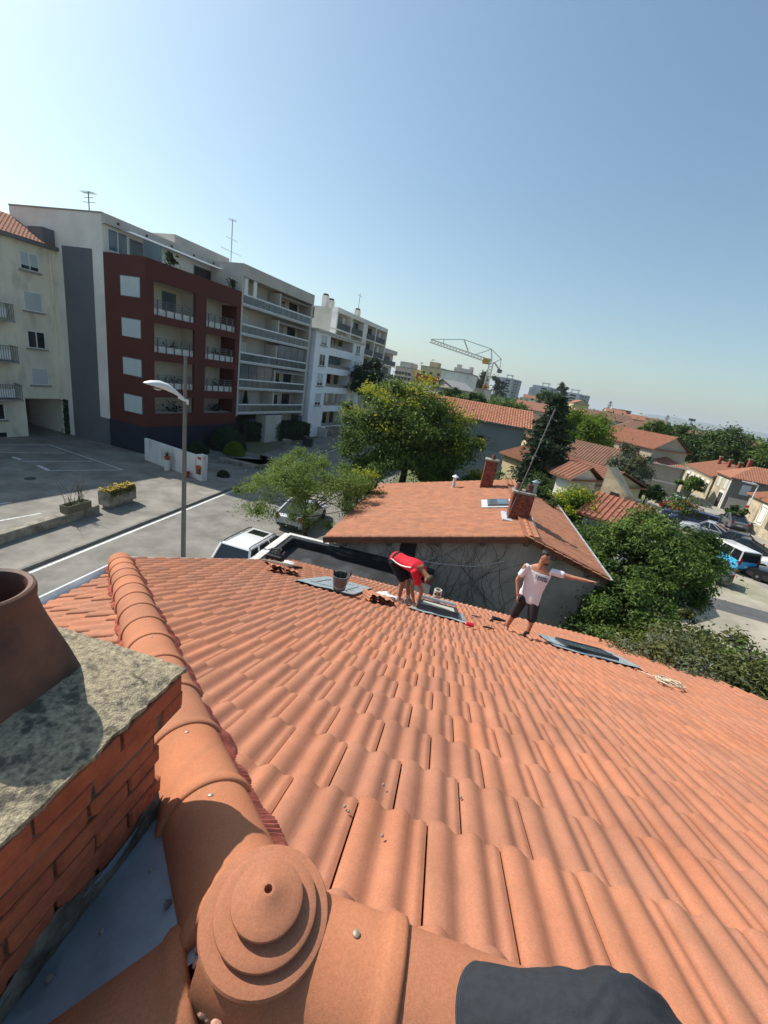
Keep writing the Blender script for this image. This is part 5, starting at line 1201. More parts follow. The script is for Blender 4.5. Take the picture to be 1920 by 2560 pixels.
# white blocks, pink block and shed behind the crane
def prism_bld(nm, label, quad, dist, z0, m, depth=8, wins=None, cat='building', roofm=None):
    (ax, ay), (bx, by) = quad; A, B = at(ax, ay, dist), at(bx, by, dist * .985); f = Fr(A.x, A.y, 0); d = Vector((B.x - A.x, B.y - A.y, 0)); L = d.length; f.u = d.normalized(); f.n = Vector((f.u.y, -f.u.x, 0)); z = (A.z + B.z) / 2
    t = thing(nm, label, cat, f(L / 2, -depth / 2, 0)); blk('wall', f, t, m, 0, L, -depth, 0, 0, z); blk('roof_edge', f, t, roofm or sill_m, -.15, L + .15, -depth - .15, .15, z, z + .25)
    if wins:
        nu, nv, wd_, ht, z_lo = wins
        for i in range(nu):
            for k in range(nv):
                u = L * (i + .5) / nu; zz_ = z - 1.0 - (k + .5) * (z - 1.0 - z_lo) / nv
                blk('window', f, t, glass_d, u - wd_ / 2, u + wd_ / 2, 0, .05, zz_ - ht / 2, zz_ + ht / 2)
    return t, f, L, z
t, f, L, z = prism_bld('white_block', 'plain white windowless block left of the crane', ((1106, 925), (1177, 937)), 110, 0, white_r, 10)
blk('roof_plant', f, t, lgrey_r, 2.2, 6.6, -6, -3, z, z + 1.3); blk('chimney_stack', f, t, lgrey_r, 2.3, 3.4, -6, -5, z + 1.3, z + 2.2); blk('chimney_stack', f, t, lgrey_r, 5.6, 6.5, -6, -5, z + 1.3, z + 2.0)
t, f, L, z = prism_bld('cream_block', 'cream flat block behind the crimson banded building', ((1053, 914), (1108, 924)), 150, 0, yellow_m, 12, (3, 2, 1.0, 1.2, 9))
blk('roof_box', f, t, yellow_m, 2, 5, -7, -3, z, z + 2)
t, f, L, z = prism_bld('crimson_banded_building', 'white building with crimson upper band above the big tree', ((1043, 932), (1098, 944)), 125, 0, white_r, 8, (4, 1, .9, 1.2, 8))
blk('crimson_band', f, t, mat('crimson', (.3, .03, .035), .8), -.05, L + .05, -.1, .06, z - 2.0, z)
f, L, z = two_pt((1080, 962), (1136, 972), 85, 80); hbox(f, L, 5, z, z + 1.4, lgrey_r, mat('grey roof sheet', (.3, .3, .29), .8), 'grey_shed', 'grey gabled shed in front of the white block', rdir='w', tiles=False, cat='shed')
t, f, L, z = prism_bld('far_pink_building', 'far pink and white balcony building at the end of the street', ((990, 915), (1030, 924)), 150, 0, mat('pale pink render', (.55, .45, .42), .9), 10, (5, 3, 1.0, 1.0, 7)); blk('roof_storey', f, t, lgrey_r, 1, 5, -8, -1, z, z + 2)
prism_bld('far_low_block', 'far low grey flat roofed block left of the crane foot', ((1168, 968), (1212, 974)), 120, 0, lgrey_r, 6); prism_bld('far_white_block', 'far tiny white block beside the tall dark tree', ((1170, 957), (1200, 962)), 260, 0, white_r, 8)
# three slab towers
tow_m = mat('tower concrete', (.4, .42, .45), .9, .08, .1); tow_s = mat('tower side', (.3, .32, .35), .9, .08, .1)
for k, ((ax, ay), (bx, by), lab) in enumerate(((((1247, 939), (1299, 952), 'leftmost grey slab tower right behind the crane')), ((1333, 960), (1394, 972), 'middle grey slab tower of the three on the skyline'), ((1403, 977), (1471, 988), 'rightmost grey slab tower of the three on the skyline'))):
    A, B = at(ax, ay, 520), at(bx, by, 515); f = Fr(A.x, A.y, 0); d = Vector((B.x - A.x, B.y - A.y, 0)); L = d.length; f.u = d.normalized(); f.n = Vector((f.u.y, -f.u.x, 0)); z = (A.z + B.z) / 2
    t = thing('slab_tower', lab, 'tower', f(L / 2, -8, 0), 0, 'grey towers on the skyline')
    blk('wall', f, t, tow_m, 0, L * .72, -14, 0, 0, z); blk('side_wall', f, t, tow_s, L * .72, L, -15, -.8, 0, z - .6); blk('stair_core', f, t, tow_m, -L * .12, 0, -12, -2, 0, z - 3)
    mb = MB(); 
    for u in (L * .34, L * .58): mb.fbox(f, u, u + .8, -6, -5, z, z + 3)
    mb.fbox(f, L * .32, L * .64, -8, -4, z + 3, z + 3.8); mb.build('roof_frame', tow_m, t)
    for fl_ in range(7):
        zf = z - 3.6 - fl_ * 3.0
        blk('balcony', f, t, dark_int, L * .36, L * .58, 0, .1, zf, zf + 1.7)
        for u in (L * .8, L * .9): blk('window', f, t, dark_int, u, u + 1.3, -.8, -.7, zf, zf + 1.5)
# scattered far houses, one simple model each
farh = [(1290, 1000, 110), (1325, 1012, 130), (1450, 1020, 120), (1500, 1045, 105), (1545, 1050, 120), (1590, 1062, 150), (1560, 1075, 95), (1600, 1085, 110), (1640, 1090, 130), (1475, 1005, 230), (1400, 1008, 200), (1430, 1013, 160), (1520, 1020, 260), (1570, 1035, 300), (1610, 1045, 240), (1650, 1055, 280), (1690, 1068, 220), (1310, 985, 220), (1350, 1030, 75), (1360, 998, 260), (1720, 1075, 320), (1480, 1033, 180), (1540, 1030, 210), (1660, 1075, 170), (1880, 1105, 130), (1900, 1120, 110), (1330, 1110, 60), (1600, 1052, 200), (1750, 1085, 380), (1630, 1068, 210)]
rngh = random.Random(11)
ORD = ['first', 'second', 'third', 'fourth', 'fifth', 'sixth', 'seventh', 'eighth', 'ninth', 'tenth']
farh.sort()
for k, (px, py, dist) in enumerate(farh):
    p = at(px, py, dist); f = Fr(p.x, p.y, rngh.choice((15, 20, 105, 110, 100, 96)) + rngh.uniform(-6, 6)); L = rngh.uniform(9, 17); ev = max(2.6, p.z - 1.6)
    hbox(f, L, rngh.uniform(7, 9), ev, ev + rngh.uniform(1.5, 2.3), (wc_ := rngh.choice((('white', white_r), ('beige', beige_m), ('stone', stone_m), ('yellow', yellow_m))))[1], (rc_ := rngh.choice((('orange', roof_or), ('brown', roof_br), ('brown', roof_br))))[1], 'far_house', '%s walled far house, %s roof, %s from left in the %s third' % (wc_[0], rc_[0], ORD[k % 10], ('left', 'middle', 'right')[k // 10]), rdir='u', group='far tile roofed houses', tiles=False, hip=rngh.random() < .3, wins=((1.5, 2.5, ev - 1.8, ev - .7, 'dark'), (L - 3, L - 2, ev - 1.8, ev - .7, 'dark')))
t, f, L, z = prism_bld('brick_block', 'red brick block with white chimney on the horizon', ((1532, 1020), (1552, 1025)), 420, 0, mat('far brick', (.3, .12, .09), .9), 12, (3, 3, 2, 2, 5)); blk('white_chimney', f, t, white_r, -4, -2.4, -3, -1.4, 0, z + .5)
# lattice pylons
for (px, py, b, dist, lab) in ((1528, 1003, 1030, 600, 'lattice pylon beside the red brick block on the horizon'), (1671, 1038, 1062, 700, 'lattice pylon before the blue hills')):
    A = at(px, py, dist); mb = MB(); h = A.z
    for sx in (-1, 1):
        for sy in (-1, 1): mb.bar((A.x + sx * 3, A.y + sy * 3, 0), (A.x + sx * .4, A.y + sy * .4, h), .35)
    for i in range(7): z = h * i / 7; r = 3 - 2.6 * i / 7; r2 = 3 - 2.6 * (i + 1) / 7; z2 = h * (i + 1) / 7; mb.bar((A.x - r, A.y, z), (A.x + r2, A.y, z2), .25); mb.bar((A.x + r, A.y, z), (A.x - r2, A.y, z2), .25)
    mb.bar((A.x - 4, A.y, h * .8), (A.x + 4, A.y, h * .8), .4); mb.bar((A.x - 3, A.y, h * .93), (A.x + 3, A.y, h * .93), .4)
    tag(mb.build('pylon', rail_g), lab, 'pylon')
for k, (px, py) in enumerate(((1730, 1050), (1825, 1075), (1846, 1076))):
    A = at(px, py, 260); mb = MB(); mb.bar((A.x, A.y, 0), A, .25); mb.box(A.x - 1.6, A.x + 1.6, A.y - .3, A.y + .3, A.z - .5, A.z + .6); tag(mb.build('floodlight_mast', rail_g), ('leftmost floodlight mast on the horizon above the trees', 'middle floodlight mast on the horizon above the dark trees', 'rightmost floodlight mast on the horizon above the dark trees')[k], 'mast', 'floodlight masts')
# ---- tower crane
cr_y = mat('crane yellow', (.6, .34, .04), .55, .1); cr_w = mat('crane white', (.66, .62, .56), .55, .1)
CD = 150.0
crn = thing('tower_crane', 'yellow and white tower crane rising behind the blue house roof', 'crane', at(1207, 1008, CD) * Vector((1, 1, 0)).length if False else Vector((*at(1206, 1008, CD).xy, 0)))
def lattice(a, b, w, n, t, nm, m):
    mb = MB(); a, b = Vector(a), Vector(b); d = (b - a).normalized(); x = d.cross(Vector((.2, 1, .1))).normalized() * w / 2; y = d.cross(x).normalized() * w / 2; cs_ = [x + y, x - y, -x - y, -x + y]
    for c in cs_: mb.bar(a + c, b + c, t)
    for i in range(n):
        p, q = a.lerp(b, i / n), a.lerp(b, (i + 1) / n)
        for k in range(4): mb.bar(p + cs_[k], q + cs_[(k + 1) % 4], t * .6)
    return mb.build(nm, m, crn)
base = at(1206, 1008, CD); base.z = 0; top = at(1229, 905, CD); top.x, top.y = base.x + (top.x - base.x) * .3, base.y
m1 = Vector((base.x, base.y, 0)).lerp(Vector((base.x, base.y, top.z)), .55)
bp = Vector((base.x, base.y, 0)); tpp = Vector((base.x, base.y, top.z))
J = lambda px, py: at(px, py, CD)
sh = J(1229, 905); off_ = Vector((sh.x - base.x, sh.y - base.y, 0))
bp2 = Vector((sh.x, sh.y, 0))
lattice(bp2, bp2.lerp(sh, .62), 1.7, 14, .3, 'lower_mast', cr_y); lattice(bp2.lerp(sh, .6), sh, 1.3, 8, .26, 'upper_mast', cr_w)
lattice(sh, J(1076, 852), 1.0, 20, .24, 'jib', cr_w)
mb = MB(); mb.bar(sh, J(1229, 873), .35); mb.build('apex_post', cr_w, crn); mb = MB(); mb.bar(J(1171, 879), J(1160, 849), .4); mb.build('jib_strut', cr_w, crn)
mb = MB()
for a, b in ((J(1229, 873), J(1160, 849)), (J(1160, 849), J(1078, 848)), (J(1229, 873), J(1190, 886)), (J(1231, 875), J(1253, 898)), (J(1253, 898), J(1236, 906)), (J(1253, 898), J(1249, 925)), (J(1110, 848), J(1108, 860))): mb.bar(a, b, .16)
mb.build('stay_cables', rail_g, crn)
mb = MB(); mb.bar(J(1236, 906), J(1249, 925), .5); mb.build('counter_jib', cr_w, crn); mb = MB(); c = J(1216, 902); mb.box(c.x - 1.2, c.x + 1.2, c.y - .7, c.y + .7, c.z - 1.0, c.z + .8); mb.build('winch', cr_y, crn)
mb = MB(); c = J(1249, 926); mb.box(c.x - .7, c.x + .7, c.y - .7, c.y + .7, c.z - .8, c.z + .3); mb.bar(c, J(1244, 942), .1); mb.build('counterweight', rail_g, crn)
# ---- hills on the horizon
hill_m = mat('forested hills', (.06, .09, .06), .95, .2, .0006, world=True)
def hills(px0, px1, prof, dist, nm):
    mb = MB(); vs = []; fs = []; n = len(prof)
    for i, (px, py) in enumerate(prof):
        p = at(px, py, dist); q = p * 1.0; b = Vector((p.x * .93, p.y * .93, -20)); m_ = Vector((p.x * .965, p.y * .965, p.z * (.45 + .2 * random.random()))); k2 = Vector((p.x * 1.1, p.y * 1.1, -20))
        vs += [b, m_, p, k2]
        if i: o = 4 * i; fs += [(o - 4, o, o + 1, o - 3), (o - 3, o + 1, o + 2, o - 2), (o - 2, o + 2, o + 3, o - 1)]
    struct(nm, mb.add(vs, fs), hill_m, smooth=180)
pr = []
for i in range(81):
    px = 1380 + i * 12; hz = 791 + .163 * px + .011 * px * 0
    hor = 1068 + .174 * (px - 1700)
    h = 17 * math.exp(-((px - 1650) / 70.0) ** 2) + 14 * math.exp(-((px - 1760) / 90.0) ** 2) + 17 * math.exp(-((px - 1900) / 110.0) ** 2) + 12 * math.exp(-((px - 2080) / 120.0) ** 2) + 5 * math.exp(-((px - 1490) / 60.0) ** 2) + 2 + 1.3 * math.sin(px * .09) + .8 * math.sin(px * .23 + 1)
    pr.append((px, hor - h))
hills(0, 0, pr, 9000, 'hills')
pr2 = [(700 + i * 14, 1068 + .174 * (700 + i * 14 - 1700) - 4 - 2.5 * math.sin(i * .31) - 1.5 * math.sin(i * .83)) for i in range(56)]
hills(0, 0, pr2, 8000, 'hills')
# ================================================================== vegetation
def leaf_mat(name, c1, c2, tr=.35, sc=.9):
    m = bpy.data.materials.new(name); m.use_nodes = True; n, l = m.node_tree.nodes, m.node_tree.links; b = n['Principled BSDF']; b.inputs['Roughness'].default_value = .55; b.inputs['Specular IOR Level'].default_value = .25
    g = n.new('ShaderNodeNewGeometry'); nz = n.new('ShaderNodeTexNoise'); nz.inputs['Scale'].default_value = sc; nz.inputs['Detail'].default_value = 4; l.new(g.outputs['Position'], nz.inputs['Vector'])
    nw = n.new('ShaderNodeTexWhiteNoise'); at_ = n.new('ShaderNodeAttribute'); at_.attribute_name = 'tone'; 
    ad = n.new('ShaderNodeMath'); ad.operation = 'MULTIPLY_ADD'; ad.inputs[1].default_value = .45; l.new(at_.outputs['Fac'], ad.inputs[0]); l.new(nz.outputs['Fac'], ad.inputs[2])
    r = n.new('ShaderNodeValToRGB'); r.color_ramp.elements[0].position = .45; r.color_ramp.elements[1].position = .95; r.color_ramp.elements[0].color = (*c1, 1); r.color_ramp.elements[1].color = (*c2, 1); l.new(ad.outputs[0], r.inputs[0]); l.new(r.outputs[0], b.inputs['Base Color'])
    t = n.new('ShaderNodeBsdfTranslucent'); l.new(r.outputs[0], t.inputs['Color']); mx = n.new('ShaderNodeMixShader'); mx.inputs[0].default_value = tr; l.new(b.outputs[0], mx.inputs[1]); l.new(t.outputs[0], mx.inputs[2]); l.new(mx.outputs[0], n['Material Output'].inputs[0])
    return m
bark = mat('bark', (.09, .07, .05), .95, .3, 5, bump=.6, bscale=12, stretch=(1, 1, .25)); pale_bark = mat('pale bark', (.3, .28, .24), .9, .3, 4)
L_dark = leaf_mat('dark leaf', (.02, .045, .012), (.1, .16, .035)); L_mid = leaf_mat('mid leaf', (.025, .055, .012), (.15, .23, .04)); L_light = leaf_mat('feathery leaf', (.1, .16, .03), (.26, .34, .09), .5); L_yel = leaf_mat('yellow blossom', (.22, .27, .02), (.48, .46, .04), .4); L_bright = leaf_mat('bright leaf', (.08, .14, .015), (.2, .3, .03), .45); L_olive = leaf_mat('olive leaf', (.045, .055, .02), (.16, .17, .05)); L_con = leaf_mat('conifer needle', (.012, .03, .016), (.045, .08, .035), .15); L_grey = leaf_mat('grey green leaf', (.07, .09, .06), (.2, .22, .14))
def leaves_obj(name, pts, mats, parent, stuff=False):
    """pts: list of (centre, size, normal hint, material index, aspect)"""
    vs = []; fs = []; mi = []; tn = []
    rd = random.random; ga = random.gauss
    for p, q, nn, m, asp in pts:
        n_ = Vector((nn.x + ga(0, .55), nn.y + ga(0, .55), nn.z + ga(0, .55)))
        if n_.length < 1e-3: n_ = ZV
        n_.normalize(); x = n_.cross(Vector((ga(0, 1), ga(0, 1), ga(0, 1))))
        if x.length < 1e-3: continue
        x.normalize(); y = n_.cross(x); x *= q; y *= q * asp; o = len(vs); b = n_ * q * .25
        vs += [p - x, p - y * .8 + b, p + x, p + y * .8 + b]; fs.append((o, o + 1, o + 2, o + 3)); mi.append(m); tn.append(rd())
    me = bpy.data.meshes.new(name); me.from_pydata([tuple(v) for v in vs], [], fs)
    for m in mats: me.materials.append(m)
    me.polygons.foreach_set('material_index', mi); a = me.attributes.new('tone', 'FLOAT', 'FACE'); a.data.foreach_set('value', tn); me.update()
    o = bpy.data.objects.new(name, me); C.objects.link(o)
    if parent: attach(o, parent)
    if stuff: o['kind'] = 'stuff'
    return o
def tree(name, label, base, centre, rx, ry, rz, nclump, nleaf, ls, mats, cl=.8, flower=0.0, bark_m=None, cat='tree', group=None, asp=.6, droop=0.0, lumps=5, trunk_r=.2, inner=.35, trunk=True):
    t = thing(name, label, cat, base, 0, group); cen = Vector(centre); rg = random
    lob = [(Vector((rg.gauss(0, 1), rg.gauss(0, 1), rg.gauss(0, .7))).normalized(), rg.uniform(.12, .34)) for _ in range(lumps)]
    clumps = []
    for i in range(nclump):
        d = Vector((rg.gauss(0, 1), rg.gauss(0, 1), rg.gauss(0, 1))).normalized()
        if d.z < -.55: d.z *= -.4; d.normalize()
        k = min(.98, .68 + sum(a * max(0, d.dot(l) - .4) * 1.6 for l, a in lob) + rg.uniform(-.06, .06))
        r = k * (rg.uniform(.78, 1.0) if rg.random() > inner else rg.uniform(.25, .8))
        if rg.random() < .12 and d.z > -.3: r = k * rg.uniform(1.0, 1.13)
        clumps.append((cen + Vector((d.x * rx, d.y * ry, d.z * rz)) * r, d, r))
    pts = []; per = nleaf // nclump
    for c, d, r in clumps:
        cr_ = cl * (rg.uniform(.6, 1.3) if r < .98 else rg.uniform(.35, .6)); fl_ = flower and (d.z > .3 or d.x > .7) and r > .7 and rg.random() < flower * 1.6
        for k in range(per):
            v = Vector((rg.gauss(0, .5), rg.gauss(0, .5), rg.gauss(0, .36))) * cr_
            p = c + v - ZV * droop * (v.x * v.x + v.y * v.y) / max(cr_, .1)
            m = 1 if fl_ and v.z > -.1 * cr_ and rg.random() < .85 else 0
            nn = (v.normalized() * .5 + d * .35 + ZV * .55)
            pts.append((p, ls * rg.uniform(.6, 1.3), nn, m, asp))
    leaves_obj('crown', pts, mats, t)
    if trunk:
        mb = MB(); b = Vector(base); top = Vector((cen.x, cen.y, cen.z + rz * .35)); fork = b.lerp(cen, .55); fork.z = min(fork.z, cen.z - rz * .35) if cen.z - rz * .35 > b.z + .3 else b.z + (cen.z - b.z) * .5
        mb.tube([b - ZV * .1, b.lerp(fork, .5) + Vector((rg.gauss(0, .06), rg.gauss(0, .06), 0)), fork, fork.lerp(top, .5), top], [trunk_r * 1.25, trunk_r, trunk_r * .85, trunk_r * .5, trunk_r * .12], 8, False)
        for c, d, r in rg.sample(clumps, min(len(clumps), 34)):
            s = fork.lerp(top, rg.uniform(0, .7)); m1_ = s.lerp(c, .5) + Vector((rg.gauss(0, .12), rg.gauss(0, .12), rg.uniform(0, .3))); mb.tube([s, m1_, c], [trunk_r * .3, trunk_r * .18, trunk_r * .05], 5, False)
        mb.build('trunk', bark_m or bark, t, smooth=60)
    return t
def G(p): return Vector((p[0], p[1], 0))
# large golden rain tree
tree('golden_rain_tree', 'large round tree with yellow blossom tips behind the neighbour roof', (1.1, 31.8, 0), (1.0, 31.8, 4.3), 5.2, 4.6, 5.3, 230, 72000, .125, [L_mid, L_yel], cl=.95, flower=.34, trunk_r=.3, lumps=9)
# feathery street tree
tree('feathery_tree', 'light green feathery young tree beside the white parked car', (-3.75, 19.4, 0), (-4.1, 19.6, 3.2), 3.3, 2.9, 2.4, 100, 21000, .072, [L_light], cl=.46, asp=.42, droop=.12, trunk_r=.13, lumps=8, inner=.25)
p = at(900, 1200, 22); tree('yellow_shrub', 'yellow flowering shrub between feathery tree and neighbour roof', G(p), (p.x, p.y, p.z - .6), 1.3, 1.2, 1.3, 26, 4200, .075, [L_bright, L_yel], cl=.5, flower=.9, cat='shrub', trunk_r=.08)
# trees on the right of the roof
p = at(1648, 1400, 20); tree('broadleaf_tree', 'big dark green broadleaf tree hiding the parked cars', G(p), (p.x, p.y, 3.55), 2.5, 2.4, 2.9, 84, 34000, .08, [L_mid], cl=.5, trunk_r=.2, lumps=9)
p = at(1572, 1500, 15.5); tree('broadleaf_tree', 'lower green tree in front of the big dark tree, right of the pointing man', G(p), (p.x, p.y, 2.5), 1.75, 1.7, 2.1, 60, 22000, .07, [L_mid], cl=.42, trunk_r=.15)
p = at(1520, 1590, 14.3); tree('broadleaf_shrub', 'dark leafy shrub filling the corner beside the neighbour gable', G(p), (p.x, p.y, 1.6), 1.3, 1.6, 1.4, 40, 8000, .08, [L_dark], cl=.5, cat='shrub', trunk_r=.08)
p = at(1700, 1545, 13.2); tree('fine_shrub', 'bright yellow green fine leaved shrub below the gravel path', G(p), (p.x, p.y, 2.5), 1.2, 1.2, 1.7, 40, 12000, .06, [L_bright], cl=.5, asp=.18, cat='shrub', trunk_r=.07)
p = at(1835, 1620, 11.0); tree('olive_tree', 'grey green bushy tree close to the right roof edge', G(p), (p.x, p.y, 3.15), 2.1, 1.8, 1.9, 110, 28000, .058, [L_olive, L_grey], cl=.55, flower=.25, trunk_r=.12, lumps=8)
p = at(1790, 1555, 13.4); tree('dark_twig_shrub', 'brownish dark leaved shrub above the bushy tree', G(p), (p.x, p.y, 3.2), 1.4, 1.2, 1.3, 40, 8000, .07, [L_olive], cl=.45, cat='shrub', trunk_r=.07)
p = at(1935, 1640, 13); tree('olive_tree', 'green bushy tree cut by the right photo edge', G(p), (p.x, p.y, 3.1), 1.9, 1.6, 1.8, 60, 13000, .075, [L_mid], cl=.55, trunk_r=.1)
# yellow green tree beside the neighbour
p = at(1428, 1280, 26); tree('yellow_green_tree', 'yellow green flowering tree just behind the neighbour roof ridge', G(p), (p.x, p.y, p.z - .2), 1.75, 1.7, 2.0, 60, 12000, .09, [L_bright, L_yel], cl=.6, flower=.45, trunk_r=.12)
p = at(1482, 1330, 22); tree('broadleaf_tree', 'dark tree between yellow green tree and annexe wall', G(p), (p.x, p.y, 2.6), 1.6, 1.6, 2.0, 45, 9000, .085, [L_dark], cl=.6, trunk_r=.12)
# conifers
def conifer(name, label, base, h, r, nt, ls, mats, n, cat='tree', low=.1):
    t = thing(name, label, cat, base); b = Vector(base); pts = []; mb = MB(); mb.tube([b, b + ZV * h], [h * .022, .03], 7, False)
    for i in range(nt):
        f = low + (1 - low) * i / nt; z = h * f; R = r * (1 - f) ** .7 * random.uniform(.6, 1.15) + .25; a0 = random.uniform(0, 6.28)
        for k in range(5):
            a = a0 + k * 1.257 + random.gauss(0, .25); tip = b + Vector((math.cos(a) * R, math.sin(a) * R, z + R * .06)); mb.tube([b + ZV * z, tip], [.05, .015], 4, False)
            for q in range(max(3, int(n / nt / 5 * (R / r + .4)))):
                s = random.random() ** .6; p = (b + ZV * z).lerp(tip, s) + Vector((random.gauss(0, .16 * R + .08), random.gauss(0, .16 * R + .08), random.gauss(0, .1) - .1 * s)); pts.append((p, ls * random.uniform(.6, 1.3), ZV, 0, .45))
    leaves_obj('crown', pts, mats, t); mb.build('trunk', bark, t, smooth=60); return t
p = at(1362, 1130, 38); conifer('cedar_tree', 'tall dark cedar right of the blue house', G(p), at(1345, 975, 38).z, 2.5, 22, .22, [L_con], 11000)
p = at(1335, 1180, 33); conifer('cedar_tree', 'lower dark conifer in front of the tall cedar', G(p), at(1335, 1085, 33).z, 2.3, 16, .17, [L_con], 8000)
p = at(1390, 1160, 34); conifer('pine_tree', 'broad dark pine between cedar and yellow house', G(p), at(1385, 1105, 34).z, 1.9, 15, .17, [L_con], 7000)
p = at(1247, 1195, 27); conifer('young_conifer', 'small narrow conifer at the foot of the blue wall', G(p), at(1247, 1165, 27).z, .7, 10, .08, [L_mid], 1600)
p = at(1203, 955, 230); t = tree('poplar_tree', 'dark poplar on the skyline left of the crane mast', G(p), (p.x, p.y, 10), 4.2, 4, 12, 40, 3500, .7, [L_con], cl=2.0, trunk_r=.3)
# mid distance broadleaf trees
mid = [('bright_tree', 'bright green spreading tree behind the long barn', 1447, 1085, 56, 4.6, 3.6, L_bright, .24, 8000), ('dark_tree', 'dark round plane tree above the long house, left of the pair', 1704, 1114, 97, 5.0, 5.0, L_dark, .34, 9000), ('dark_tree', 'dark round plane tree above the terrace, right of the pair', 1797, 1124, 97, 5.8, 5.0, L_dark, .34, 9000), ('dark_tree', 'dark round tree cut by the right photo edge above the terrace', 1905, 1156, 95, 4.6, 4.4, L_mid, .34, 6000), ('dark_tree', 'dense dark street tree before the set back block', 922, 950, 63, 2.6, 4.2, L_con, .26, 8000),
       ('shrub_tree', 'green bushy tree behind the blue house beside the crane foot', 1180, 1000, 72, 2.4, 1.3, L_mid, .26, 4000), ('shrub_tree', 'bushy tree below the leftmost slab tower', 1268, 1022, 80, 4.2, 1.6, L_mid, .3, 6000), ('shrub_tree', 'small dark tree left of the long house end wall', 1490, 1122, 60, 1.8, 1.8, L_dark, .2, 2500), ('shrub_tree', 'low dark bushes in front of the grey shed', 1125, 985, 78, 2.2, 1.6, L_dark, .28, 2500), ('shrub_tree', 'round green tree between far roofs and bright tree', 1640, 1080, 95, 3.2, 2.4, L_mid, .32, 3000), ('shrub_tree', 'dark tree behind the far roofs below the middle tower', 1372, 1000, 170, 5, 4, L_dark, .5, 3000), ('poplar_tree', 'dark slender trees between middle and right tower', 1408, 985, 300, 5, 10, L_con, .9, 2500), ('poplar_tree', 'dark tree group left of the leftmost slab tower', 1240, 972, 300, 6, 10, L_con, .9, 2500),
       ('shrub_tree', 'green garden tree before the terrace front', 1732, 1212, 58, 1.5, 1.0, L_mid, .2, 3500), ('shrub_tree', 'dark bush beside the stone house corner', 1838, 1278, 58, 1.0, .8, L_dark, .18, 2000), ('shrub_tree', 'small green tree left of the yellow house', 1360, 1230, 30, 1.8, 1.6, L_dark, .12, 4000), ('shrub_tree', 'low shrubs below the beige house wall', 1618, 1232, 45, 1.6, 1.2, L_dark, .16, 2500), ('shrub_tree', 'small tree hiding the yellow house end', 1330, 1260, 24, 1.6, 1.5, L_dark, .1, 4500)]
for nm, lab, px, py, dist, rx, rz, lm, ls, n in mid:
    p = at(px, py, dist); tree(nm, lab, G(p), (p.x, p.y, p.z - rz * .08), rx * .9, rx * .9, rz * .95, max(20, n // 150), int(n * 1.3), ls * .8, [lm], cl=rx * .25, trunk_r=rx * .05, lumps=6)
p = at(1570, 1165, 44); tree('birch_tree', 'drooping grey green birch before the beige house', G(p), (p.x, p.y, p.z - .3), 2.0, 2.0, 2.3, 46, 8000, .13, [L_grey, L_olive], cl=.7, flower=.5, droop=.6, bark_m=pale_bark, trunk_r=.12)
# left garden
def bush(name, label, c, r, h, lm, ls=.09, n=4000, cat='bush'):
    t = thing(name, label, cat, (c[0], c[1], 0)); pts = []
    for i in range(n):
        d = Vector((random.gauss(0, 1), random.gauss(0, 1), abs(random.gauss(0, 1)))).normalized(); k = random.uniform(.8, 1.03); pts.append((Vector((c[0] + d.x * r * k, c[1] + d.y * r * k, .1 + d.z * h * k)), ls * random.uniform(.6, 1.3), d, 0, .6))
    leaves_obj('foliage', pts, [lm], t); mb = MB(); mb.tube([(c[0], c[1], 0), (c[0], c[1], h * .6)], .05, 6); mb.build('stem', bark, t); return t
bush('round_bush', 'bright round clipped bush in front of the dark hedge', (-14.6, 37.0), .95, 1.2, L_bright)
bush('dark_bush', 'dark spreading yucca bush beside the navy base', (-16.0, 38.8), 1.7, 2.1, L_con, .13, 5000); bush('dark_bush', 'small dark bush right beside the white wall pier', (-12.4, 29.6), .45, .5, L_con, .06, 1200); bush('dark_bush', 'low dark bush between the round bush and the wall', (-17.2, 35.4), .9, 1.0, L_con, .1, 2500)
hd_ = thing('hedge', 'long dark clipped hedge in front of the grey balcony building', 'hedge', (-13.5, 46, 0)); pts = []
hA, hB = Vector((-17.2, 44.0, 0)), Vector((-11.8, 52.5, 0)); hu = (hB - hA).normalized(); hn = Vector((hu.y, -hu.x, 0))
for i in range(9000):
    u = random.random() * (hB - hA).length; sidep = random.choice((0, 1, 2)); w = random.uniform(-1, 1)
    off, z, nn = (hn * w, 2.0, ZV) if sidep == 0 else (hn * (1 if sidep == 1 else -1), random.uniform(.1, 2.0), hn * (1 if sidep == 1 else -1)); pts.append((hA + hu * u + off * 1.0 + Vector((random.gauss(0, .05), random.gauss(0, .05), z + random.gauss(0, .06))), .1, nn, 0, .7))
leaves_obj('foliage', pts, [L_con], hd_); mb = MB(); mb.hexa([hA - hn * .9, hB - hn * .9, hB + hn * .9, hA + hn * .9][::-1] + [q + ZV * 1.9 for q in (hA - hn * .9, hB - hn * .9, hB + hn * .9, hA + hn * .9)][::-1]); mb.build('branches', dark_int, hd_)
cyp = at(608, 1095, 47); ctop = at(611, 978, 47).z
t = thing('cypress_tree', 'slim dark cypress in front of the grey balcony building', 'tree', G(cyp)); pts = []
for i in range(6000):
    f = random.random(); a = random.uniform(0, 6.28); r = .55 * math.sin(PI * min(1, (f * .92 + .05))) ** .6 * (1 - f * .55) * random.uniform(.75, 1.05); pts.append((Vector((cyp.x + r * math.cos(a), cyp.y + r * math.sin(a), ctop * f)), .1, Vector((math.cos(a), math.sin(a), .4)), 0, .4))
leaves_obj('crown', pts, [L_con], t); mb = MB(); mb.tube([G(cyp), G(cyp) + ZV * ctop * .8], .07, 6); mb.build('trunk', bark, t)
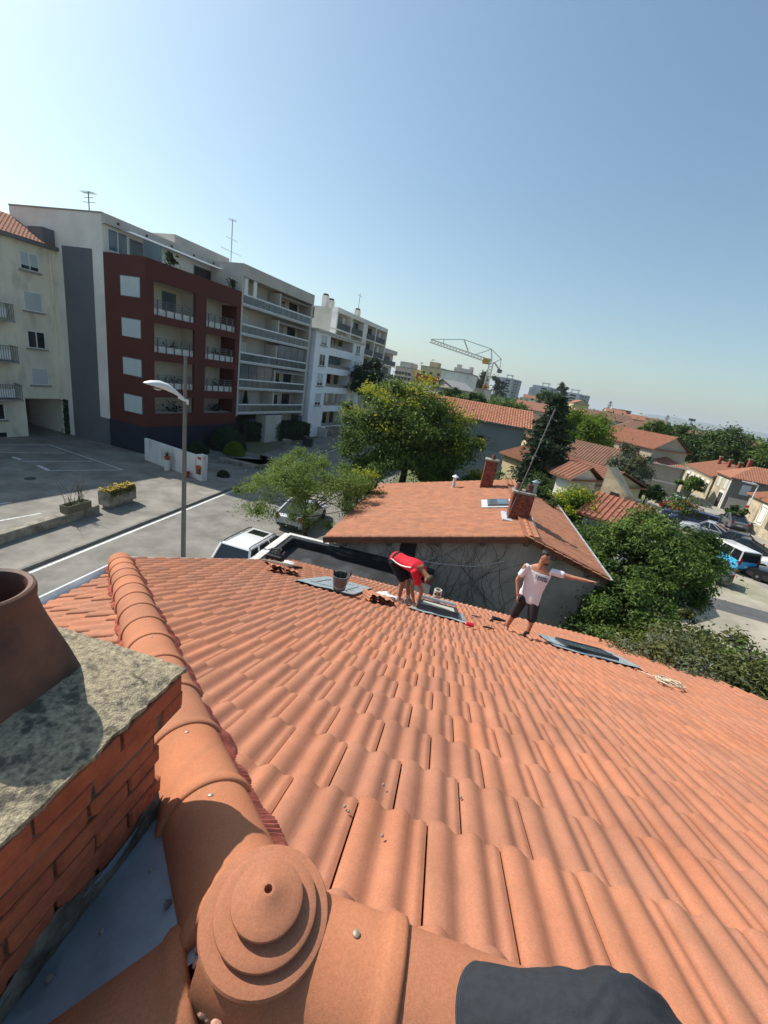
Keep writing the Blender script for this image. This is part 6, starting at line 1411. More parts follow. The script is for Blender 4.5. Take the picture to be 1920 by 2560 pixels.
# ivy on the passage jamb
t = thing('ivy', 'dark ivy strip climbing the corner of the driveway passage', 'ivy', FD(2.8, .1, 0)); pts = [(FD(2.85 + random.gauss(0, .13), .1 + random.random() * .12, random.uniform(.1, 3.0)), .08, FD.n, 0, .8) for _ in range(900)]; leaves_obj('leaves', pts, [L_con], t)
# far belt of trees that reads as one mass
pts = []
for i in range(15000):
    px = random.uniform(1240, 2050); dist = random.choice((200, 260, 340, 420, 520, 700, 900)) * random.uniform(.9, 1.1); hor = 1068 + .174 * (px - 1700)
    p = at(px, hor, dist); p.z = abs(random.gauss(0, 2.6)) + (2.5 * math.sin(px * .031 + dist * .2) + 2.2); pts.append((p, random.uniform(.7, 1.6) * dist / 300, ZV * .6 + Vector((-.3, -.8, 0)), 0 if random.random() < .6 else 1, .7))
for i in range(5000):
    px = random.uniform(980, 1250); dist = random.uniform(160, 420); hor = 1068 + .174 * (px - 1700); p = at(px, hor, dist); p.z = abs(random.gauss(0, 3)) + 2; pts.append((p, random.uniform(.6, 1.3) * dist / 260, ZV * .6 + Vector((0, -.8, 0)), 0, .7))
o = leaves_obj('distant_trees', pts, [L_dark, L_mid], None, True); tag(o, 'hazy far belt of trees below the horizon', 'trees')
# weeds in the gravel yard and garden grass
pts = []
for i in range(4200):
    x = random.uniform(7.6, 20); y = random.uniform(9, 24)
    if (x - 7) * .55 + (y - 8) * .5 > 9.5: continue
    pts.append((Vector((x, y, random.uniform(0, .35))), .09, ZV, 0, .4))
o = leaves_obj('garden_undergrowth', pts, [L_mid], None, True); tag(o, 'green undergrowth below the right roof edge', 'plants')
# ================================================================== things on the roof
def RP(s, a, h=0.0): return W(s, a, zB(s)) + nB * h
def skylight(nm, s0, s1, a0, a1, hh, glassm, framem, flash, lid=True):
    fl_ = MB(); m_ = .16
    # flashing apron following the tiles
    for (p, q, r, t) in (((s0 - flash[0], a0 - flash[2]), (s0 - flash[0], a1 + flash[3]), (s0, a1 + flash[3]), (s0, a0 - flash[2])), ((s1, a0 - flash[2]), (s1, a1 + flash[3]), (s1 + flash[1], a1 + flash[3]), (s1 + flash[1], a0 - flash[2])), ((s0, a0 - flash[2]), (s0, a0), (s1, a0), (s1, a0 - flash[2])), ((s0, a1), (s0, a1 + flash[3]), (s1, a1 + flash[3]), (s1, a1))):
        n = 8; vs = []; fs = []
        for i in range(n + 1):
            for j in range(n + 1):
                u, v = i / n, j / n; s = p[0] * (1 - v) + t[0] * v; a = p[1] * (1 - u) + q[1] * u; vs.append(RP(s, a, .048 + .006 * math.sin(a * 30) + .004 * math.sin(s * 21 + a * 9)))
                if i and j: b = i * (n + 1) + j; fs.append((b - n - 2, b - n - 1, b, b - 1)[::-1])
        fl_.add(vs, fs)
    root = MB(); 
    fw = .07
    def rb(mb, sa, sb, aa, ab, h0, h1): mb.hexa([RP(sa, aa, h0), RP(sa, ab, h0), RP(sb, ab, h0), RP(sb, aa, h0), RP(sa, aa, h1), RP(sa, ab, h1), RP(sb, ab, h1), RP(sb, aa, h1)])
    rb(root, s0, s0 + fw, a0, a1, -.02, hh); rb(root, s1 - fw, s1, a0, a1, -.02, hh); rb(root, s0 + fw, s1 - fw, a0, a0 + fw, -.02, hh - .002); rb(root, s0 + fw, s1 - fw, a1 - fw, a1, -.02, hh - .002)
    o = root.build('skylight', framem, house)
    fl_.build('flashing', zinc_new, o, smooth=60)
    g_ = MB(); rb(g_, s0 + fw, s1 - fw, a0 + fw, a1 - fw, hh - .03, hh - .02); g_.build('pane', glassm, o)
    return o
zinc_new = mat('new zinc', (.5, .57, .6), .35, .15, 5.0, metal=.35, bump=.15, bscale=8, spots=((.35, .42, .46), 6, .55, .5))
dark_frame = mat('dark skylight frame', (.05, .055, .065), .4, metal=.3)
sky_glass = mat('skylight glass', (.1, .15, .18), .05, .15, 2.0, spec=.8)
skylight('skylight', 6.85, 8.05, -2.35, -1.62, .07, zinc_new, zinc_new, (.3, .55, .22, .22))
skylight('skylight', 7.0, 7.95, -.22, .58, .16, mat('insulation board', (.45, .43, .36), .9), dark_frame, (.18, .2, .12, .16))
skylight('skylight', 7.05, 7.85, 2.62, 3.5, .1, sky_glass, dark_frame, (.22, .3, .3, .32))
MB().hexa([RP(8.05, -.2, .17), RP(8.05, .56, .17), RP(8.2, .56, .17), RP(8.2, -.2, .17), RP(8.05, -.2, .22), RP(8.05, .56, .22), RP(8.2, .56, .22), RP(8.2, -.2, .22)]).build('skylight_cover', mat('pale aluminium', (.6, .62, .6), .4, metal=.5), house)
# bucket
bk = RP(6.55, -1.68, .1); buck = thing('bucket', 'grey plastic bucket standing on the zinc skylight flashing', 'bucket', bk)
mb = MB(); mb.lathe([(.115, 0), (.15, .27), (.158, .27), (.158, .29), (.145, .29), (.112, .012), (0.0, .012)], bk, 24, cap=False); mb.build('body', mat('grey plastic', (.12, .13, .135), .35, .05), buck, smooth=40)
mb = MB(); mb.tube([bk + Vector((math.cos(t) * .16, -.03 - .17 * math.sin(t) * .6, .26 - .2 * math.sin(t))) for t in [PI * i / 16 for i in range(17)]], .004, 5); mb.build('handle', white_metal, buck)
mb = MB(); 
for i in range(5): mb.bar(bk + Vector((-.1 + .05 * i, .02 * i, .1)), bk + Vector((-.14 + .08 * i, .05, .33)), .025)
mb.build('tools', blackp, buck)
# loose tile piles
def loose(n, s, a, rot, label, grp):
    for k in range(n):
        x = xB * math.cos(rot + k * .05) + yB * math.sin(rot + k * .05); y = nB.cross(x); o = inst_top('loose_roof_tile', TILE_ME, frame_m(RP(s + random.uniform(-.03, .03), a + random.uniform(-.03, .03), .05 + k * .045), x, y, nB)); tag(o, label, 'roof tile', grp)
def inst_top(name, me, m): o = bpy.data.objects.new(name, me); C.objects.link(o); o.matrix_world = m; return o
loose(3, 7.35, -3.5, .5, 'loose clay tile in the pile beside the black tool box', 'loose tiles left of the bucket')
loose(2, 7.6, -3.25, .4, 'loose clay tile under the white cloth near the tool box', 'loose tiles under the cloth')
loose(3, 6.75, -1.25, .45, 'loose clay tile in the pile right of the zinc skylight', 'loose tiles right of the zinc')
loose(2, 7.0, -1.02, .3, 'loose clay tile lying behind the pile near the red worker', 'loose tiles near the red worker')
# boards and cloth on the left pile
mb = MB(); 
def rbar(mb, s0, a0, s1, a1, h, w_=.06, t=.025): 
    mb.bar(RP(s0, a0, h), RP(s1, a1, h), w_, t, up=nB)
for k in range(3):
    mb = MB(); rbar(mb, 7.05 + k * .14, -3.6 + k * .04, 7.3 + k * .16, -3.05 + k * .03, .2 + .002 * k, .05); tag(mb.build('batten', mat('pale batten', (.55, .45, .33), .8, .2, 10)), ('pale wooden batten on the left tile pile, nearest', 'pale wooden batten on the left tile pile, middle', 'pale wooden batten on the left tile pile, farthest')[k], 'batten', 'battens on the tile pile')
def lump(name, label, cat, c, r, sq, m, seed=0, sub=3, rough=.25):
    rg = random.Random(seed); bm = bmesh.new(); bmesh.ops.create_icosphere(bm, subdivisions=sub, radius=1); ph = [rg.uniform(0, 6) for _ in range(6)]
    for v in bm.verts:
        d = v.co.normalized(); k = 1 + rough * (math.sin(d.x * 4 + ph[0]) * math.sin(d.y * 5 + ph[1]) + .5 * math.sin(d.z * 7 + ph[2] + d.x * 6)); v.co = Vector((d.x * r[0], d.y * r[1], d.z * r[2])) * k
    mb = MB(); mb.add([c + v.co for v in bm.verts], [tuple(v.index for v in f.verts) for f in bm.faces]); bm.free(); o = mb.build(name, m, smooth=60); tag(o, label, cat); return o
cloth_w = mat('white cloth', (.75, .75, .73), .9, .05)
lump('cloth', 'crumpled white cloth on the left tile pile', 'cloth', RP(7.65, -3.2, .2), (.13, .1, .05), 0, cloth_w, 4)
lump('cloth', 'crumpled pale plastic scraps beside the right tile pile', 'cloth', RP(7.5, -.95, .08), (.2, .1, .04), 0, cloth_w, 8, rough=.5)
# black tool box with tools
tb = thing('tool_bag', 'open black tool bag full of tools beside the left tile pile', 'tool bag', RP(8.3, -3.75, .05))
c = RP(8.3, -3.78, .04); x, y = AV, DV
mb = MB(); mb.hexa([c + x * i * .2 + y * j * .13 + ZV * k for k in (0, .27) for i, j in ((-1, -1), (1, -1), (1, 1), (-1, 1))]); mb.build('bag_body', mat('black canvas', (.012, .012, .014), .7), tb, bevel=.03)
mb = MB(); mb.tube([c + x * (-.15) + ZV * .27, c + x * (-.1) + ZV * .4, c + x * .1 + ZV * .4, c + x * .15 + ZV * .27], .015, 6); mb.build('handle', blackp, tb, smooth=60)
for i in range(5): mb = MB(); mb.bar(c + x * (-.12 + .06 * i) + ZV * .25, c + x * (-.15 + .09 * i) + y * .05 + ZV * (.36 + .06 * (i % 2)), .03); mb.build('tool_handle', mat('tool grey', (.2, .2, .21), .4, metal=.5), tb)
for k in (-.07, .06): MB().hexa([c + x * (k + .03 * i) + y * (-.135 - .004 * j) + ZV * q for q in (.13, .2) for i, j in ((-1, 1), (1, 1), (1, 0), (-1, 0))]).build('pocket_patch', mat('grey patch', (.3, .3, .3), .6), tb)
mb = MB(); mb.tube([RP(8.5, -3.5, .06), RP(8.6, -3.35, .07), RP(8.9, -3.3, .06)], [.03, .04, .02], 7); tag(mb.build('hand_tool', blackp, smooth=60), 'dark hand tool lying right of the tool bag', 'tool')
# can with brush, red box, clips, driver
cn = thing('paint_can', 'pale metal can stack standing behind the open skylight', 'can', RP(9.2, .14, .04)); cc = RP(9.2, .14, .03)
mb = MB(); mb.lathe([(.095, 0), (.1, .01), (.1, .17), (.105, .18), (.105, .19), (.09, .19)], cc, 20); mb.build('lower_can', mat('dusty can', (.5, .47, .43), .5, .15, 9), cn, smooth=40)
mb = MB(); mb.lathe([(.1, .0), (.1, .15), (.09, .16), (.07, .16), (.07, .05)], cc + ZV * .2, 20, cap=False); mb.build('upper_can', mat('dusty can', (.5, .47, .43)), cn, smooth=40)
for i in range(2): mb = MB(); mb.lathe([(.028, 0), (.028, .01)], (0, 0, 0), 12); inst('round_mark', mb.mesh('round_mark', blackp), frame_m(cc + ZV * .28 - DV * .1 + AV * (-.05 + .09 * i), AV, ZV, -DV), cn)
redpl = mat('red plastic', (.55, .015, .04), .4)
for (s, a, lab) in ((7.9, -.95, 'small red plastic tool near the red worker feet'), (6.55, .76, 'small red cap at the corner of the open skylight')):
    lump('red_tool', lab, 'tool', RP(s, a, .07), (.09, .05, .035), 0, redpl, int(s * 10), 2, .4)
dr = thing('cordless_driver', 'black cordless driver lying by the pointing man left foot', 'drill', RP(8.45, 1.5, .05)); c = RP(8.45, 1.42, .09)
mb = MB(); mb.tube([c, c + AV * .16, c + AV * .3], [.045, .04, .02], 10); mb.build('motor_body', blackp, dr, smooth=40); mb = MB(); mb.tube([c + AV * .03, c + AV * .0 + DV * -.1 - ZV * .0, c - AV * .02 - DV * .16], [.03, .026, .04], 8); mb.build('grip', blackp, dr, smooth=40)
mb = MB(); rbar(mb, 8.25, .95, 8.28, 1.15, .05, .03); tag(mb.build('pry_bar', rail_g), 'thin dark bar lying above the red cap', 'tool')
mb = MB(); rbar(mb, 6.9, 1.05, 6.95, 1.22, .05, .03); rbar(mb, 6.98, 1.1, 6.9, 1.25, .055, .02); mb.tube([RP(6.95, 1.2, .06), RP(7.05, 1.22, .09)], .008, 5); tag(mb.build('pliers', blackp), 'dark pliers left of the pointing man', 'tool')
mb = MB(); rg = random.Random(2); pts = [RP(7.7 + .02 * i + .1 * math.sin(i * .6), -.75 + .045 * i + .06 * math.sin(i * .9), .05 + .02 * math.sin(i)) for i in range(26)]; mb.tube(pts, .006, 5); tag(mb.build('cable', mat('pale flex', (.6, .5, .38), .7)), 'thin pale cable curling behind the red worker', 'cable')
mb = MB(); pts = [RP(7.45, -1.0, .06), RP(7.55, -.8, .07), RP(7.6, -.6, .06)]; mb.tube(pts, [.02, .025, .015], 6); tag(mb.build('hand_tool', blackp), 'dark tool lying left of the red worker shoes', 'tool')
# rope coil
rope_m = mat('cream rope', (.66, .6, .45), .9, .2, 30); mb = MB(); pts = []
for i in range(150):
    t = i / 150 * 2 * PI * 5; k = 1 + .2 * math.sin(i * .37) + .1 * math.sin(i * .11); pts.append(RP(5.95 + .2 * k * math.cos(t), 3.72 + .13 * k * math.sin(t), .055 + .012 * (i / 30) + .006 * math.sin(i)))
pts += [RP(6.25 + .06 * i, 3.62 - .03 * i + .03 * math.sin(i), .06) for i in range(4)]
mb.tube(pts, .007, 6); tag(mb.build('rope_coil', rope_m, smooth=60), 'coil of cream rope lying on the tiles', 'rope')
# ================================================================== people
def loft(mb, secs, n=14, cap=True):
    """secs: (centre, side axis, front axis) full half-axis vectors; closed ends"""
    vs = []; fs = []
    for c, x, y in secs: vs += [c + x * math.cos(2 * PI * k / n) + y * math.sin(2 * PI * k / n) for k in range(n)]
    for i in range(len(secs) - 1):
        for k in range(n): fs.append((i * n + k, i * n + (k + 1) % n, (i + 1) * n + (k + 1) % n, (i + 1) * n + k))
    if cap: fs += [tuple(range(n - 1, -1, -1)), tuple(range((len(secs) - 1) * n, len(secs) * n))]
    mb.add(vs, fs)
def limb(mb, pts, rs, n=12):
    pts = [Vector(p) for p in pts]; P = [pts[0]]; R = [rs[0]]
    for i in range(len(pts) - 1):
        for k in (1, 2, 3): P.append(pts[i].lerp(pts[i + 1], k / 3)); R.append(rs[i] * (1 - k / 3) + rs[i + 1] * k / 3)
    d0 = (P[0] - P[1]).normalized() * R[0] * .5; d1 = (P[-1] - P[-2]).normalized() * R[-1] * .5
    mb.tube([P[0] + d0] + P + [P[-1] + d1], [R[0] * .6] + R + [R[-1] * .6], n)
def ball(mb, c, rx, ry, rz, rot=None):
    bm = bmesh.new(); bmesh.ops.create_uvsphere(bm, u_segments=14, v_segments=10, radius=1); M_ = rot or Matrix.Identity(3); c = Vector(c)
    mb.add([c + M_ @ Vector((v.co.x * rx, v.co.y * ry, v.co.z * rz)) for v in bm.verts], [tuple(v.index for v in f.verts) for f in bm.faces]); bm.free()
def flesh(mb, name, m, parent, vox=.011, it=6, fac=.5):
    o = mb.build(name, m, parent)
    r = o.modifiers.new('remesh', 'REMESH'); r.mode = 'VOXEL'; r.voxel_size = vox; r.use_smooth_shade = True
    s = o.modifiers.new('smooth', 'SMOOTH'); s.factor = fac; s.iterations = it
    return o
def hand(mb, w, d, up, size=1.0, point=False, curl=.6):
    """w wrist, d direction of the palm, up back of the hand"""
    d = d.normalized(); sd = d.cross(up).normalized(); up = sd.cross(d).normalized(); w = Vector(w); L = .09 * size
    loft(mb, [(w, sd * .028, up * .02), (w + d * L * .5, sd * .04, up * .017), (w + d * L, sd * .042, up * .014)], 10)
    for k, (off, ln) in enumerate(((-.032, .068), (-.011, .078), (.011, .073), (.031, .056))):
        b = w + d * L * .95 + sd * off; c_ = curl if not (point and k == 0) else .05; l_ = ln * size
        p1 = b + d * l_ * .45; p2 = p1 + (d * math.cos(c_ * 1.2) - up * math.sin(c_ * 1.2)) * l_ * .35; p3 = p2 + (d * math.cos(c_ * 2.2) - up * math.sin(c_ * 2.2)) * l_ * .3
        mb.tube([b - d * .02, b, p1, p2, p3], [.0085, .0095, .009, .0085, .007], 7)
    b = w + d * L * .35 - sd * .038; mb.tube([b, b - sd * .025 + d * .025, b - sd * .032 + d * .055 - up * .01], [.012, .011, .0085], 7)
skin_m = mat('tanned skin', (.42, .2, .12), .55, .08, 14, spec=.3); skin_d = mat('dark tanned skin', (.34, .15, .085), .55, .08, 14, spec=.3)
hair_m = mat('dark brown hair', (.02, .014, .01), .6, .3, 60, bump=.5, bscale=90); hair_b = mat('brown hair', (.07, .04, .022), .6, .3, 60, bump=.5, bscale=90)
tee_m = mat('white tee', (.74, .72, .76), .92, .05, 8, bump=.5, bscale=9, dist=.03); red_m = mat('red sport shirt', (.62, .012, .03), .8, .06, 8, bump=.4, bscale=10, dist=.03)
short_m = mat('charcoal shorts', (.035, .03, .036), .9, .2, 9, bump=.4, bscale=12, dist=.02); short_k = mat('black shorts', (.012, .012, .014), .85, .3, 9, bump=.4, bscale=12, dist=.02); shoe_m = mat('black shoe', (.012, .012, .012), .7); shoe_w = mat('grey white shoe', (.5, .5, .5), .7, .2, 20)
V = Vector
# ---- pointing man
pm = thing('person', 'person in white printed t-shirt and dark shorts pointing to the right', 'person', (2.92, 7.0, 4.9))
fwd = V((.28, -.9, 0)).normalized(); sdv = V((.87, -.42, 0)).normalized()      # chest faces the camera, left side to the right
pel = V((2.96, 6.98, 5.74)); neck = V((2.985, 6.95, 6.44))
shR, shL = V((2.765, 7.04, 6.345)), V((3.195, 6.85, 6.39))
elR, haR = V((2.69, 7.06, 6.02)), V((2.735, 6.96, 5.76)); elL, wrL = V((3.46, 6.72, 6.4)), V((3.69, 6.6, 6.44))
hipR, knR, anR = V((2.875, 7.02, 5.7)), V((2.82, 7.08, 5.29)), V((2.815, 7.25, 4.9)); hipL, knL, anL = V((3.055, 6.94, 5.7)), V((3.07, 6.82, 5.4)), V((3.03, 6.76, 5.1))
b = MB()
def torso(mb, pel, neck, sdv, fwd, sc, waist=.15, chest=.175, sh=.2, depth=.11):
    up = neck - pel
    loft(mb, [(pel - up * .04, sdv * .155 * sc, fwd * .115 * sc), (pel + up * .12, sdv * .16 * sc, fwd * .12 * sc), (pel + up * .35, sdv * waist * sc, fwd * .105 * sc), (pel + up * .62, sdv * chest * sc, fwd * (depth + .012) * sc), (pel + up * .82, sdv * sh * sc, fwd * depth * sc), (pel + up * .92, sdv * .15 * sc, fwd * .08 * sc), (pel + up * 1.0, sdv * .06, fwd * .06)], 18)
torso(b, pel, neck, sdv, fwd, 1.0)
limb(b, [neck - V((0, 0, .06)), neck + V((.0, -.01, .1))], [.062, .055])
hc = neck + V((.015, -.03, .17)); hz = Matrix.Rotation(rad(-25), 3, 'Z')
ball(b, hc, .072, .092, .115, hz); ball(b, hc + V((.02, -.03, -.055)), .055, .062, .07, hz)
look = V((.45, -.85, -.2)).normalized(); lr = look.cross(ZV).normalized()
b.tube([hc + look * .085 + ZV * .03, hc + look * .108 - ZV * .012, hc + look * .09 - ZV * .022], [.009, .016, .008], 7)
for s_ in (-1, 1): ball(b, hc + lr * s_ * .077 - look * .008, .012, .022, .032)
limb(b, [shR, elR, haR], [.056, .042, .028]); limb(b, [shL, elL, wrL], [.056, .042, .027])
hand(b, haR, V((.1, -.25, -1)), V((-.9, .3, 0)), 1.0, curl=.75); hand(b, wrL, V((.83, -.45, .2)), V((.1, .2, 1)), 1.05, point=True, curl=1.0)
limb(b, [hipR, knR, anR], [.088, .058, .04]); limb(b, [hipL, knL, anL], [.088, .058, .04])
limb(b, [knR.lerp(anR, .3) + V((0, .025, 0)), knR.lerp(anR, .6)], [.05, .042]); limb(b, [knL.lerp(anL, .3) + V((0, .025, 0)), knL.lerp(anL, .6)], [.05, .042])
limb(b, [anR, anR + V((-.04, -.13, -.05))], [.038, .035]); limb(b, [anL, anL + V((.06, -.13, -.02))], [.038, .035])
flesh(b, 'body', skin_m, pm, .0085, 4)
c = MB(); torso(c, pel + V((0, 0, -.06)), neck - V((0, 0, .015)), sdv, fwd, 1.07, waist=.16)
limb(c, [shR + V((.02, 0, 0)), shR.lerp(elR, .66)], [.064, .062]); limb(c, [shL - V((.03, 0, 0)), shL.lerp(elL, .55)], [.064, .064])
loft(c, [(pel + V((0, 0, -.08)), sdv * .178, fwd * .145), (pel + V((0, 0, .1)), sdv * .175, fwd * .14)], 18)
flesh(c, 'shirt', tee_m, pm, .012, 6)
c = MB(); loft(c, [(pel + V((0, 0, .06)), sdv * .162, fwd * .125), (pel, sdv * .175, fwd * .135), (pel - V((0, 0, .1)), sdv * .175, fwd * .13)], 18)
limb(c, [hipR, hipR.lerp(knR, .5), knR + V((0, 0, -.02))], [.108, .1, .086]); limb(c, [hipL, hipL.lerp(knL, .5), knL + V((0, 0, -.03))], [.108, .1, .086]); flesh(c, 'shorts', short_m, pm, .012, 5)
for an, dv in ((anR, V((-.05, -.2, -.02))), (anL, V((.09, -.19, -.01)))):
    c = MB(); dd = dv.normalized(); sx = dd.cross(ZV).normalized(); o_ = an + V((0, 0, -.035)) - dd * .06
    loft(c, [(o_, sx * .036, ZV * .05), (o_ + dd * .06, sx * .043, ZV * .058), (o_ + dd * .15 - ZV * .012, sx * .046, ZV * .04), (o_ + dd * .23 - ZV * .02, sx * .042, ZV * .03), (o_ + dd * .275 - ZV * .024, sx * .025, ZV * .02)], 12); limb(c, [an + V((0, 0, -.04)), an + V((0, 0, .05))], [.046, .046]); flesh(c, 'shoe', shoe_m, pm, .009, 3)
c = MB(); ball(c, hc + ZV * .038 - look * .03, .078, .088, .094, hz); ball(c, hc + ZV * .085 + look * .01, .06, .068, .045, hz); h_ = flesh(c, 'hair', hair_m, pm, .009, 2)
c = MB(); ball(c, hc + look * .055 - ZV * .088, .046, .044, .034, hz); flesh(c, 'beard', hair_m, pm, .007, 2)
for s_ in (-1, 1): c = MB(); ball(c, hc + look * .084 + lr * s_ * .03 + ZV * .024, .009, .009, .005); c.build('eye', hair_m, pm, smooth=60)
mbp = MB(); mbp.tube([haR + V((-.03, 0, .02)), haR + V((0, -.035, .02)), haR + V((.03, 0, .02)), haR + V((0, .035, .02)), haR + V((-.03, 0, .02))], .008, 6); mbp.build('bracelet', redpl, pm)
pr_ = MB(); cm = pel.lerp(neck, .66) + fwd * .145; rgp = random.Random(4)
def Q(u, z): return cm + sdv * u + ZV * z - fwd * (.14 * (1 - math.sqrt(max(.05, 1 - (u / .2) ** 2 * .9))))
for i in range(15):                      # too small to read in the photograph: broken strokes in two rows
    u = -.1 + i * .0145
    if rgp.random() < .8: pr_.bar(Q(u, .03), Q(u + rgp.uniform(-.006, .006), .068), .005, .02, up=fwd)
    if rgp.random() < .5: pr_.bar(Q(u, rgp.choice((.03, .05, .067))), Q(u + .014, rgp.choice((.03, .05, .067))), .004, .02, up=fwd)
    if rgp.random() < .75: pr_.bar(Q(u + .004, -.012), Q(u + .004 + rgp.uniform(-.006, .006), .014), .006, .02, up=fwd)
pr_.build('shirt_print', mat('print ink', (.13, .15, .18), .8), pm)['kind'] = 'stuff'
# ---- bending worker
rwk = thing('person', 'person in red sports shirt bending over the open skylight', 'person', (.62, 7.55, 4.85))
hp = V((.43, 7.72, 5.74)); nk = V((.93, 7.33, 5.78)); ax = (nk - hp).normalized(); upb = V((.0, .0, 1)) - ax * ax.z; upb.normalize(); sdb = ax.cross(upb).normalized()
kA, aA = V((.62, 7.52, 5.37)), V((.6, 7.5, 4.96)); kB, aB = V((.74, 7.72, 5.35)), V((.79, 7.5, 4.98))
hA_, hB_ = hp + sdb * .09 + V((0, 0, -.05)), hp - sdb * .09 + V((0, 0, -.05))
s1_, s2_ = nk - ax * .08 + sdb * .18 - upb * .03, nk - ax * .08 - sdb * .18 - upb * .03
e1, w1 = V((.99, 7.16, 5.4)), V((.97, 7.18, 5.1)); e2, w2 = V((.8, 7.4, 5.32)), V((.89, 7.26, 5.07))
b = MB(); torso(b, hp, nk, sdb, upb, 1.0); hcn = nk + ax * .15 - ZV * .12
limb(b, [nk - ax * .05, hcn], [.06, .055]); dr_ = (hcn - nk).normalized()
ball(b, hcn + dr_ * .05, .078, .085, .105, Matrix.Rotation(rad(35), 3, 'Y')); fl_d = V((.1, -.25, -.95)).normalized(); b.tube([hcn + dr_ * .06 + fl_d * .075, hcn + dr_ * .05 + fl_d * .115], [.014, .01], 7); ball(b, hcn + dr_ * .03 + fl_d * .05, .05, .05, .05)
for s_ in (-1, 1): ball(b, hcn + dr_ * .04 + sdb * s_ * .08, .014, .02, .03)
limb(b, [s1_, e1, w1], [.055, .042, .03]); limb(b, [s2_, e2, w2], [.055, .042, .03]); hand(b, w1, V((-.2, .1, -1)), V((.7, -.6, 0)), 1, curl=.7); hand(b, w2, V((.5, -.2, -.9)), V((-.4, -.8, 0)), 1, curl=.7)
limb(b, [hA_, kA, aA], [.09, .058, .04]); limb(b, [hB_, kB, aB], [.09, .058, .04]); limb(b, [kA.lerp(aA, .3) + V((-.02, .02, 0)), kA.lerp(aA, .6)], [.05, .042]); limb(b, [aA, aA + V((.1, -.07, -.02))], [.036, .034]); limb(b, [aB, aB + V((.1, -.07, -.02))], [.036, .034])
flesh(b, 'body', skin_d, rwk, .0085, 4)
c = MB(); torso(c, hp - ax * .05, nk - ax * .01, sdb, upb, 1.1); limb(c, [s1_ - sdb * .02, s1_.lerp(e1, .62)], [.078, .074]); limb(c, [s2_ + sdb * .02, s2_.lerp(e2, .62)], [.078, .074]); flesh(c, 'shirt', red_m, rwk, .012, 6)
st_ = MB(); 
def flank(f, lift, side_=1): 
    p = hp.lerp(nk, f); r_ = .175 * (1 + .1 * f); return p + sdb * side_ * (r_ + .012) + upb * lift
for sg in (1, -1):
    st_ = MB(); st_.tube([flank(f, .035 - .05 * math.sin(f * 4), sg) for f in (-.02, .2, .4, .6, .8)], [.012] * 5, 6); st_.build('white_stripe', cloth_w, rwk, smooth=60)
c = MB(); loft(c, [(hp + ax * .06, sdb * .17, upb * .13), (hp, sdb * .178, upb * .14), (hp - ax * .12 - ZV * .03, sdb * .16, upb * .13)], 16); limb(c, [hA_, hA_.lerp(kA, .6), hA_.lerp(kA, .95)], [.115, .105, .09]); limb(c, [hB_, hB_.lerp(kB, .6), hB_.lerp(kB, .95)], [.115, .105, .09]); flesh(c, 'shorts', short_k, rwk, .012, 5)
for an in (aA, aB):
    c = MB(); dd = V((.85, -.5, -.02)).normalized(); sx = dd.cross(ZV).normalized(); o_ = an + V((0, 0, -.035)) - dd * .06
    loft(c, [(o_, sx * .036, ZV * .05), (o_ + dd * .06, sx * .043, ZV * .058), (o_ + dd * .15 - ZV * .012, sx * .046, ZV * .04), (o_ + dd * .24 - ZV * .02, sx * .04, ZV * .03), (o_ + dd * .28 - ZV * .022, sx * .02, ZV * .02)], 12); limb(c, [an + V((0, 0, -.04)), an + V((0, 0, .06))], [.046, .044]); flesh(c, 'shoe', shoe_w, rwk, .009, 3)
c = MB(); ball(c, hcn + dr_ * .075 - fl_d * .02, .086, .092, .1, Matrix.Rotation(rad(35), 3, 'Y')); flesh(c, 'hair', hair_b, rwk, .009, 2)
# ---- photographer's leg, sitting on the ridge
ph_ = thing('person', 'dark clothed knee of the person taking the picture', 'person', W(.4, .3, zB(.6) + .05))
O_ = V((0, 0, CAM_Z)); k1 = O_ + ray(1222, 2552) * .90; k2 = O_ + ray(1440, 2580) * .80; k3 = O_ + ray(1550, 2572) * .80; k4 = O_ + ray(1740, 2740) * .79; k5 = O_ + ray(2300, 3300) * .72
c = MB(); n = 72; vs = []; fs = []; path = [k1 + (k1 - k2) * .12, k1, k1.lerp(k2, .33), k1.lerp(k2, .66), k2, k2.lerp(k3, .5), k3, k3.lerp(k4, .33), k3.lerp(k4, .66), k4, k4.lerp(k5, .5), k5]; rs = [.088, .0885, .086, .082, .078, .0785, .082, .083, .082, .084, .09, .1]
FOLDS = [(1.2, 22, .07, .16, 9, .11), (1.9, 26, .06, .15, 8, .12), (2.5, 20, -.05, .18, 8, .09), (1.5, 33, .05, .14, 7, .12), (2.3, 34, .06, .15, 9, .11), (.8, 30, .05, .15, 8, .1), (2.9, 30, .04, .16, 9, .1), (1.0, 12, .03, .2, 8, .05), (2.2, 10, -.03, .2, 7, .05)]
fine = []; fr_ = []
for i in range(len(path) - 1):
    for k in range(5): fine.append(path[i].lerp(path[i + 1], k / 5)); fr_.append(rs[i] + (rs[i + 1] - rs[i]) * k / 5)
prev = None
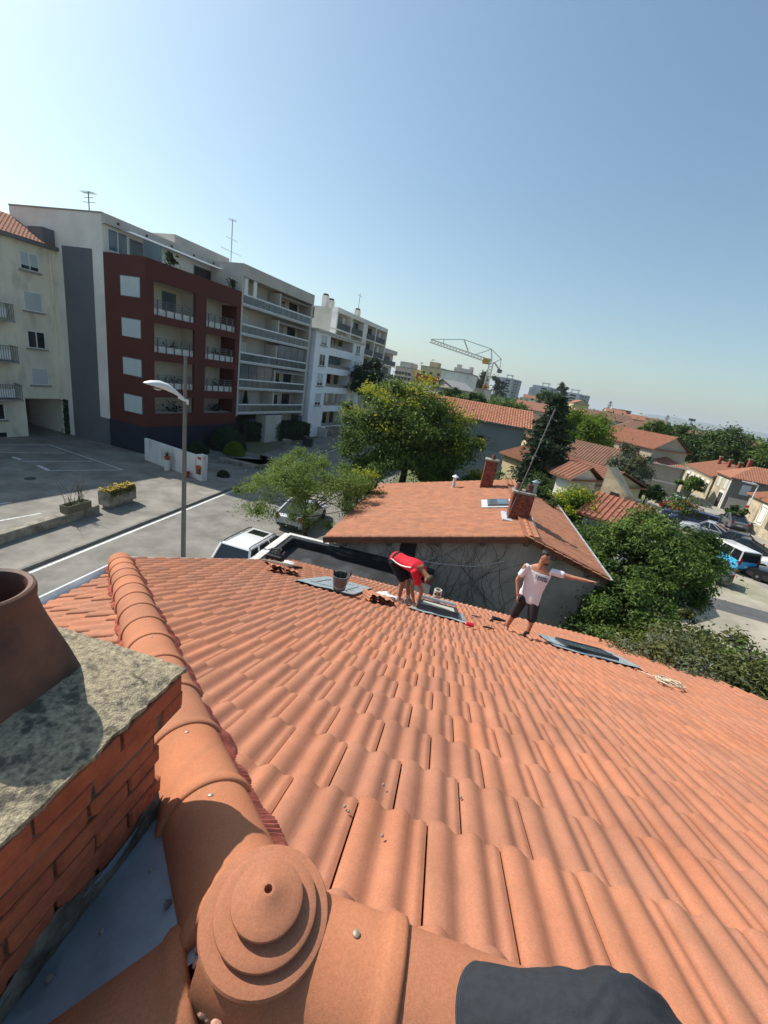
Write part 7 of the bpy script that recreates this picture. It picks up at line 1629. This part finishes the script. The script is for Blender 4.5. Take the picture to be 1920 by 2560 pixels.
for i, p in enumerate(fine):
    d = (fine[min(i + 1, len(fine) - 1)] - fine[max(i - 1, 0)]).normalized(); x = d.cross(ZV).normalized(); y = x.cross(d); f = i / len(fine)
    for k in range(n):
        th = 2 * PI * k / n; w_ = .97 + .02 * math.sin(th * 3 + i * .35) * min(1, i / 8) + .02 * math.sin(th * 3 - i * .55 + 1.2 * math.sin(i * .21)) * max(0, min(1, (i - 12) / 10)) + (.012 if i in (0, 1) else 0); w_ += sum(am * math.exp(-(((th - t0 - sl_ * (i - i0) + PI) % (2 * PI) - PI) / wd_) ** 2 - ((i - i0) / ln_) ** 2) for t0, i0, sl_, wd_, ln_, am in FOLDS); vs.append(p + (x * math.cos(th) + y * math.sin(th)) * fr_[i] * w_)
    if i:
        for k in range(n): fs.append(((i - 1) * n + k, (i - 1) * n + (k + 1) % n, i * n + (k + 1) % n, i * n + k))
inn = [fine[0] + (v - fine[0]) * .93 + (fine[1] - fine[0]) * .1 for v in vs[:n]]; inn2 = [fine[6] + (v - fine[6]) * .9 for v in vs[6 * n:7 * n]]
o2 = len(vs); vs += inn + inn2
for k in range(n): fs.append((k, o2 + k, o2 + (k + 1) % n, (k + 1) % n)); fs.append((o2 + k, o2 + n + k, o2 + n + (k + 1) % n, o2 + (k + 1) % n))
c.add(vs, fs); o = c.build('shorts_leg', mat('dark blue grey cotton', (.027, .031, .038), .95, .1, 60, bump=.5, bscale=260, dist=.002, stretch=(1, 1, .6)), ph_, smooth=80)
for q in (1.6, 2.4):
    st_ = MB(); i = int(q); rr = [fine[i] + (v - fine[i]) * 1.006 for v in vs[i * n:(i + 1) * n]]; st_.tube(rr + [rr[0]], .0012, 4, False); st_.build('hem_stitch', mat('stitch', (.06, .07, .085), .9), ph_)
b = MB(); dn_ = ray(1215, 2545).normalized(); limb(b, [k2, k1.lerp(k2, .35), k1.lerp(k2, .3) + dn_ * .12, k1.lerp(k2, .5) + dn_ * .46], [.066, .06, .052, .04]); limb(b, [k2, k4, k5], [.068, .075, .085]); flesh(b, 'body', skin_m, ph_, .012, 5)
# ================================================================== haze: the air over the town
hz_ = MB(); hz_.box(-15000, 15000, -15000, 15000, -30, 260)
m = bpy.data.materials.new('summer haze'); m.use_nodes = True; n = m.node_tree.nodes; n.clear()
out = n.new('ShaderNodeOutputMaterial'); pv = n.new('ShaderNodeVolumePrincipled'); pv.inputs['Color'].default_value = (.86, .92, 1.0, 1); pv.inputs['Density'].default_value = 1.3e-4; pv.inputs['Anisotropy'].default_value = .2
m.node_tree.links.new(pv.outputs[0], out.inputs['Volume'])
hz = hz_.build('haze', m); hz['kind'] = 'stuff'; hz['label'] = 'pale summer haze over the whole town'; hz['category'] = 'haze'
